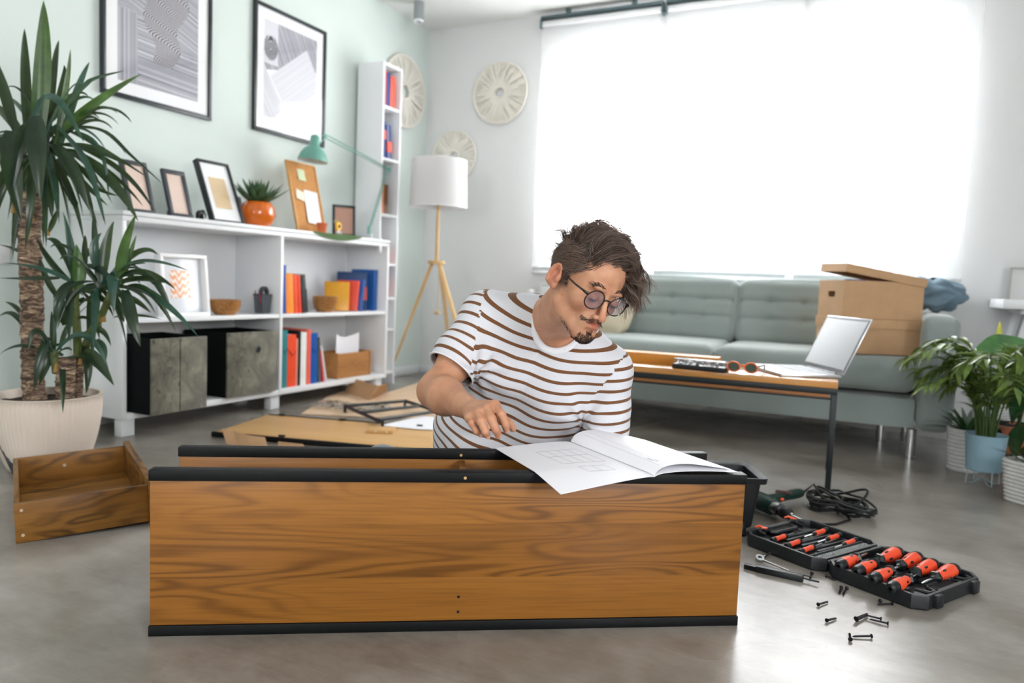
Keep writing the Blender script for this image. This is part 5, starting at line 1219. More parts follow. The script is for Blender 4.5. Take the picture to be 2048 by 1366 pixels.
ROWR = [((1800, 1103), (1745, 1125)), ((1838, 1113), (1775, 1145)), ((1870, 1127), (1805, 1158)), ((1912, 1137), (1803, 1185))]
ordn = ['next to the hinge', 'second from the hinge', 'third from the hinge', 'nearest the case handle']
for row, nm in ((ROWL, 'near row'), (ROWR, 'far row')):
    for i, (a, b) in enumerate(row):
        A = gp(*a, .043); B = gp(*b, .043); o = first if not used else dup(first); used.append(o)
        sc = 1.0 if nm == 'near row' else 1.12
        M = aim(A, B, .4*i); o.matrix_world = M @ Matrix.Scale(sc, 4)
        o['label'] = f'big orange screwdriver, {nm} in the case, {ordn[i]}'; o['group'] = 'screwdrivers in the tool case'
def precision():
    r = thing('precision_screwdriver', '', 'screwdriver')
    g = G(); g.lathe([(0, 0), (.0055, .0), (.0065, .003), (.0065, .014), (.005, .016), (0, .016)], 12, axis=(1, 0, 0)); g.obj('end_cap', BLACK, r)
    g = G(); g.lathe([(.005, .0162), (.0062, .020), (.0052, .035), (.0062, .054), (.005, .057), (0, .057)], 14, axis=(1, 0, 0)); g.obj('grip', ORH, r)
    g = G(); g.lathe([(.005, .0572), (.0055, .064), (.003, .070), (0, .070)], 12, axis=(1, 0, 0)); g.obj('collar', BLACK, r)
    g = G(); g.tube([(.069, 0, 0), (.102, 0, 0), (.107, 0, 0)], [.0018, .0018, .0009], 7); g.obj('shaft', CHROME, r); return r
pf = precision(); used = []
PR = [((1543, 1081), (1590, 1065), 'left column, nearest the carrying handle'), ((1572, 1092), (1618, 1075), 'left column, middle one'), ((1599, 1104), (1645, 1086), 'left column, nearest the bits'),
      ((1655, 1059), (1605, 1075), 'right column, farthest one'), ((1682, 1069), (1634, 1085), 'right column, middle one'), ((1714, 1079), (1665, 1097), 'right column, nearest the bits')]
for a, b, lab in PR:
    A = gp(*a, .032); B = gp(*b, .032); o = pf if not used else dup(pf); used.append(o); o.matrix_world = aim(A, B) @ Matrix.Scale(1.3, 4)
    o['label'] = 'small orange precision screwdriver in the case, '+lab; o['group'] = 'precision screwdrivers in the tool case'
# orange clips at the case end
for (px, py), lab in (((1522, 1058), 'bright orange clip at the near left corner of the tool case'), ((1580, 1039), 'bright orange clip beside the drill at the far left corner of the tool case')):
    q = gp(px, py, .04); g = G(); g.tube([(-.018, -.004, .002), (-.006, .004, .006), (.004, -.003, .004), (.018, .003, .003)], [.004, .0065, .006, .004], 8, flat=.6); o = g.obj('orange_clip', plain('clip_orange', '#f4541c', .35), loc=(q.x, q.y, .0425)); o['label'] = lab; o['category'] = 'clip'
# black foot under the tub end
q = gp(1500, 1066, .02); o = G().lathe([(0, 0), (.022, 0), (.024, .008), (.018, .018), (.014, .040), (0, .042)], 20).obj('rubber_foot', PLASTIC, loc=(q.x-.035, q.y+.03, 0)); o['label'] = 'black rubber foot on the floor beside the tool case corner'; o['category'] = 'rubber foot'
# ---------------------------------------------------------------- loose tools on the floor
def quad_bar(g, a, b, w_, h_, z0=0.0):
    a = V((a.x, a.y, z0)); b = V((b.x, b.y, z0)); d = (b-a); L_ = d.length; g.M = aim(a, b); g.box((0, -w_/2, 0), (L_, w_/2, h_), min(w_, h_)*.12); g.M = Matrix.Identity(4)
a, b, c = gp(1489, 1136), gp(1512, 1142), gp(1606, 1163)
O_ = V((a.x, a.y, 0)); r = thing('hex_key_holder', 'black hex key set in a plastic holder lying beside the bookcase end', 'hex keys', O_)
g = G(); quad_bar(g, b-O_, c-O_, .024, .018); g.obj('holder', PLASTIC, r)
g = G(); quad_bar(g, a-O_, b-O_+(b-a)*.5, .016, .014); g.obj('key_end', BLACK, r)
d2 = gp(1638, 1171)-O_; g = G(); g.tube([(c-O_)+V((0, 0, .010))-(c-b)*.1, V((d2.x, d2.y, .010))], .0026, 6); g.tube([(c-O_)+V((0, .012, .014))-(c-b)*.1, (c-O_)+V((.02, .012, .014))], .002, 6); g.obj('hex_key', BLACK, r)
s0_, s1_ = gp(1519, 1119, .006), gp(1578, 1142, .006); O_ = V((s0_.x, s0_.y, 0))
r = thing('socket_wrench', 'chrome ratchet wrench lying behind the hex key holder', 'wrench', O_)
g = G(); g.lathe([(.006, -.006), (.0125, -.006), (.013, .0), (.0125, .006), (.006, .006)], 24, V((0, 0, .0085)), axis=(.25, -.4, 1), close=True); g.obj('ring_head', CHROME, r)
g = G(); g.tube([V((0, 0, .008)), s1_-O_], [.0035, .0028], 8); g.obj('shaft', CHROME, r)
e0 = gp(1530, 1112, .006)-O_; e1 = gp(1538, 1107, .01)-O_; e2 = gp(1549, 1103, .008)-O_
g = G(); g.tube([V((.004, .004, .008)), e0, e1, e2], [.006, .005, .0048, .006], 10, flat=.7); g.obj('lever', CHROME, r)
# screws: (head px, tip px)
SCW = [((1624, 1146), (1619, 1160), 'short black screw beyond the end of the hex key'), ((1652, 1151), (1672, 1161), 'black screw half under the case corner'),
       ((1683, 1174), (1678, 1187), 'left one of the pair of screws beside the case'), ((1694, 1176), (1685, 1190), 'right one of the pair of screws beside the case'),
       ((1636, 1209), (1657, 1203), 'black screw alone on the bright floor, upper'), ((1653, 1241), (1674, 1236), 'black screw alone on the bright floor, lower'),
       ((1785, 1207), (1754, 1209), 'black screw lying along the case edge'), ((1761, 1201), (1759, 1208), 'short upright screw touching the case edge'),
       ((1713, 1240), (1737, 1230), 'thick screw at the left of the small screw pile'), ((1763, 1238), (1727, 1229), 'long screw crossing the top of the small screw pile'),
       ((1777, 1247), (1738, 1238), 'long screw reaching right out of the small screw pile'), ((1711, 1237), (1736, 1227), 'thin screw behind the thick one in the small pile'),
       ((1701, 1279), (1699, 1266), 'stubby screw crossing the lowest long screw'), ((1744, 1272), (1704, 1273), 'long screw lying flat, lowest of all the loose screws')]
def screw(L_):
    r = thing('loose_screw', '', 'screw'); BSC = plain('black_oxide', '#1a171c', .35, .5, var=.1)
    G().lathe([(0, 0), (.0048, 0), (.0052, .0015), (.0022, .0042), (0, .0042)], 14, axis=(1, 0, 0)).obj('screw_head', BSC, r)
    n_ = int(L_/.0022); prof = [(.0021, .0040)]
    for i in range(n_): prof += [(.0021, .006+i*.002), (.0027, .007+i*.002)]
    prof = [p_ for p_ in prof if p_[1] < L_-.004]+[(.0016, L_-.003), (0, L_)]
    G().lathe(prof, 8, axis=(1, 0, 0)).obj('shank', BSC, r); return r
for i, (h_, t_, lab) in enumerate(SCW):
    z = .0055 if i not in (9, 11) else .010
    A = gp(*h_, z); B = gp(*t_, z-.002); o = screw(max(.018, (B-A).length)); o.matrix_world = aim(A, B); o['label'] = lab; o['group'] = 'loose black screws on the floor'
# ---------------------------------------------------------------- potted yucca
YP_ = D0 = dp(95, 860, 2.93); 
YO = V((YP_.x, YP_.y, 0))
r = thing('potted_yucca', 'tall yucca with sword-shaped leaves in a ribbed cream pot at the left', 'plant', YO); yuc = r
def yp_(px, py, d): return dp(px, py, d)-YO
RIM = yp_(95, 786, 2.93).z
sc_ = 2.93/F_PX; R1_ = 97*sc_; R0_ = 66*sc_
POTM = NT('ribbed_cream_pot'); POTM.set(Base_Color=POTM.ramp(POTM.noise(POTM.map(), 4, 2), [(.3, '#cdbfb0'), (.7, '#dacdc0')]), Roughness=.6); POTM = POTM.m
g = G(); N_ = 288; rip = lambda k, j: (.011 if 2 <= j <= 16 else 0)*abs(math.sin(PI*k*72/N_))
prof = [(0, 0), (R0_*.93, 0)]+[(R0_+(R1_-R0_)*math.sin(s*PI/2)**.8, .004+(RIM-.012)*s) for s in [i/14 for i in range(15)]]+[(R1_+.004, RIM-.006), (R1_+.005, RIM), (R1_-.010, RIM), (R1_-.012, RIM-.05), (0, RIM-.05)]
g.lathe(prof, N_, ripple=rip); g.obj('pot', POTM, r, ang=50)
g = G(); g.grid(lambda u, v: ((R1_-.014)*v*math.cos(2*PI*u), (R1_-.014)*v*math.sin(2*PI*u), RIM-.032+.012*noise.noise(V((v*6*math.cos(2*PI*u), v*6*math.sin(2*PI*u), 1)))), 40, 12, True); g.obj('soil', plain('dark_soil', '#2a1d15', .95, var=.4, vs=60, bump=1, bs=90, bd=.006), r)
BARK = NT('yucca_bark'); v_ = BARK.map((9, 9, 30)); nb = BARK.noise(v_, 2.2, 5, .7, 1.0)
BARK.set(Base_Color=BARK.ramp(nb, [(.36, '#2b211b'), (.48, '#5f4b3c'), (.58, '#987f68'), (.68, '#c7b296')]), Roughness=.85); BARK.bump(nb, .7, .006); BARK = BARK.m
def trunk(pts, R_, seed, nm='trunk'):
    g = G(); P = [yp_(*p) for p in pts]
    def at(s): x = s*(len(P)-1); i = min(int(x), len(P)-2); f = x-i; return P[i].lerp(P[i+1], f*f*(3-2*f))
    Ls = sum((P[i+1]-P[i]).length for i in range(len(P)-1)); nr = int(Ls/.006)
    def fn(u, v):
        c = at(v); a = 2*PI*u; scar = (v*Ls/.030+.35*math.sin(a)+.2*math.sin(2*a+seed)+seed)%1.0
        rr_ = R_*(1+.10*(1-scar)**2+.16*noise.noise(V((math.cos(a)*1.2+seed, math.sin(a)*1.2, v*Ls*16)))+.05*noise.noise(V((math.cos(a)*4, math.sin(a)*4, v*Ls*60))))
        return c+V((math.cos(a)*rr_, math.sin(a)*rr_, 0))
    g.grid(fn, 32, nr, True); 
    return g.obj(nm, BARK, yuc, ang=70)
trunk([(68, 800, 2.95), (66, 700, 2.94), (63, 592, 2.93), (58, 465, 2.92), (62, 385, 2.92)], 20*sc_, 1.3)
trunk([(130, 806, 2.86), (131, 760, 2.86), (134, 718, 2.86)], 15.5*sc_, 3.1); trunk([(152, 800, 2.90), (155, 750, 2.90), (160, 706, 2.90)], 10.5*sc_, 5.2)
CUT = plain('cut_wood', '#6a5240', .8, var=.3, vs=60)
q = yp_(134, 717, 2.86); g = G(); g.lathe([(0, 0), (15*sc_, 0), (15.5*sc_, -.006)], 24, q+V((0, 0, .004))); g.obj('cut_top', CUT, yuc)
SHEATH = plain('dry_leaf_sheath', '#94733d', .85, var=.2, vs=30)
for px, py, d, a_, b_ in ((58, 400, 2.90, .020, .034), (30, 412, 2.9, .014, .028), (62, 432, 2.88, .012, .022), (152, 705, 2.86, .012, .018), (113, 735, 2.84, .012, .018), (206, 632, 2.80, .012, .022), (160, 722, 2.84, .008, .012), (95, 465, 2.88, .010, .012)):
    g = G(); c = yp_(px, py, d)
    g.grid(lambda u, v: c+V((math.cos(2*PI*u)*a_*(1-.5*v)*(1+.2*math.sin(5*2*PI*u)), math.sin(2*PI*u)*a_*(1-.5*v), (v-.5)*2*b_)), 14, 6, True); g.obj('dry_sheath', SHEATH, yuc)
# green stems of the side shoots
for pts in (((156, 712, 2.87), (154, 660, 2.83), (150, 600, 2.80), (155, 560, 2.80)), ((168, 700, 2.86), (185, 660, 2.82), (204, 630, 2.80), (222, 585, 2.80)), ((62, 400, 2.91), (70, 340, 2.9), (78, 290, 2.9)), ((113, 745, 2.86), (110, 720, 2.84), (108, 700, 2.84)), ((40, 420, 2.92), (20, 370, 2.95), (5, 320, 2.97))):
    G().tube([yp_(*p) for p in pts], [.016, .015, .013, .012][:len(pts)], 10).obj('shoot', BARK if pts[0][0] in (62, 40) else plain('shoot_green', '#54602f', .6, var=.15), yuc)
YL1 = leaf_mat('yucca_leaf', '#081a18', '#10291f', '#1d3d2d', .30); YL2 = leaf_mat('yucca_leaf_light', '#1f3d1a', '#355722', '#527634', .32); YL3 = leaf_mat('yucca_leaf_teal', '#122e2c', '#21473f', '#3a665d', .28)
def sword(P, wpx, m_, dep=2.9, fold=.30, seed=0, twist=.0, peak=.42):
    n = 14; wd = .88*wpx*dep/F_PX/2
    def at(s):                            # quadratic/cubic Bezier-like through the given points
        k = len(P)-1
        if k == 2: 
            c = P[1]*2-(P[0]+P[2])*.5; return P[0]*(1-s)**2+c*2*s*(1-s)+P[2]*s*s
        x = s*k; i = min(int(x), k-1); f = x-i
        p0, p1, p2, p3 = P[max(i-1, 0)], P[i], P[i+1], P[min(i+2, k)]
        return .5*((2*p1)+(p2-p0)*f+(2*p0-5*p1+4*p2-p3)*f*f+(3*p1-p0-3*p2+p3)*f**3)
    pts = [at(i/n) for i in range(n+1)]
    g = G(); rings = []
    for i, p in enumerate(pts):
        s = i/n; d = (pts[min(i+1, n)]-pts[max(i-1, 0)]).normalized()
        view = (CAM-YO-p).normalized(); base_up = view*.75+V((0, 0, .65)); x = d.cross(base_up).normalized(); z = x.cross(d)
        q = Quaternion(d, twist*(s-.3)+.25*math.sin(seed)); x = q @ x; z = q @ z
        w_ = wd*max(.02, (math.sin(PI*min(1, (s*.93+.07)**(math.log(.5)/math.log(peak)))))**.75)
        rings.append([g.v(p+x*w_*a+z*(fold*w_*abs(a))) for a in (-1, -.5, 0, .5, 1)])
    for a, b in zip(rings, rings[1:]):
        for k in range(4): g._f([a[k], a[k+1], b[k+1], b[k]])
    return g.obj('leaf', m_, yuc, ang=80)
T = YL1; Lt = YL2; C3 = YL3
top = [ (36, Lt, (72, 300, 2.90), (86, 130, 2.88), (87, 1, 2.86)), (23, T, (58, 300, 2.94), (50, 150, 2.96), (49, 57, 2.97)),
 (17, T, (96, 280, 2.95), (106, 150, 2.97), (118, 80, 2.98)), (13, Lt, (108, 300, 2.86), (131, 185, 2.84), (141, 98, 2.82)), (17, C3, (120, 300, 2.92), (152, 190, 2.95), (179, 124, 2.98)),
 (14, C3, (110, 240, 2.88), (165, 178, 2.85), (190, 158, 2.85), (247, 142, 2.85)), (30, Lt, (118, 265, 2.86), (205, 200, 2.84), (283, 148, 2.83)),
 (20, C3, (66, 236, 2.82), (92, 196, 2.78), (125, 210, 2.74), (168, 284, 2.70)), (40, T, (70, 232, 2.78), (76, 300, 2.72), (82, 402, 2.72)),
 (40, T, (22, 262, 2.82), (24, 340, 2.78), (42, 442, 2.80)), (31, T, (100, 288, 2.80), (138, 328, 2.72), (178, 420, 2.72)),
 (15, C3, (112, 250, 2.80), (160, 306, 2.72), (186, 360, 2.70), (211, 450, 2.70)), (12, T, (130, 255, 2.90), (205, 262, 2.86), (262, 312, 2.85), (325, 368, 2.86)),
 (20, T, (118, 290, 2.90), (190, 300, 2.86), (252, 330, 2.84)), (24, T, (150, 305, 2.92), (222, 362, 2.88), (276, 442, 2.88)),
 (14, T, (160, 296, 2.93), (245, 345, 2.92), (308, 422, 2.92)), (11, T, (150, 300, 2.96), (225, 350, 2.96), (286, 412, 2.96)), (13, T, (120, 255, 2.95), (190, 290, 2.93), (300, 358, 2.94)),
 (24, T, (30, 262, 2.90), (8, 180, 2.93), (-18, 100, 2.95)), (26, T, (40, 270, 2.95), (5, 225, 3.0), (-50, 190, 3.02)), (30, T, (30, 290, 2.85), (-10, 300, 2.8), (-60, 400, 2.82)),
 (16, T, (94, 330, 2.84), (100, 390, 2.82), (104, 436, 2.82)), (18, T, (112, 318, 2.86), (150, 352, 2.82), (216, 412, 2.82)), (14, T, (100, 250, 2.95), (125, 170, 2.98), (128, 130, 3.0)),
 (16, T, (80, 290, 3.0), (120, 250, 3.03), (165, 240, 3.05)), (18, T, (60, 330, 2.86), (62, 400, 2.8), (50, 500, 2.82)), (22, T, (45, 300, 2.98), (10, 270, 3.05), (-30, 320, 3.1)),
 (9, C3, (150, 262, 2.9), (188, 283, 2.88), (210, 330, 2.88), (218, 400, 2.9)), (12, T, (128, 300, 2.95), (180, 358, 2.95), (200, 380, 2.95), (236, 392, 2.96)),
 (18, T, (30, 330, 2.9), (5, 380, 2.88), (-5, 430, 2.9)), (24, T, (60, 250, 2.84), (40, 290, 2.78), (20, 400, 2.78)), (14, T, (120, 350, 2.9), (150, 410, 2.9), (112, 352, 2.9)),
 (15, T, (84, 300, 3.05), (98, 200, 3.1), (112, 140, 3.12)), (14, C3, (105, 330, 2.95), (128, 370, 2.98), (131, 388, 3.0)) ]
sec = [ (18, C3, (150, 572, 2.80), (142, 500, 2.80), (126, 424, 2.80)), (14, T, (196, 560, 2.82), (190, 480, 2.84), (187, 422, 2.85)), (26, T, (200, 575, 2.80), (212, 500, 2.80), (228, 442, 2.80)),
 (22, Lt, (238, 568, 2.76), (248, 500, 2.74), (272, 428, 2.72)), (24, Lt, (158, 582, 2.78), (156, 530, 2.77), (152, 488, 2.77)), (17, T, (142, 565, 2.84), (105, 530, 2.87), (74, 476, 2.90)),
 (15, C3, (145, 566, 2.76), (80, 538, 2.72), (-2, 526, 2.70)), (12, T, (120, 556, 2.80), (60, 558, 2.78), (-4, 556, 2.78)), (22, C3, (236, 545, 2.76), (290, 524, 2.70), (378, 542, 2.66)),
 (20, T, (236, 572, 2.76), (285, 560, 2.70), (330, 566, 2.68)), (26, T, (250, 580, 2.72), (262, 630, 2.66), (281, 693, 2.66)), (17, C3, (262, 572, 2.78), (320, 600, 2.72), (396, 672, 2.70)),
 (14, T, (255, 572, 2.80), (305, 590, 2.76), (352, 664, 2.76)), (16, T, (238, 562, 2.76), (300, 558, 2.72), (325, 585, 2.72), (342, 622, 2.72)), (12, T, (228, 635, 2.78), (275, 632, 2.74), (323, 639, 2.74)),
 (14, C3, (222, 556, 2.82), (255, 532, 2.82), (292, 527, 2.82)), (12, T, (222, 575, 2.74), (240, 618, 2.70), (248, 645, 2.70)), (22, T, (150, 563, 2.76), (122, 592, 2.70), (112, 645, 2.70)),
 (14, T, (60, 520, 2.96), (30, 500, 2.98), (-10, 488, 2.98)), (16, T, (160, 535, 2.82), (200, 540, 2.78), (235, 582, 2.76)), (13, T, (168, 560, 2.85), (170, 500, 2.88), (170, 470, 2.9)),
 (18, C3, (196, 540, 2.80), (188, 495, 2.78), (203, 466, 2.8)), (16, T, (92, 480, 2.86), (120, 495, 2.84), (148, 565, 2.82)), (13, T, (80, 520, 2.86), (105, 580, 2.84), (140, 612, 2.84)),
 (15, T, (230, 560, 2.84), (290, 545, 2.84), (352, 580, 2.84)), (14, T, (232, 590, 2.80), (268, 600, 2.78), (302, 626, 2.78)), (11, Lt, (250, 550, 2.80), (262, 505, 2.80), (273, 470, 2.8)),
 (24, C3, (232, 588, 2.74), (225, 560, 2.70), (228, 628, 2.68)) ]
low_ = [ (13, T, (108, 704, 2.84), (106, 660, 2.82), (103, 622, 2.82)), (14, T, (104, 704, 2.82), (72, 662, 2.78), (57, 704, 2.76)), (16, C3, (114, 702, 2.82), (172, 672, 2.76), (218, 742, 2.74)),
 (27, T, (160, 706, 2.82), (190, 718, 2.76), (228, 771, 2.72)), (19, T, (168, 690, 2.84), (176, 730, 2.80), (172, 789, 2.80)), (19, T, (96, 674, 2.82), (80, 720, 2.78), (69, 780, 2.78)),
 (13, T, (50, 655, 2.9), (25, 628, 2.92), (-2, 633, 2.92)), (11, T, (50, 640, 2.92), (32, 615, 2.94), (10, 604, 2.95)), (12, T, (70, 694, 2.9), (30, 694, 2.88), (-4, 712, 2.88)),
 (14, T, (165, 670, 2.84), (200, 660, 2.80), (222, 692, 2.78)), (17, C3, (192, 680, 2.8), (206, 700, 2.78), (206, 735, 2.78)), (20, T, (130, 650, 2.84), (120, 600, 2.80), (130, 570, 2.80)),
 (14, T, (120, 700, 2.84), (150, 640, 2.82), (200, 650, 2.8)), (18, T, (100, 700, 2.86), (92, 730, 2.84), (78, 770, 2.84)), (12, T, (98, 465, 2.88), (108, 440, 2.86), (119, 412, 2.86)), (14, T, (112, 645, 2.86), (112, 610, 2.84), (106, 590, 2.84)) ]
for i, (wpx, m_, *P) in enumerate(top+sec+low_):
    sword([yp_(*p) for p in P], wpx, m_, seed=i, twist=(.5 if i % 3 else -.4))
# the many thin leaves filling the crowns
rng = random.Random(21)
for (cx_, cy_, d_), n_, L0, spreadx in (((88, 285, 2.92), 30, 190, 1.0), ((70, 300, 2.95), 12, 170, 1.0), ((200, 575, 2.80), 22, 130, 1.0), ((150, 580, 2.83), 10, 110, 1.0), ((112, 705, 2.86), 7, 75, 1.0)):
    for i in range(n_):
        a = rng.uniform(-.35, .62)*PI if rng.random() < .7 else rng.uniform(.5, 1.3)*PI       # 0 = to the right, positive = downwards in the picture
        L_ = L0*rng.uniform(.65, 1.1); dd = rng.uniform(-.22, .22)
        bx_, by_ = cx_+rng.uniform(-14, 14), cy_+rng.uniform(-18, 30)
        mx_, my_ = bx_+.55*L_*math.cos(a), by_+.55*L_*math.sin(a)-L_*.12; ex_, ey_ = bx_+L_*.92*math.cos(a), by_+L_*math.sin(a)+L_*.16
        sword([yp_(bx_, by_, d_), yp_(mx_, my_, d_+dd*.6), yp_(ex_, ey_, d_+dd)], rng.uniform(9, 17), rng.choice((T, T, T, C3)), seed=i, twist=rng.uniform(-.6, .6))
# ---------------------------------------------------------------- the man
A_ = lambda v: np.array(v, float)
class SDF:
    """smooth union / subtraction of tapered capsules and ellipsoids; also gives a rough shell to remesh"""
    def __init__(s, k=.015): s.p = []; s.k = k
    def cap(s, a, b, ra, rb=None, k=None): s.p.append(('c', A_(a), A_(b), ra, ra if rb is None else rb, s.k if k is None else k, 1)); return s
    def ell(s, c, r, R=None, k=None, sub=False): s.p.append(('e', A_(c), A_(r), np.eye(3) if R is None else A_(R), None, s.k if k is None else k, -1 if sub else 1)); return s
    def one(s, q, P):
        if q[0] == 'c':
            a, b, ra, rb = q[1:5]; ab = b-a; L2 = max(1e-12, ab@ab); t = np.clip(((P-a)@ab)/L2, 0, 1)
            return np.linalg.norm(P-a-t[:, None]*ab, axis=1)-(ra+(rb-ra)*t)
        c, r, R = q[1], q[2], q[3]; L = (P-c)@R            # columns of R = ellipsoid axes
        k0 = np.linalg.norm(L/r, axis=1); k1 = np.linalg.norm(L/(r*r), axis=1)
        return k0*(k0-1)/np.maximum(k1, 1e-9)
    def __call__(s, P):
        d = None
        for q in s.p:
            e = s.one(q, P); k = max(q[5], 1e-5)
            if d is None: d = e; continue
            if q[6] > 0: h = np.clip(.5+.5*(d-e)/k, 0, 1); d = d*(1-h)+e*h-k*h*(1-h)
            else: e = -e; h = np.clip(.5-.5*(d-e)/k, 0, 1); d = d*(1-h)+e*h+k*h*(1-h)
        return d
def prim_shell(g, sdf, frame=None, grow=0.0):
    for q in sdf.p:
        if q[6] < 0: continue
        if q[0] == 'c':
            a, b = V(q[1]), V(q[2]); n = max(2, int((b-a).length/(.35*min(q[3], q[4])+.002))); n = min(n, 60)
            for i in range(n+1):
                t_ = i/n; c = a.lerp(b, t_)
                if frame: c = frame(c)
                g.ell(c, (q[3]+(q[4]-q[3])*t_)+grow, 10, 7)
        else:
            c = V(q[1]); R = Matrix([list(x) for x in q[3]]); m_ = G(); 
            before = len(g.bm.verts); g.ell((0, 0, 0), V(q[2])+V((grow,)*3), 14, 10, R=R)
            g.bm.verts.ensure_lookup_table()
            for v in g.bm.verts[before:]: p = v.co+c; v.co = frame(p) if frame else p
            m_.bm.free()
def remesh(g, voxel):
    me = bpy.data.meshes.new('tmp'); g.bm.to_mesh(me); g.bm.free(); o = bpy.data.objects.new('tmp', me); COL.objects.link(o)
    md = o.modifiers.new('r', 'REMESH'); md.mode = 'VOXEL'; md.voxel_size = voxel; md.adaptivity = 0
    dg = bpy.context.evaluated_depsgraph_get(); ev = o.evaluated_get(dg); m2 = ev.to_mesh()
    Vt = np.empty(len(m2.vertices)*3); m2.vertices.foreach_get('co', Vt); Vt = Vt.reshape(-1, 3)
    F = [tuple(p.vertices) for p in m2.polygons]; ev.to_mesh_clear(); bpy.data.objects.remove(o); bpy.data.meshes.remove(me)
    return Vt, np.array([f if len(f) == 4 else f+(f[-1],) for f in F])
def project(Vt, f, it=5, step=.9, e=6e-4):
    for _ in range(it):
        d = f(Vt); gr = np.stack([f(Vt+A_(o))-f(Vt-A_(o)) for o in ((e, 0, 0), (0, e, 0), (0, 0, e))], 1)
        gr /= np.maximum(np.linalg.norm(gr, axis=1, keepdims=True), 1e-9); Vt = Vt-gr*np.clip(d, -.008, .008)[:, None]*step
    return Vt
def smooth(Vt, F, it=2, lam=.5, mask=None):
    E = np.concatenate([F[:, [0, 1]], F[:, [1, 2]], F[:, [2, 3]], F[:, [3, 0]]]); E = E[E[:, 0] != E[:, 1]]; E = np.concatenate([E, E[:, ::-1]])
    n = np.bincount(E[:, 0], minlength=len(Vt))[:, None]
    for _ in range(it):
        s = np.stack([np.bincount(E[:, 0], weights=Vt[E[:, 1], k], minlength=len(Vt)) for k in range(3)], 1)/np.maximum(n, 1)
        D = (s-Vt)*lam; Vt = Vt+(D if mask is None else D*mask[:, None])
    return Vt
def make_mesh(name, Vt, F, mats):
    me = bpy.data.meshes.new(name); me.from_pydata(Vt.tolist(), [], [tuple(f) if f[2] != f[3] else tuple(f[:3]) for f in F.tolist()]); me.update()
    for p in me.polygons: p.use_smooth = True
    for m_ in mats: me.materials.append(m_)
    return me
# ---- head frame (x = his left, y = forward, z = crown), found from the photo's ear, lens and chin directions
cb = np.array([RT, UP, -fw]).T                              # camera basis columns: right, up, towards viewer
T0 = np.array([[.83, -.27, -.49], [.53, -.40, .75], [.45, .82, .35]]).T
U_s, _, Vh = np.linalg.svd(T0); Hc_ = U_s @ Vh
HA = cb @ Hc_                                               # world axes as columns
HC = A_(dp(1171, 569, 1.82))
def H(x, y, z): return HC + HA @ A_((x, y, z))
def toH(P): return (P-HC) @ HA
man = thing('person', 'man in a brown-striped white T-shirt and round glasses, sitting on the floor', 'person', V(A_(dp(985, 1075, 2.30))*[1, 1, 0]))
MO = A_(man.location)
# ---- joints
PV = A_(dp(985, 1010, 2.32)); WS = A_(dp(1002, 890, 2.24)); CHs = A_(dp(1072, 738, 2.12)); NB = A_(dp(1104, 640, 2.05))
shR = A_(dp(978, 634, 2.08)); shL = A_(dp(1212, 742, 2.04))
elR = A_(dp(870, 782, 1.97)); wrR = A_(dp(938, 816, 1.765)); elL = A_(dp(1214, 930, 2.10)); wrL = A_(dp(1200, 1070, 2.13))
ac = (shL-shR)/np.linalg.norm(shL-shR); up_ = (NB-PV)/np.linalg.norm(NB-PV); fr_ = np.cross(ac, up_); fr_ /= np.linalg.norm(fr_)
if fr_ @ -A_(fw) < 0: fr_ = -fr_                             # the way the chest faces
# ---- head
hd = SDF(.012)
hd.ell((0, -.012, .030), (.076, .096, .086)); hd.ell((0, .040, .040), (.061, .050, .058)); hd.ell((0, .040, -.022), (.058, .048, .060), k=.02)
for s in (-1, 1):
    hd.cap((s*.052, .004, -.055), (s*.018, .074, -.098), .019, .016, k=.02)
    hd.ell((s*.043, .058, -.024), (.019, .020, .016), k=.02); hd.ell((s*.024, .086, .021), (.022, .009, .006), k=.012)
hd.ell((0, .083, -.103), (.019, .014, .015), k=.016); hd.ell((0, .078, -.068), (.030, .022, .030), k=.016)
for s in (-1, 1): hd.ell((s*.032, .103, .001), (.018, .013, .011), k=.010, sub=True)
hd.cap((0, .088, .012), (0, .111, -.036), .0058, .0082, k=.010); hd.ell((0, .1135, -.040), (.0088, .0095, .0085), k=.006)
for s in (-1, 1):
    hd.ell((s*.0112, .102, -.043), (.0062, .009, .0058), k=.004); hd.ell((s*.0062, .108, -.0485), (.0032, .005, .003), k=.002, sub=True)
    hd.ell((s*.032, .0815, -.003), (.0140, .0120, .0110), k=.003)
hd.ell((0, .0975, -.0612), (.021, .0065, .0042), k=.004); hd.ell((0, .0965, -.0700), (.0175, .0075, .0052), k=.004); hd.cap((-.022, .094, -.0655), (.022, .094, -.0655), .0006, k=.001)
hd.p[-1] = hd.p[-1][:6]+(-1,)
hd.ell((0, .096, -.082), (.016, .006, .0045), k=.006, sub=True)
for s in (-1, 1):
    Re = np.array(Matrix.Rotation(s*.42, 3, 'Z') @ Matrix.Rotation(-.15, 3, 'X'))
    hd.ell((s*.0835, -.016, -.004), (.0068, .0185, .0310), Re, k=.006); hd.ell((s*.0815, -.006, -.026), (.0060, .0085, .012), Re, k=.006)
    hd.ell((s*.0905, -.0135, .001), (.0058, .0125, .0200), Re, k=.002, sub=True); hq = [A_((s*.0835, -.016, -.004))+Re@A_((s*.0050, .0150*math.cos(a), .0275*math.sin(a))) for a in [2.0-.2*0+q_*.52 for q_ in range(-4, 5)]]
    for a, b in zip(hq, hq[1:]): hd.cap(a, b, .0034, k=.002)
    hq = [A_((s*.0835, -.016, -.004))+Re@A_((s*.0035, .0070*math.cos(a)-.002, .0175*math.sin(a)+.003)) for a in [2.0+q_*.5 for q_ in range(-2, 4)]]
    for a, b in zip(hq, hq[1:]): hd.cap(a, b, .0028, k=.002); hd.ell((s*.083, .000, -.008), (.005, .004, .009), Re, k=.004)
neck = SDF(.03)
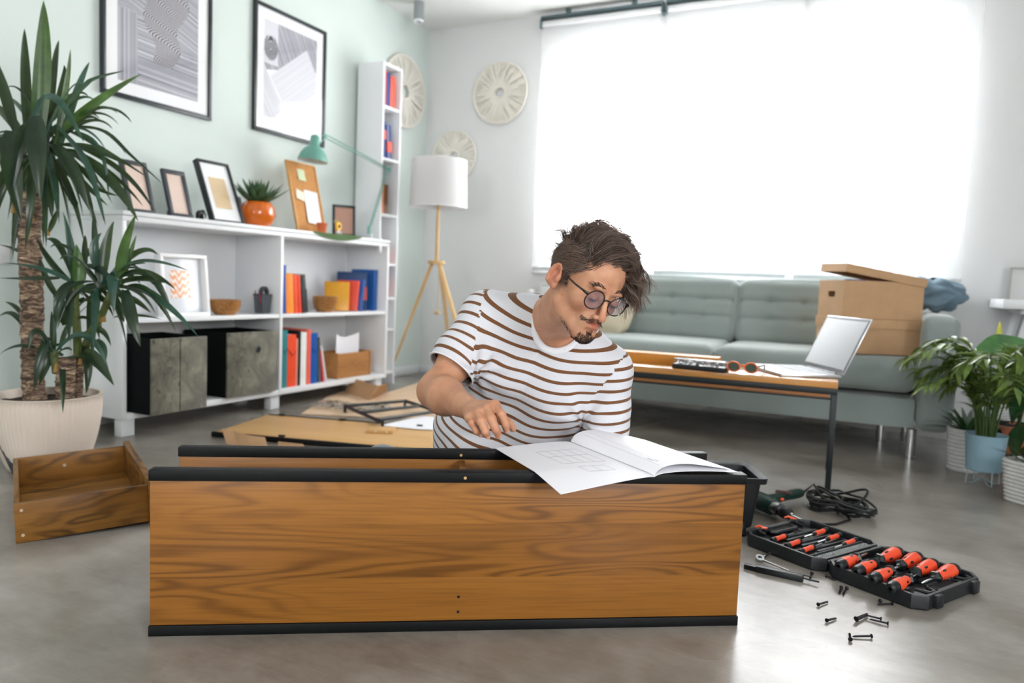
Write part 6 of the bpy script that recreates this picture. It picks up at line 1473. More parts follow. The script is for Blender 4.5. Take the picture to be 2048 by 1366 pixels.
b0_ = H(0, -.030, -.055); neck.cap(b0_, NB+ac*.0-fr_*.0, .056, .062)
neck.cap(H(-.03, .02, -.07), NB+fr_*.045+up_*.0-ac*.0, .030, .030, k=.03); neck.cap(H(.03, .02, -.07), NB+fr_*.045+ac*.01, .030, .030, k=.03)
body = SDF(.035)
for s in (-1, 1):
    body.cap(PV+ac*s*.085, WS+ac*s*.065, .115, .100); body.cap(WS+ac*s*.065, CHs+ac*s*.075, .098, .108)
    body.cap(CHs+ac*s*.075, NB-up_*.06+ac*s*.07, .105, .080)
body.cap(NB-up_*.015, shR, .055, .055); body.cap(NB-up_*.015, shL, .055, .055)
arms = SDF(.034)
def arm_(sh, el, wr):
    arms.cap(sh, sh+(el-sh)*.55, .056, .047, k=.03); arms.cap(sh+(el-sh)*.55, el, .047, .040); m_ = el+(wr-el)*.32
    arms.cap(el, m_, .041, .044); arms.cap(m_, wr, .043, .0275)
arm_(shR, elR, wrR); arm_(shL, elL, wrL)
# ---- hands: joints given per finger
hand = SDF(.006)
def finger(ps, rs):
    for i in range(len(ps)-1): hand.cap(ps[i], ps[i+1], rs[i], rs[i+1], k=.0025 if i == 0 else .003)
K = {'i': (989, 812, 1.668), 'm': (974, 820, 1.652), 'r': (957, 828, 1.648), 'p': (941, 836, 1.656)}
K = {a: A_(dp(*b)) for a, b in K.items()}
for a, r_ in (('i', .0135), ('m', .0135), ('r', .0130), ('p', .0125)): hand.cap(wrR+(K[a]-wrR)*.15, K[a], .019, r_, k=.008)
hand.cap(K['i'], K['p'], .0120, .0110, k=.008); hand.cap(wrR*.4+K['m']*.6, wrR*.5+K['r']*.5, .016, .017, k=.01)
PIP = {'i': (1003, 829, 1.640), 'm': (983, 838, 1.622), 'r': (962, 843, 1.618), 'p': (944, 846, 1.632)}
DIP = {'i': (1011, 850, 1.640), 'm': (993, 861, 1.620), 'r': (971, 863, 1.618), 'p': (953, 862, 1.634)}
TIP = {'i': (1013, 861, 1.648), 'm': (997, 871, 1.628), 'r': (975, 872, 1.628), 'p': (961, 869, 1.644)}
FR = {'i': (.0115, .0098, .0086, .0072), 'm': (.0118, .0100, .0088, .0074), 'r': (.0112, .0094, .0084, .0070), 'p': (.0100, .0083, .0074, .0062)}
tips = {}
for a in 'imrp': ps = [K[a]]+[A_(dp(*q[a])) for q in (PIP, DIP, TIP)]; finger(ps, FR[a]); tips[a] = ps
th = [A_(dp(*q)) for q in ((962, 822, 1.735), (1000, 834, 1.705), (1018, 846, 1.690), (1026, 857, 1.682))]
finger(th, (.0165, .0115, .0098, .0080)); tips['t'] = th
# resting hand on the floor (out of sight behind the boards)
hz = lambda p, z: A_((p[0], p[1], z)); w2 = wrL; fw2 = -A_(fw)*[1, 1, 0]; fw2 /= np.linalg.norm(fw2); rt2 = A_(RT)*[1, 1, 0]
pc2 = hz(w2+fw2*.04, .022); hand.cap(w2, pc2, .026, .020, k=.01)
for i, (a, L_) in enumerate(((-.030, .062), (-.010, .072), (.010, .068), (.029, .055))):
    k0_ = hz(w2+fw2*.075+rt2*a, .018); hand.cap(pc2, k0_, .017, .0115, k=.008); e_ = hz(k0_+fw2*L_*.5+rt2*a*.25, .018); t_ = hz(k0_+fw2*L_+rt2*a*.4, .009)
    hand.cap(k0_, e_, .0105, .009, k=.003); hand.cap(e_, t_, .009, .0072, k=.003)
t0_ = hz(w2+fw2*.03-rt2*.03, .02); hand.cap(pc2, t0_, .015, .013, k=.008); hand.cap(t0_, hz(t0_+fw2*.04-rt2*.03, .012), .012, .009, k=.003)
def smin(a, b, k): h = np.clip(.5+.5*(b-a)/k, 0, 1); return b*(1-h)+a*h-k*h*(1-h)
def near(P, c, r): return np.linalg.norm(P-c, axis=1) < r
def body_f(P):
    d = smin(smin(body(P), neck(P), .03), arms(P), .025)
    m_ = near(P, HC, .24); 
    if m_.any(): d[m_] = smin(hd(toH(P[m_])), neck(P[m_]), .018) if False else smin(d[m_], hd(toH(P[m_])), .016)
    m_ = near(P, wrR, .26) | near(P, wrL, .26)
    if m_.any(): d[m_] = smin(d[m_], hand(P[m_]), .008)
    return d
g = G()
for s_ in (neck, body, arms, hand): prim_shell(g, s_, grow=.0004)
prim_shell(g, hd, frame=lambda p: V(H(p.x, p.y, p.z)), grow=.0004)
Vt, F = remesh(g, .0025)
Vt = project(Vt, body_f, 4); Vt = smooth(Vt, F, 1, .4); Vt = project(Vt, body_f, 2, .8)
# skin colour attribute: r = lips/ear redness, g = stubble, b = nails
L = toH(Vt); red = np.zeros(len(Vt)); stub = np.zeros(len(Vt)); nail = np.zeros(len(Vt))
ga = lambda c, r: np.exp(-np.sum(((L-A_(c))/A_(r))**2, 1))
red = np.clip(1.6*ga((0, .104, -.0612), (.019, .012, .0042))+1.1*ga((0, .104, -.0705), (.014, .012, .0045)), 0, 1)
red = np.maximum(red, .55*np.maximum(ga((-.088, -.01, -.005), (.012, .03, .04)), ga((.088, -.01, -.005), (.012, .03, .04))))
red = np.maximum(red, .30*ga((0, .118, -.034), (.016, .014, .014))); red = np.maximum(red, .22*np.maximum(ga((-.045, .075, -.028), (.02, .02, .018)), ga((.045, .075, -.028), (.02, .02, .018))))
for a in 'imrp': 
    for q in tips[a][1:3]: red = np.maximum(red, .28*np.exp(-np.sum((Vt-q)**2, 1)/.009**2))
    red = np.maximum(red, .45*np.exp(-np.sum((Vt-tips[a][3])**2, 1)/.010**2))
nails_c = []
for a in 'imrp':
    t_ = tips[a]; ax_ = t_[3]-t_[2]; ax_ /= np.linalg.norm(ax_); vw = A_(CAM)-t_[3]; vw /= np.linalg.norm(vw); nn = vw-ax_*(vw@ax_); nn /= np.linalg.norm(nn); nails_c.append((t_[3]+nn*.0068-ax_*.0012, ax_, nn))
stub = np.clip((L[:, 2] < -.045)*(L[:, 1] > .02)*ga((0, .06, -.085), (.06, .05, .04))*1.2, 0, 1)
me = make_mesh('body', Vt-MO, F, [])
at = me.color_attributes.new('skin', 'FLOAT_COLOR', 'POINT'); buf = np.stack([red, stub, nail, np.ones(len(Vt))], 1).astype(np.float32).ravel(); at.data.foreach_set('color', buf)
t = NT('skin'); an = t.n.new('ShaderNodeAttribute'); an.attribute_name = 'skin'; sp = t.n.new('ShaderNodeSeparateColor'); t.L(an.outputs['Color'], sp.inputs[0])
nz = t.noise(t.map(), 26, 4, .6); fre = t.ramp(t.noise(t.map(), 150, 2, .5), [(.66, 0), (.74, 1)])
c = t.ramp(nz, [(.3, '#b57e60'), (.7, '#c99676')]); c = t.mix(t.math('MULTIPLY', fre, .35), c, '#9a6144'); c = t.mix(t.math('MULTIPLY', sp.outputs[0], .75), c, '#b8584a'); c = t.mix(t.math('MULTIPLY', sp.outputs[1], .22), c, '#6e5646')
t.set(Base_Color=c, Roughness=.5, Subsurface_Weight=.12, Subsurface_Radius=(.01, .0035, .0015), Subsurface_Scale=.6); t.b.inputs['Specular IOR Level'].default_value = .4
t.bump(t.noise(t.map(), 320, 3, .6), .18, .0006); SKIN = t.m
me.materials.append(SKIN); ob = bpy.data.objects.new('body', me); COL.objects.link(ob); ob.parent = man
for c_, ax_, nn in nails_c:
    sd = np.cross(ax_, nn); R = Matrix(((sd[0], ax_[0], nn[0]), (sd[1], ax_[1], nn[1]), (sd[2], ax_[2], nn[2])))
    G().ell(c_-MO-nn*.0012, (.0048, .0062, .0016), 14, 8, R=R).obj('fingernail', plain('nail', '#d8aa9a', .25, var=.02), man)
# ---- T-shirt
sh = SDF(.045); gw = .014
for s in (-1, 1):
    sh.cap(PV+ac*s*.095-up_*.02, WS+ac*s*.080, .130, .104+gw); sh.cap(WS+ac*s*.078, CHs+ac*s*.078, .102+gw, .108+gw); sh.cap(CHs+ac*s*.078, NB-up_*.065+ac*s*.075, .104+gw, .078+gw)
sh.cap(NB-up_*.018, shR, .052+gw, .055+gw); sh.cap(NB-up_*.018, shL, .052+gw, .055+gw)
shA = SDF(.03); shB = SDF(.03)
dR = (elR-shR); dL = (elL-shL)
shA.cap(shR, shR+dR*.5, .055+gw, .066); shA.cap(shR+dR*.5, shR+dR*.95, .066, .070)
shB.cap(shL, shL+dL*.5, .054+gw, .059); shB.cap(shL+dL*.5, shL+dL*1.0, .059, .058)
def nz3(P, sx, sy, sz, seed):
    out = np.empty(len(P)); a = (P@ac)*sx; b = (P@up_)*sy; c = (P@fr_)*sz
    for i in range(len(P)): out[i] = noise.noise(V((a[i]+seed, b[i], c[i])))
    return out
def sh_f(P): return smin(smin(sh(P), shA(P), .040), shB(P), .026)
g = G(); 
for s_ in (sh, shA, shB): prim_shell(g, s_, grow=.0004)
Vt, F = remesh(g, .0058); Vt = project(Vt, sh_f, 4); Vt = smooth(Vt, F, 3, .5)
# folds
s_sp = (NB-Vt)@up_; x_ac = (Vt-NB)@ac
dirR = dR/np.linalg.norm(dR); dirL = dL/np.linalg.norm(dL)
tR = (Vt-shR)@dirR; tL = (Vt-shL)@dirL
low_w = np.clip((s_sp-.18)/.25, 0, 1)
fold = .0045*nz3(Vt, 9, 5, 9, 3.1)+.0065*low_w*np.sin(28*(s_sp+.9*x_ac)+6*nz3(Vt, 4, 3, 4, 8.0))+.006*low_w*nz3(Vt, 7, 16, 7, 5.0)
pitR = A_(dp(950, 745, 1.98)); pitL = A_(dp(1172, 850, 1.97))
for pt, am, ph in ((pitR, .005, .0), (pitL, .005, 1.0)):
    D = Vt-pt; rr_ = np.linalg.norm(D, axis=1); an_ = np.arctan2(D@A_(UP), D@A_(RT)); fold += am*np.exp(-(rr_/.10)**2)*np.sin(9*an_+ph)
fold += .003*np.exp(-((tR-.16)/.06)**2)*np.sin(60*tR+5*x_ac)+.0035*np.exp(-((tL-.12)/.08)**2)*np.sin(55*tL+9*(Vt@A_(RT)))
e = 1e-3; gr = np.stack([sh_f(Vt+A_(o))-sh_f(Vt-A_(o)) for o in ((e, 0, 0), (0, e, 0), (0, 0, e))], 1); gr /= np.maximum(np.linalg.norm(gr, axis=1, keepdims=True), 1e-9)
Vt = Vt+gr*fold[:, None]
# neck opening: an ellipse about the neck axis; hems: planes across the arms
nk0 = A_(dp(1124, 637, 1.97)); nax = (H(0, -.02, -.05)-NB); nax /= np.linalg.norm(nax)
nax = nax*.55-A_(fw)*.45+A_(UP)*.12; nax /= np.linalg.norm(nax)
ex = A_(RT)-nax*(A_(RT)@nax); ex /= np.linalg.norm(ex); ey = np.cross(nax, ex); ey *= np.sign(ey@A_(UP))
# turn the ellipse a little so that its long axis follows the shirt's neckline
ca_, sa_ = math.cos(math.radians(18)), math.sin(math.radians(18)); ex, ey = ex*ca_-ey*sa_, ex*sa_+ey*ca_
RXn, RYn = .068, .083
def neck_in(P): D = P-nk0; return ((D@ex)/RXn)**2+((D@ey)/RYn)**2, D@nax
hemR, hemL = .190, .215
fc = Vt[F].mean(1)
q_, h_ = neck_in(fc)
kill = (q_ < 1.0)&(h_ > -.09)
armR = (shA(fc) < sh(fc))&(((fc-shR)@dirR) > 0); armL = (shB(fc) < sh(fc))&(((fc-shL)@dirL) > 0)
tRv, tLv = tR, tL
allR = (tRv[F] > hemR).all(1)&armR; allL = (tLv[F] > hemL).all(1)&armL
anyhem = allR|allL|kill
F2 = F[~anyhem]
vR = np.zeros(len(Vt), bool); vR[F[armR].ravel()] = True; vL = np.zeros(len(Vt), bool); vL[F[armL].ravel()] = True
mR = vR&(tRv > hemR); Vt[mR] -= dirR*(tRv[mR]-hemR)[:, None]; mL = vL&(tLv > hemL); Vt[mL] -= dirL*(tLv[mL]-hemL)[:, None]
qv, hv = neck_in(Vt); used_ = np.zeros(len(Vt), bool); used_[F2.ravel()] = True
mn = used_&(qv < 1.0)&(hv > -.09); D = Vt-nk0; sc_n = 1/np.sqrt(np.maximum(qv, .2)); u_, v_ = D@ex, D@ey
Vt[mn] += (np.outer(u_, ex)+np.outer(v_, ey))[mn]*(sc_n[mn]-1)[:, None]
me = make_mesh('t_shirt', Vt-MO, F2, [])
fc = Vt[F2].mean(1)
seamR = (fc-A_(dp(956, 650, 2.0)))@(-ac*.93+dirR*.30) ; seamL = (fc-A_(dp(1222, 800, 1.98)))@(ac*.85+dirL*.35)
isR = (shA(fc) < sh(fc)+.010)&(seamR > 0); isL = (shB(fc) < sh(fc)+.006)&(((fc-shL)@(ac*.95+dirL*.25)) > .012)
uvl = me.uv_layers.new(name='stripe'); lv = np.empty(len(me.loops), int); me.loops.foreach_get('vertex_index', lv)
cnt = np.array([p.loop_total for p in me.polygons]); fi = np.repeat(np.arange(len(cnt)), cnt)
VV = Vt[lv]; sT = (NB-VV)@up_; xT = (VV-NB)@ac
torso_c = sT+.85*xT**2+.03*xT; aR = (VV-shR)@dirR; aL = (VV-shL)@dirL
wr_ = np.array([noise.noise(V(p*6)) for p in Vt])[lv]*.004
u = np.where(isR[fi], hemR-aR+.012, np.where(isL[fi], hemL-aL+.010, torso_c))+wr_
zone = np.where(isR[fi] | isL[fi], 1.0, 0.0)
uvl.data.foreach_set('uv', np.stack([u, zone], 1).astype(np.float32).ravel())
t = NT('striped_jersey'); um = t.n.new('ShaderNodeUVMap'); um.uv_map = 'stripe'; sp = t.n.new('ShaderNodeSeparateXYZ'); t.L(um.outputs[0], sp.inputs[0])
ph = t.math('FRACT', t.math('DIVIDE', t.math('ADD', sp.outputs[0], 3.0), .0300)); st = t.math('LESS_THAN', ph, .29)
hs = t.noise(t.map(), 900, 2, .6)
c = t.mix(st, t.ramp(hs, [(.3, '#cdced4'), (.7, '#dadbe1')]), t.ramp(hs, [(.3, '#66432c'), (.7, '#7d5639')]))
t.set(Base_Color=c, Roughness=.9, Sheen_Weight=.15); t.b.inputs['Specular IOR Level'].default_value = .15
t.bump(hs, .25, .0005); SHIRT = t.m; me.materials.append(SHIRT)
shirt = bpy.data.objects.new('t_shirt', me); COL.objects.link(shirt); shirt.parent = man
sm = shirt.modifiers.new('thickness', 'SOLIDIFY'); sm.thickness = .0022; sm.offset = -1
RIB = fabric('white_rib', '#dcdde2', '#eceef2', 700, .9, .4, .0006)
ring = []
for k in range(64):
    a = 2*PI*k/64; dirv = ex*math.cos(a)*RXn+ey*math.sin(a)*RYn; p = nk0+dirv
    # settle the collar on the shirt surface along the neck axis
    lo_, hi_ = -.10, .08; best = 0; hs_ = np.linspace(hi_, lo_, 90); dd = sh_f(p+nax*hs_[:, None]); ix = np.argmax(dd < 0) if (dd < 0).any() else int(np.argmin(dd)); ring.append(hs_[ix])
ring = np.array(ring); 
for _ in range(6): ring = (np.roll(ring, 1)+ring*2+np.roll(ring, -1))/4
pts = [V(nk0+ex*math.cos(2*PI*k/64)*RXn*.98+ey*math.sin(2*PI*k/64)*RYn*.98+nax*(ring[k]-.001)-MO) for k in range(64)]
g = G(); 
outp = []
for i, p in enumerate(pts):
    rd = (V(nk0-MO)-p); rd -= V(nax)*rd.dot(V(nax)); rd.normalize(); N_ = V(nax)
    outp.append([g.v(p-rd*.011-N_*.005), g.v(p-rd*.009+N_*.0015), g.v(p+rd*.004+N_*.0045), g.v(p+rd*.009-N_*.001), g.v(p+rd*.006-N_*.010)])
for i in range(64):
    a, b = outp[i], outp[(i+1) % 64]
    for k in range(4): g._f([a[k], b[k], b[k+1], a[k+1]])
g.solid(.0012); g.obj('collar', RIB, man, ang=80)
for sh0, dr, hm, rad in ((shR, dirR, hemR, .0690), (shL, dirL, hemL, .0590)):
    c0 = sh0+dr*hm; x_, y_ = frame_z(dr); g = G(); P_ = []
    for k in range(48):
        a = 2*PI*k/48; rdv = A_(x_)*math.cos(a)+A_(y_)*math.sin(a); rs_ = np.linspace(.03, .10, 60); dd = sh_f((c0-dr*.004)+rdv*rs_[:, None]); rr_ = rs_[np.argmax(dd > 0)] if (dd > 0).any() else rad; P_.append(rr_)
    P_ = np.array(P_); 
    for _ in range(3): P_ = (np.roll(P_, 1)+P_*2+np.roll(P_, -1))/4
    g.tube([V(c0+(A_(x_)*math.cos(2*PI*k/48)+A_(y_)*math.sin(2*PI*k/48))*(P_[k]-.0005)-MO) for k in range(48)], .0022, 6, closed=True); g.obj('sleeve_hem', RIB, man)
# ---- trousers and shoes
tr_ = SDF(.04); hipR, hipL = PV-ac*.09-up_*.03, PV+ac*.09-up_*.03
knR = A_(dp(764, 940, 2.16)); anR = A_(dp(905, 1085, 2.14)); knL = A_(dp(1130, 1045, 2.16)); anL = A_(dp(1010, 1090, 2.22))
hipR[2] = max(hipR[2], .10); hipL[2] = max(hipL[2], .10)
tr_.cap(PV-ac*.05, PV+ac*.05, .125, .125)
tr_.cap(hipR, knR, .088, .066); tr_.cap(knR, anR, .062, .046); tr_.cap(hipL, knL, .088, .066); tr_.cap(knL, anL, .060, .044)
g = G(); prim_shell(g, tr_, grow=.0005); Vt, F = remesh(g, .009); Vt = project(Vt, tr_, 4); Vt = smooth(Vt, F, 2)
Vt += .004*np.array([noise.noise(V(p*14)) for p in Vt])[:, None]*A_(UP); Vt[:, 2] = np.maximum(Vt[:, 2], .004)
me = make_mesh('trousers', Vt-MO, F, [fabric('grey_blue_denim', '#5d666c', '#7b858b', 500, .9)]); o = bpy.data.objects.new('trousers', me); COL.objects.link(o); o.parent = man
for an, dr_ in ((anR, A_(RT)*.9-A_(fw)*.1), (anL, -A_(RT)*.6-A_(fw)*.3)):
    dr_ = dr_*[1, 1, 0]; dr_ /= np.linalg.norm(dr_); s3 = SDF(.03); b_ = hz(an, .045); s3.cap(b_, hz(an+dr_*.10, .038), .042, .036); s3.cap(hz(an+dr_*.10, .036), hz(an+dr_*.16, .032), .036, .030)
    g = G(); prim_shell(g, s3, grow=.0005); Vs, Fs = remesh(g, .008); Vs = project(Vs, s3, 3); Vs[:, 2] = np.maximum(Vs[:, 2], .003)
    me = make_mesh('shoe', Vs-MO, Fs, [plain('white_shoe', '#dcdcda', .6)]); o = bpy.data.objects.new('shoe', me); COL.objects.link(o); o.parent = man
# ---- hair
rs = np.random.RandomState(4)
def strands(name, roots, paths, r0_, mat_, tipf=.25):
    "paths: (n, k, 3) world points"
    n, k, _ = paths.shape; T_ = np.gradient(paths, axis=1); T_ /= np.maximum(np.linalg.norm(T_, axis=2, keepdims=True), 1e-9)
    ref = A_(UP)[None, None]+0*T_; x = np.cross(T_, ref); x /= np.maximum(np.linalg.norm(x, axis=2, keepdims=True), 1e-6); y = np.cross(T_, x)
    w_ = (r0_*(1-(1-tipf)*np.linspace(0, 1, k)**1.5))[None, :, None] if np.isscalar(r0_) else r0_[:, None, None]*(1-(1-tipf)*np.linspace(0, 1, k)**1.5)[None, :, None]
    rg = np.stack([paths+(x*math.cos(a)+y*math.sin(a))*w_ for a in (0, 2.094, 4.189)], 2)    # n,k,3,3
    Vs = rg.reshape(-1, 3)-MO; i0 = (np.arange(n)[:, None, None]*k*3+np.arange(k-1)[None, :, None]*3); j = np.arange(3)[None, None]; j2 = (j+1) % 3
    Fs = np.stack([i0+j, i0+j2, i0+3+j2, i0+3+j], -1).reshape(-1, 4)
    me = bpy.data.meshes.new(name); me.vertices.add(len(Vs)); me.vertices.foreach_set('co', Vs.ravel().astype(np.float32))
    me.loops.add(Fs.size); me.loops.foreach_set('vertex_index', Fs.ravel().astype(np.int32)); me.polygons.add(len(Fs)); me.polygons.foreach_set('loop_start', (np.arange(len(Fs))*4).astype(np.int32)); me.polygons.foreach_set('loop_total', np.full(len(Fs), 4, np.int32))
    me.update(calc_edges=True); me.polygons.foreach_set('use_smooth', np.ones(len(Fs), bool))
    rnd = np.repeat(rs.rand(n), k*3); al = np.tile(np.repeat(np.linspace(0, 1, k), 3), n)
    at = me.color_attributes.new('strand', 'FLOAT_COLOR', 'POINT'); at.data.foreach_set('color', np.stack([rnd, al, rnd, rnd*0+1], 1).astype(np.float32).ravel())
    me.materials.append(mat_); o = bpy.data.objects.new(name, me); COL.objects.link(o); o.parent = man; o['kind'] = 'stuff'; return o
def hair_mat(name, c1, c2, c3, rough=.42):
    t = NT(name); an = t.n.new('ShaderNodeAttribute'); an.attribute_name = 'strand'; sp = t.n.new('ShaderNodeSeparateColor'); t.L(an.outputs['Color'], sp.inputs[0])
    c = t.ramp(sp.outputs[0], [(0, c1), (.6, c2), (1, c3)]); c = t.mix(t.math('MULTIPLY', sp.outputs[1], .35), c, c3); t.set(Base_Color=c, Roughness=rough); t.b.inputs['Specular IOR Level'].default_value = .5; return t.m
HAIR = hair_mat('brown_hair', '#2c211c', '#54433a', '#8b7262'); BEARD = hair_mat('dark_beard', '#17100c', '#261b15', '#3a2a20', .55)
cen = A_((0, -.012, .030)); rad = A_((.078, .098, .088))
def scalp(d): return cen+d*rad/np.linalg.norm(d, axis=-1, keepdims=True)
def hairline(p):
    "positive inside the hair region (head coordinates)"
    x, y, z = p[:, 0], p[:, 1], p[:, 2]
    front = z-(.066+.022*np.exp(-((x+.006)/.030)**2)-np.where(x > .0, .034*np.clip(x/.05, 0, 1), .022*np.clip((-x-.02)/.035, 0, 1)))   # forehead edge, highest above his right eye
    side = z-(.018-.9*np.clip(.020-y, 0, .045)*1.0)
    side = np.where((y > .008)&(y < .022), z+.014, np.where(y <= .006, z-(.030 if False else .022)+np.clip(-.018-y, 0, .06)*1.7, z-.022))
    w_ = np.clip((y-.030)/.025, 0, 1); return side*(1-w_)+front*w_
d = rs.normal(size=(60000, 3)); P = scalp(d); ok = hairline(P) > 0; P = P[ok]
topm = np.clip((P[:, 2]-.040)/.035, 0, 1)*np.clip((P[:, 0]+.072)/.02, 0, 1)
gl = HA.T @ A_((0, 0, -1.0))                                # gravity in head coordinates
flow_top = A_((.84, .36, .12)); flow_top /= np.linalg.norm(flow_top)
def grow(P0, length, lift, k=9, flow=None, clump=None, grav=.35, wav=0.0):
    n = len(P0); paths = np.zeros((n, k, 3)); p = P0.copy(); nrm = (p-cen)/rad**2; nrm /= np.linalg.norm(nrm, axis=1, keepdims=True)
    dirn = flow-nrm*np.sum(flow*nrm, 1, keepdims=True); dirn /= np.maximum(np.linalg.norm(dirn, axis=1, keepdims=True), 1e-6)
    v = nrm*lift[:, None]+dirn; v /= np.linalg.norm(v, axis=1, keepdims=True)
    for i in range(k):
        paths[:, i] = p; s = i/(k-1)
        nrm = (p-cen)/rad**2; nrm /= np.linalg.norm(nrm, axis=1, keepdims=True)
        fl = flow-nrm*np.sum(flow*nrm, 1, keepdims=True)*.9
        v = v*.62+fl*.38+gl*(grav if np.isscalar(grav) else grav[:, None])*s*.55; 
        if wav: v += wav*np.stack([np.sin(9*s+P0[:, 1]*90), np.cos(7*s+P0[:, 0]*80), np.sin(8*s+P0[:, 2]*70)], 1)*.18
        v /= np.linalg.norm(v, axis=1, keepdims=True); p = p+v*(length/(k-1))[:, None]
        e_ = np.linalg.norm((p-cen)/rad, axis=1); mnr = 1.03+(.05+.11*((P0[:, 0]*917.3+P0[:, 1]*531.7) % 1.0))*min(1, s*2.5)*np.minimum(1, length/.07); low = e_ < mnr; p[low] = cen+(p[low]-cen)*(mnr[low]/e_[low])[:, None] if hasattr(mnr, '__len__') else p[low]
    return paths
# long swept top: clumps
Pt = P[topm > .35]; idx = rs.choice(len(Pt), 460, replace=False); guides = Pt[idx]
rootsT = np.repeat(guides, 15, 0); jit = rs.normal(size=rootsT.shape)*.0065; rootsT = scalp((rootsT+jit-cen)/rad)
fl = np.tile(flow_top, (len(guides), 1))+rs.normal(size=(len(guides), 3))*.16; back = np.clip((-guides[:, 1]-.02)/.05, 0, 1)[:, None]
fl = fl*(1-back)+back*(A_((.35, -.25, .1))+rs.normal(size=(len(guides), 3))*.45)
lenG = (.090+.040*rs.rand(len(guides)))*(1-.45*back[:, 0]); liftG = .55+.5*rs.rand(len(guides))
flT = np.repeat(fl, 15, 0); gvt = .05+.55*np.clip((guides[:, 0]+.005)/.045, 0, 1); fm = np.clip((.035-guides[:, 0])/.03, 0, 1)*np.clip((guides[:, 1]+.01)/.03, 0, 1); fl = fl*(1-fm[:, None])+fm[:, None]*(A_((.95, -.06, .38))+rs.normal(size=fl.shape)*.14); gp_ = grow(guides, lenG, liftG, 11, fl, grav=gvt, wav=1.3); GP = np.repeat(gp_, 15, 0)
off0 = rootsT[:, None, :]-GP[:, :1]; s_ = np.linspace(0, 1, 11)[None, :, None]; spread = rs.normal(size=(len(rootsT), 1, 3))*.0030
pathsT = GP+off0*(1-.80*s_)+spread*s_*1.2
e_ = np.linalg.norm((pathsT-cen)/rad, axis=2, keepdims=True); pathsT = np.where(e_ < 1.03, cen+(pathsT-cen)*(1.03/e_), pathsT); pathsT = pathsT+rs.normal(size=(len(pathsT), 1, 3))*.0022*s_
# sides and back, short
Ps = P[topm <= .6]; Ps = Ps[rs.choice(len(Ps), min(len(Ps), 5200), replace=False)]
fs = np.tile(A_((0, -.75, -.35)), (len(Ps), 1))+rs.normal(size=(len(Ps), 3))*.14; fs[:, 2] += np.where(Ps[:, 1] < -.05, -.5, 0)
hgt = np.clip((Ps[:, 2]+.02)/.07, 0, 1); pathsS = grow(Ps, .013+.026*hgt, .30+.25*rs.rand(len(Ps)), 6, fs, grav=.2)
W_ = lambda q: (q.reshape(-1, 3) @ HA.T + HC).reshape(q.shape)
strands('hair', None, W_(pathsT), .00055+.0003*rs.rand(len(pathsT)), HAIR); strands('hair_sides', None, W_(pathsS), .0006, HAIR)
# stray hairs standing up at the crown
Pf = P[(P[:, 2] > .09)&(P[:, 1] < .0)]; Pf = Pf[rs.choice(len(Pf), 46, replace=False)]
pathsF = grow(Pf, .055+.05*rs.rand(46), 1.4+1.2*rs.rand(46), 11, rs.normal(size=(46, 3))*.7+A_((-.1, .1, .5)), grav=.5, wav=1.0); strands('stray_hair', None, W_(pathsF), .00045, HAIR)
# scalp cap under the strands
g = G(); cap_d = []; nu, nv = 72, 40
for i in range(nu):
    for j in range(nv+1): cap_d.append((math.sin(PI*.80*j/nv)*math.cos(2*PI*i/nu), math.sin(PI*.80*j/nv)*math.sin(2*PI*i/nu), math.cos(PI*.80*j/nv)))
CP = cen+A_(cap_d)*rad*1.012; okc = hairline(CP) > -.001; CPw = CP @ HA.T + HC - MO; vs = {}
def gv(i, j):
    k_ = (i % nu)*(nv+1)+j
    if j == 0: k_ = 0
    if k_ not in vs: vs[k_] = g.v(CPw[k_])
    return vs[k_]
for i in range(nu):
    for j in range(nv):
        ks = [(i, j), (i+1, j), (i+1, j+1), (i, j+1)]
        if all(okc[(a % nu)*(nv+1)+b] for a, b in ks):
            f_ = []
            for a, b in ks:
                q = gv(a, b)
                if q not in f_: f_.append(q)
            if len(f_) > 2: g._f(f_)
g.obj('scalp_cap', plain('scalp_brown', '#352a23', .7, var=.15, vs=200), man, ang=80)
# facial hair: short strands on the skin
L = toH(np.array([v.co for v in ob.data.vertices])+MO); nrmv = np.array([v.normal for v in ob.data.vertices])
def facial(name, mask, per, length, dirl, mat_, r_=.00042, sp_=.0016, k=4, lift=.5):
    ix = np.where(mask)[0]; ix = np.repeat(ix, per); n = len(ix)
    if n == 0: return
    b = L[ix] @ HA.T + HC + rs.normal(size=(n, 3))*sp_*.6; nn = nrmv[ix]; b = b-nn*.0006
    dw = np.array([dirl(x) for x in L[ix]]) @ HA.T+rs.normal(size=(n, 3))*.25; dw -= nn*np.sum(dw*nn, 1, keepdims=True); dw /= np.maximum(np.linalg.norm(dw, axis=1, keepdims=True), 1e-6)
    s = np.linspace(0, 1, k)[None, :, None]; ln = (length*(.6+.6*rs.rand(n)))[:, None, None]
    pth = b[:, None]+dw[:, None]*s*ln+nn[:, None]*(lift*ln*s*(1-.6*s)); strands(name, None, pth, r_, mat_)
x, y, z = L.T
def arch(xx): return .0235+.0055*np.sin(np.clip((np.abs(xx)-.012)/.034, 0, 1)*PI*.8)-.004*np.clip((np.abs(xx)-.03)/.016, 0, 1)
vsub = rs.rand(len(x)); facial('eyebrow', (vsub < .75)&(np.abs(x) > .013)&(np.abs(x) < .046)&(y > .05)&(np.abs(z-arch(x)) < .0028), 2, .0075, lambda q: A_((np.sign(q[0])*1.0, -.2, .25)), BEARD, .00038)
mz = -.0560-.08*np.clip(np.abs(x)-.004, 0, 1)
facial('moustache', (vsub < .8)&(np.abs(x) < .031)&(y > .07)&(np.abs(z-mz-.0006) < .0040)&(np.abs(x) > .0020), 2, .0065, lambda q: A_((np.sign(q[0])*.8, .1, -.55)), BEARD, .00045)
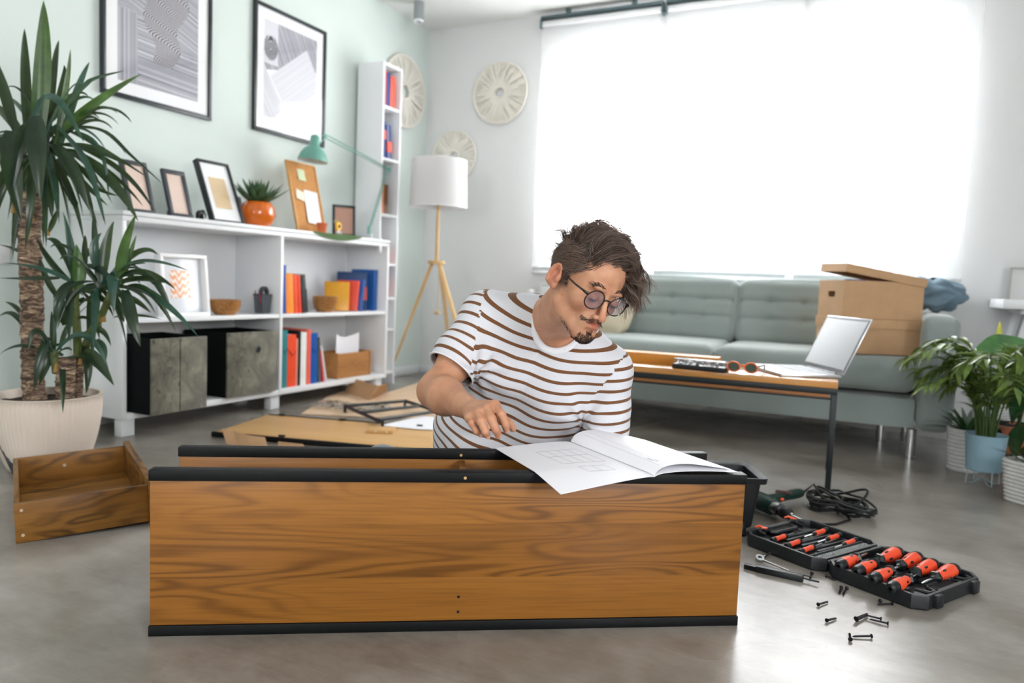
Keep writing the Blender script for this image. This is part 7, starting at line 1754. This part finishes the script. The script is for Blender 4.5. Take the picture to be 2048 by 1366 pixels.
facial('chin_beard', (vsub < .85)&(y > .055)&(z < -.0905)&(z > -.125)&(np.abs(x) < .026+.0*y)&(y > .068), 2, .0070, lambda q: A_((0, .2, -1)), BEARD, .00045)
facial('soul_patch', (np.abs(x) < .0075)&(y > .08)&(z < -.0765)&(z > -.0905), 2, .0060, lambda q: A_((0, .1, -1)), BEARD, .00042)
jl = -.078-.028*np.clip((y-.02)/.05, 0, 1)
facial('jaw_beard', (np.abs(x) > .018)&(y > .034)&(y < .080)&(np.abs(z-jl) < .0085)&(z < -.070)&(vsub < .55), 1, .0055, lambda q: A_((0, .3, -1)), BEARD, .0004)
facial('eyelashes', (np.abs(np.abs(x)-.032) < .0125)&(y > .083)&(np.abs(z+.0085-.0035*np.abs((np.abs(x)-.032)/.0125)**2) < .0017), 3, .0065, lambda q: A_((0, .6, -.8)), BEARD, .00032, lift=1.2)
# ---- eyeglasses
FRM = NT('tortoise_frame'); FRM.set(Base_Color=FRM.ramp(FRM.noise(FRM.map(), 30, 2), [(.45, '#14110f'), (.62, '#241813'), (.75, '#8a3f1a')]), Roughness=.18, Coat_Weight=.4); FRM = FRM.m
LENS = glass('spectacle_lens', (.93, .90, 1, 1), .62, (.80, .76, 1, 1))
gy, gz = .1005, -.0065; pt_ = math.radians(7)
def GP_(x, z_, dy=0.0): return V(H(x, gy+dy-math.sin(pt_)*-(z_)-.10*abs(x)*abs(x)*6, gz+z_)-MO)
for s in (-1, 1):
    c_ = s*.0355; ringp = []
    for k in range(44):
        a = 2*PI*k/44; rx = .0258; rz = .0236*(1+.05*math.sin(a)); ringp.append(GP_(c_+rx*math.cos(a), rz*math.sin(a)))
    G().tube(ringp, .0016, 8, closed=True).obj('rim', FRM, man)
    g = G(); vv_ = [g.v(p) for p in ringp]; g._f(vv_); lo = g.obj('lens', LENS, man)
    e0 = GP_(s*.061, .009); e1 = GP_(s*.0705, .012, -.006)
    G().tube([e0, e0.lerp(e1, .5), e1], [.003, .0032, .003], 8).obj('end_piece', FRM, man)
    tp = [e1, V(H(s*.0755, .060, .006)-MO), V(H(s*.0805, .012, .010)-MO), V(H(s*.0805, -.004, .012)-MO), V(H(s*.080, -.022, .002)-MO), V(H(s*.079, -.032, -.016)-MO)]
    G().tube(tp, [.0028, .0022, .0019, .0021, .0023, .0020], 8).obj('temple_arm', FRM, man)
G().tube([GP_(-.0105, .006), GP_(-.005, .0095, .0015), GP_(.005, .0095, .0015), GP_(.0105, .006)], .0018, 8).obj('bridge', FRM, man)
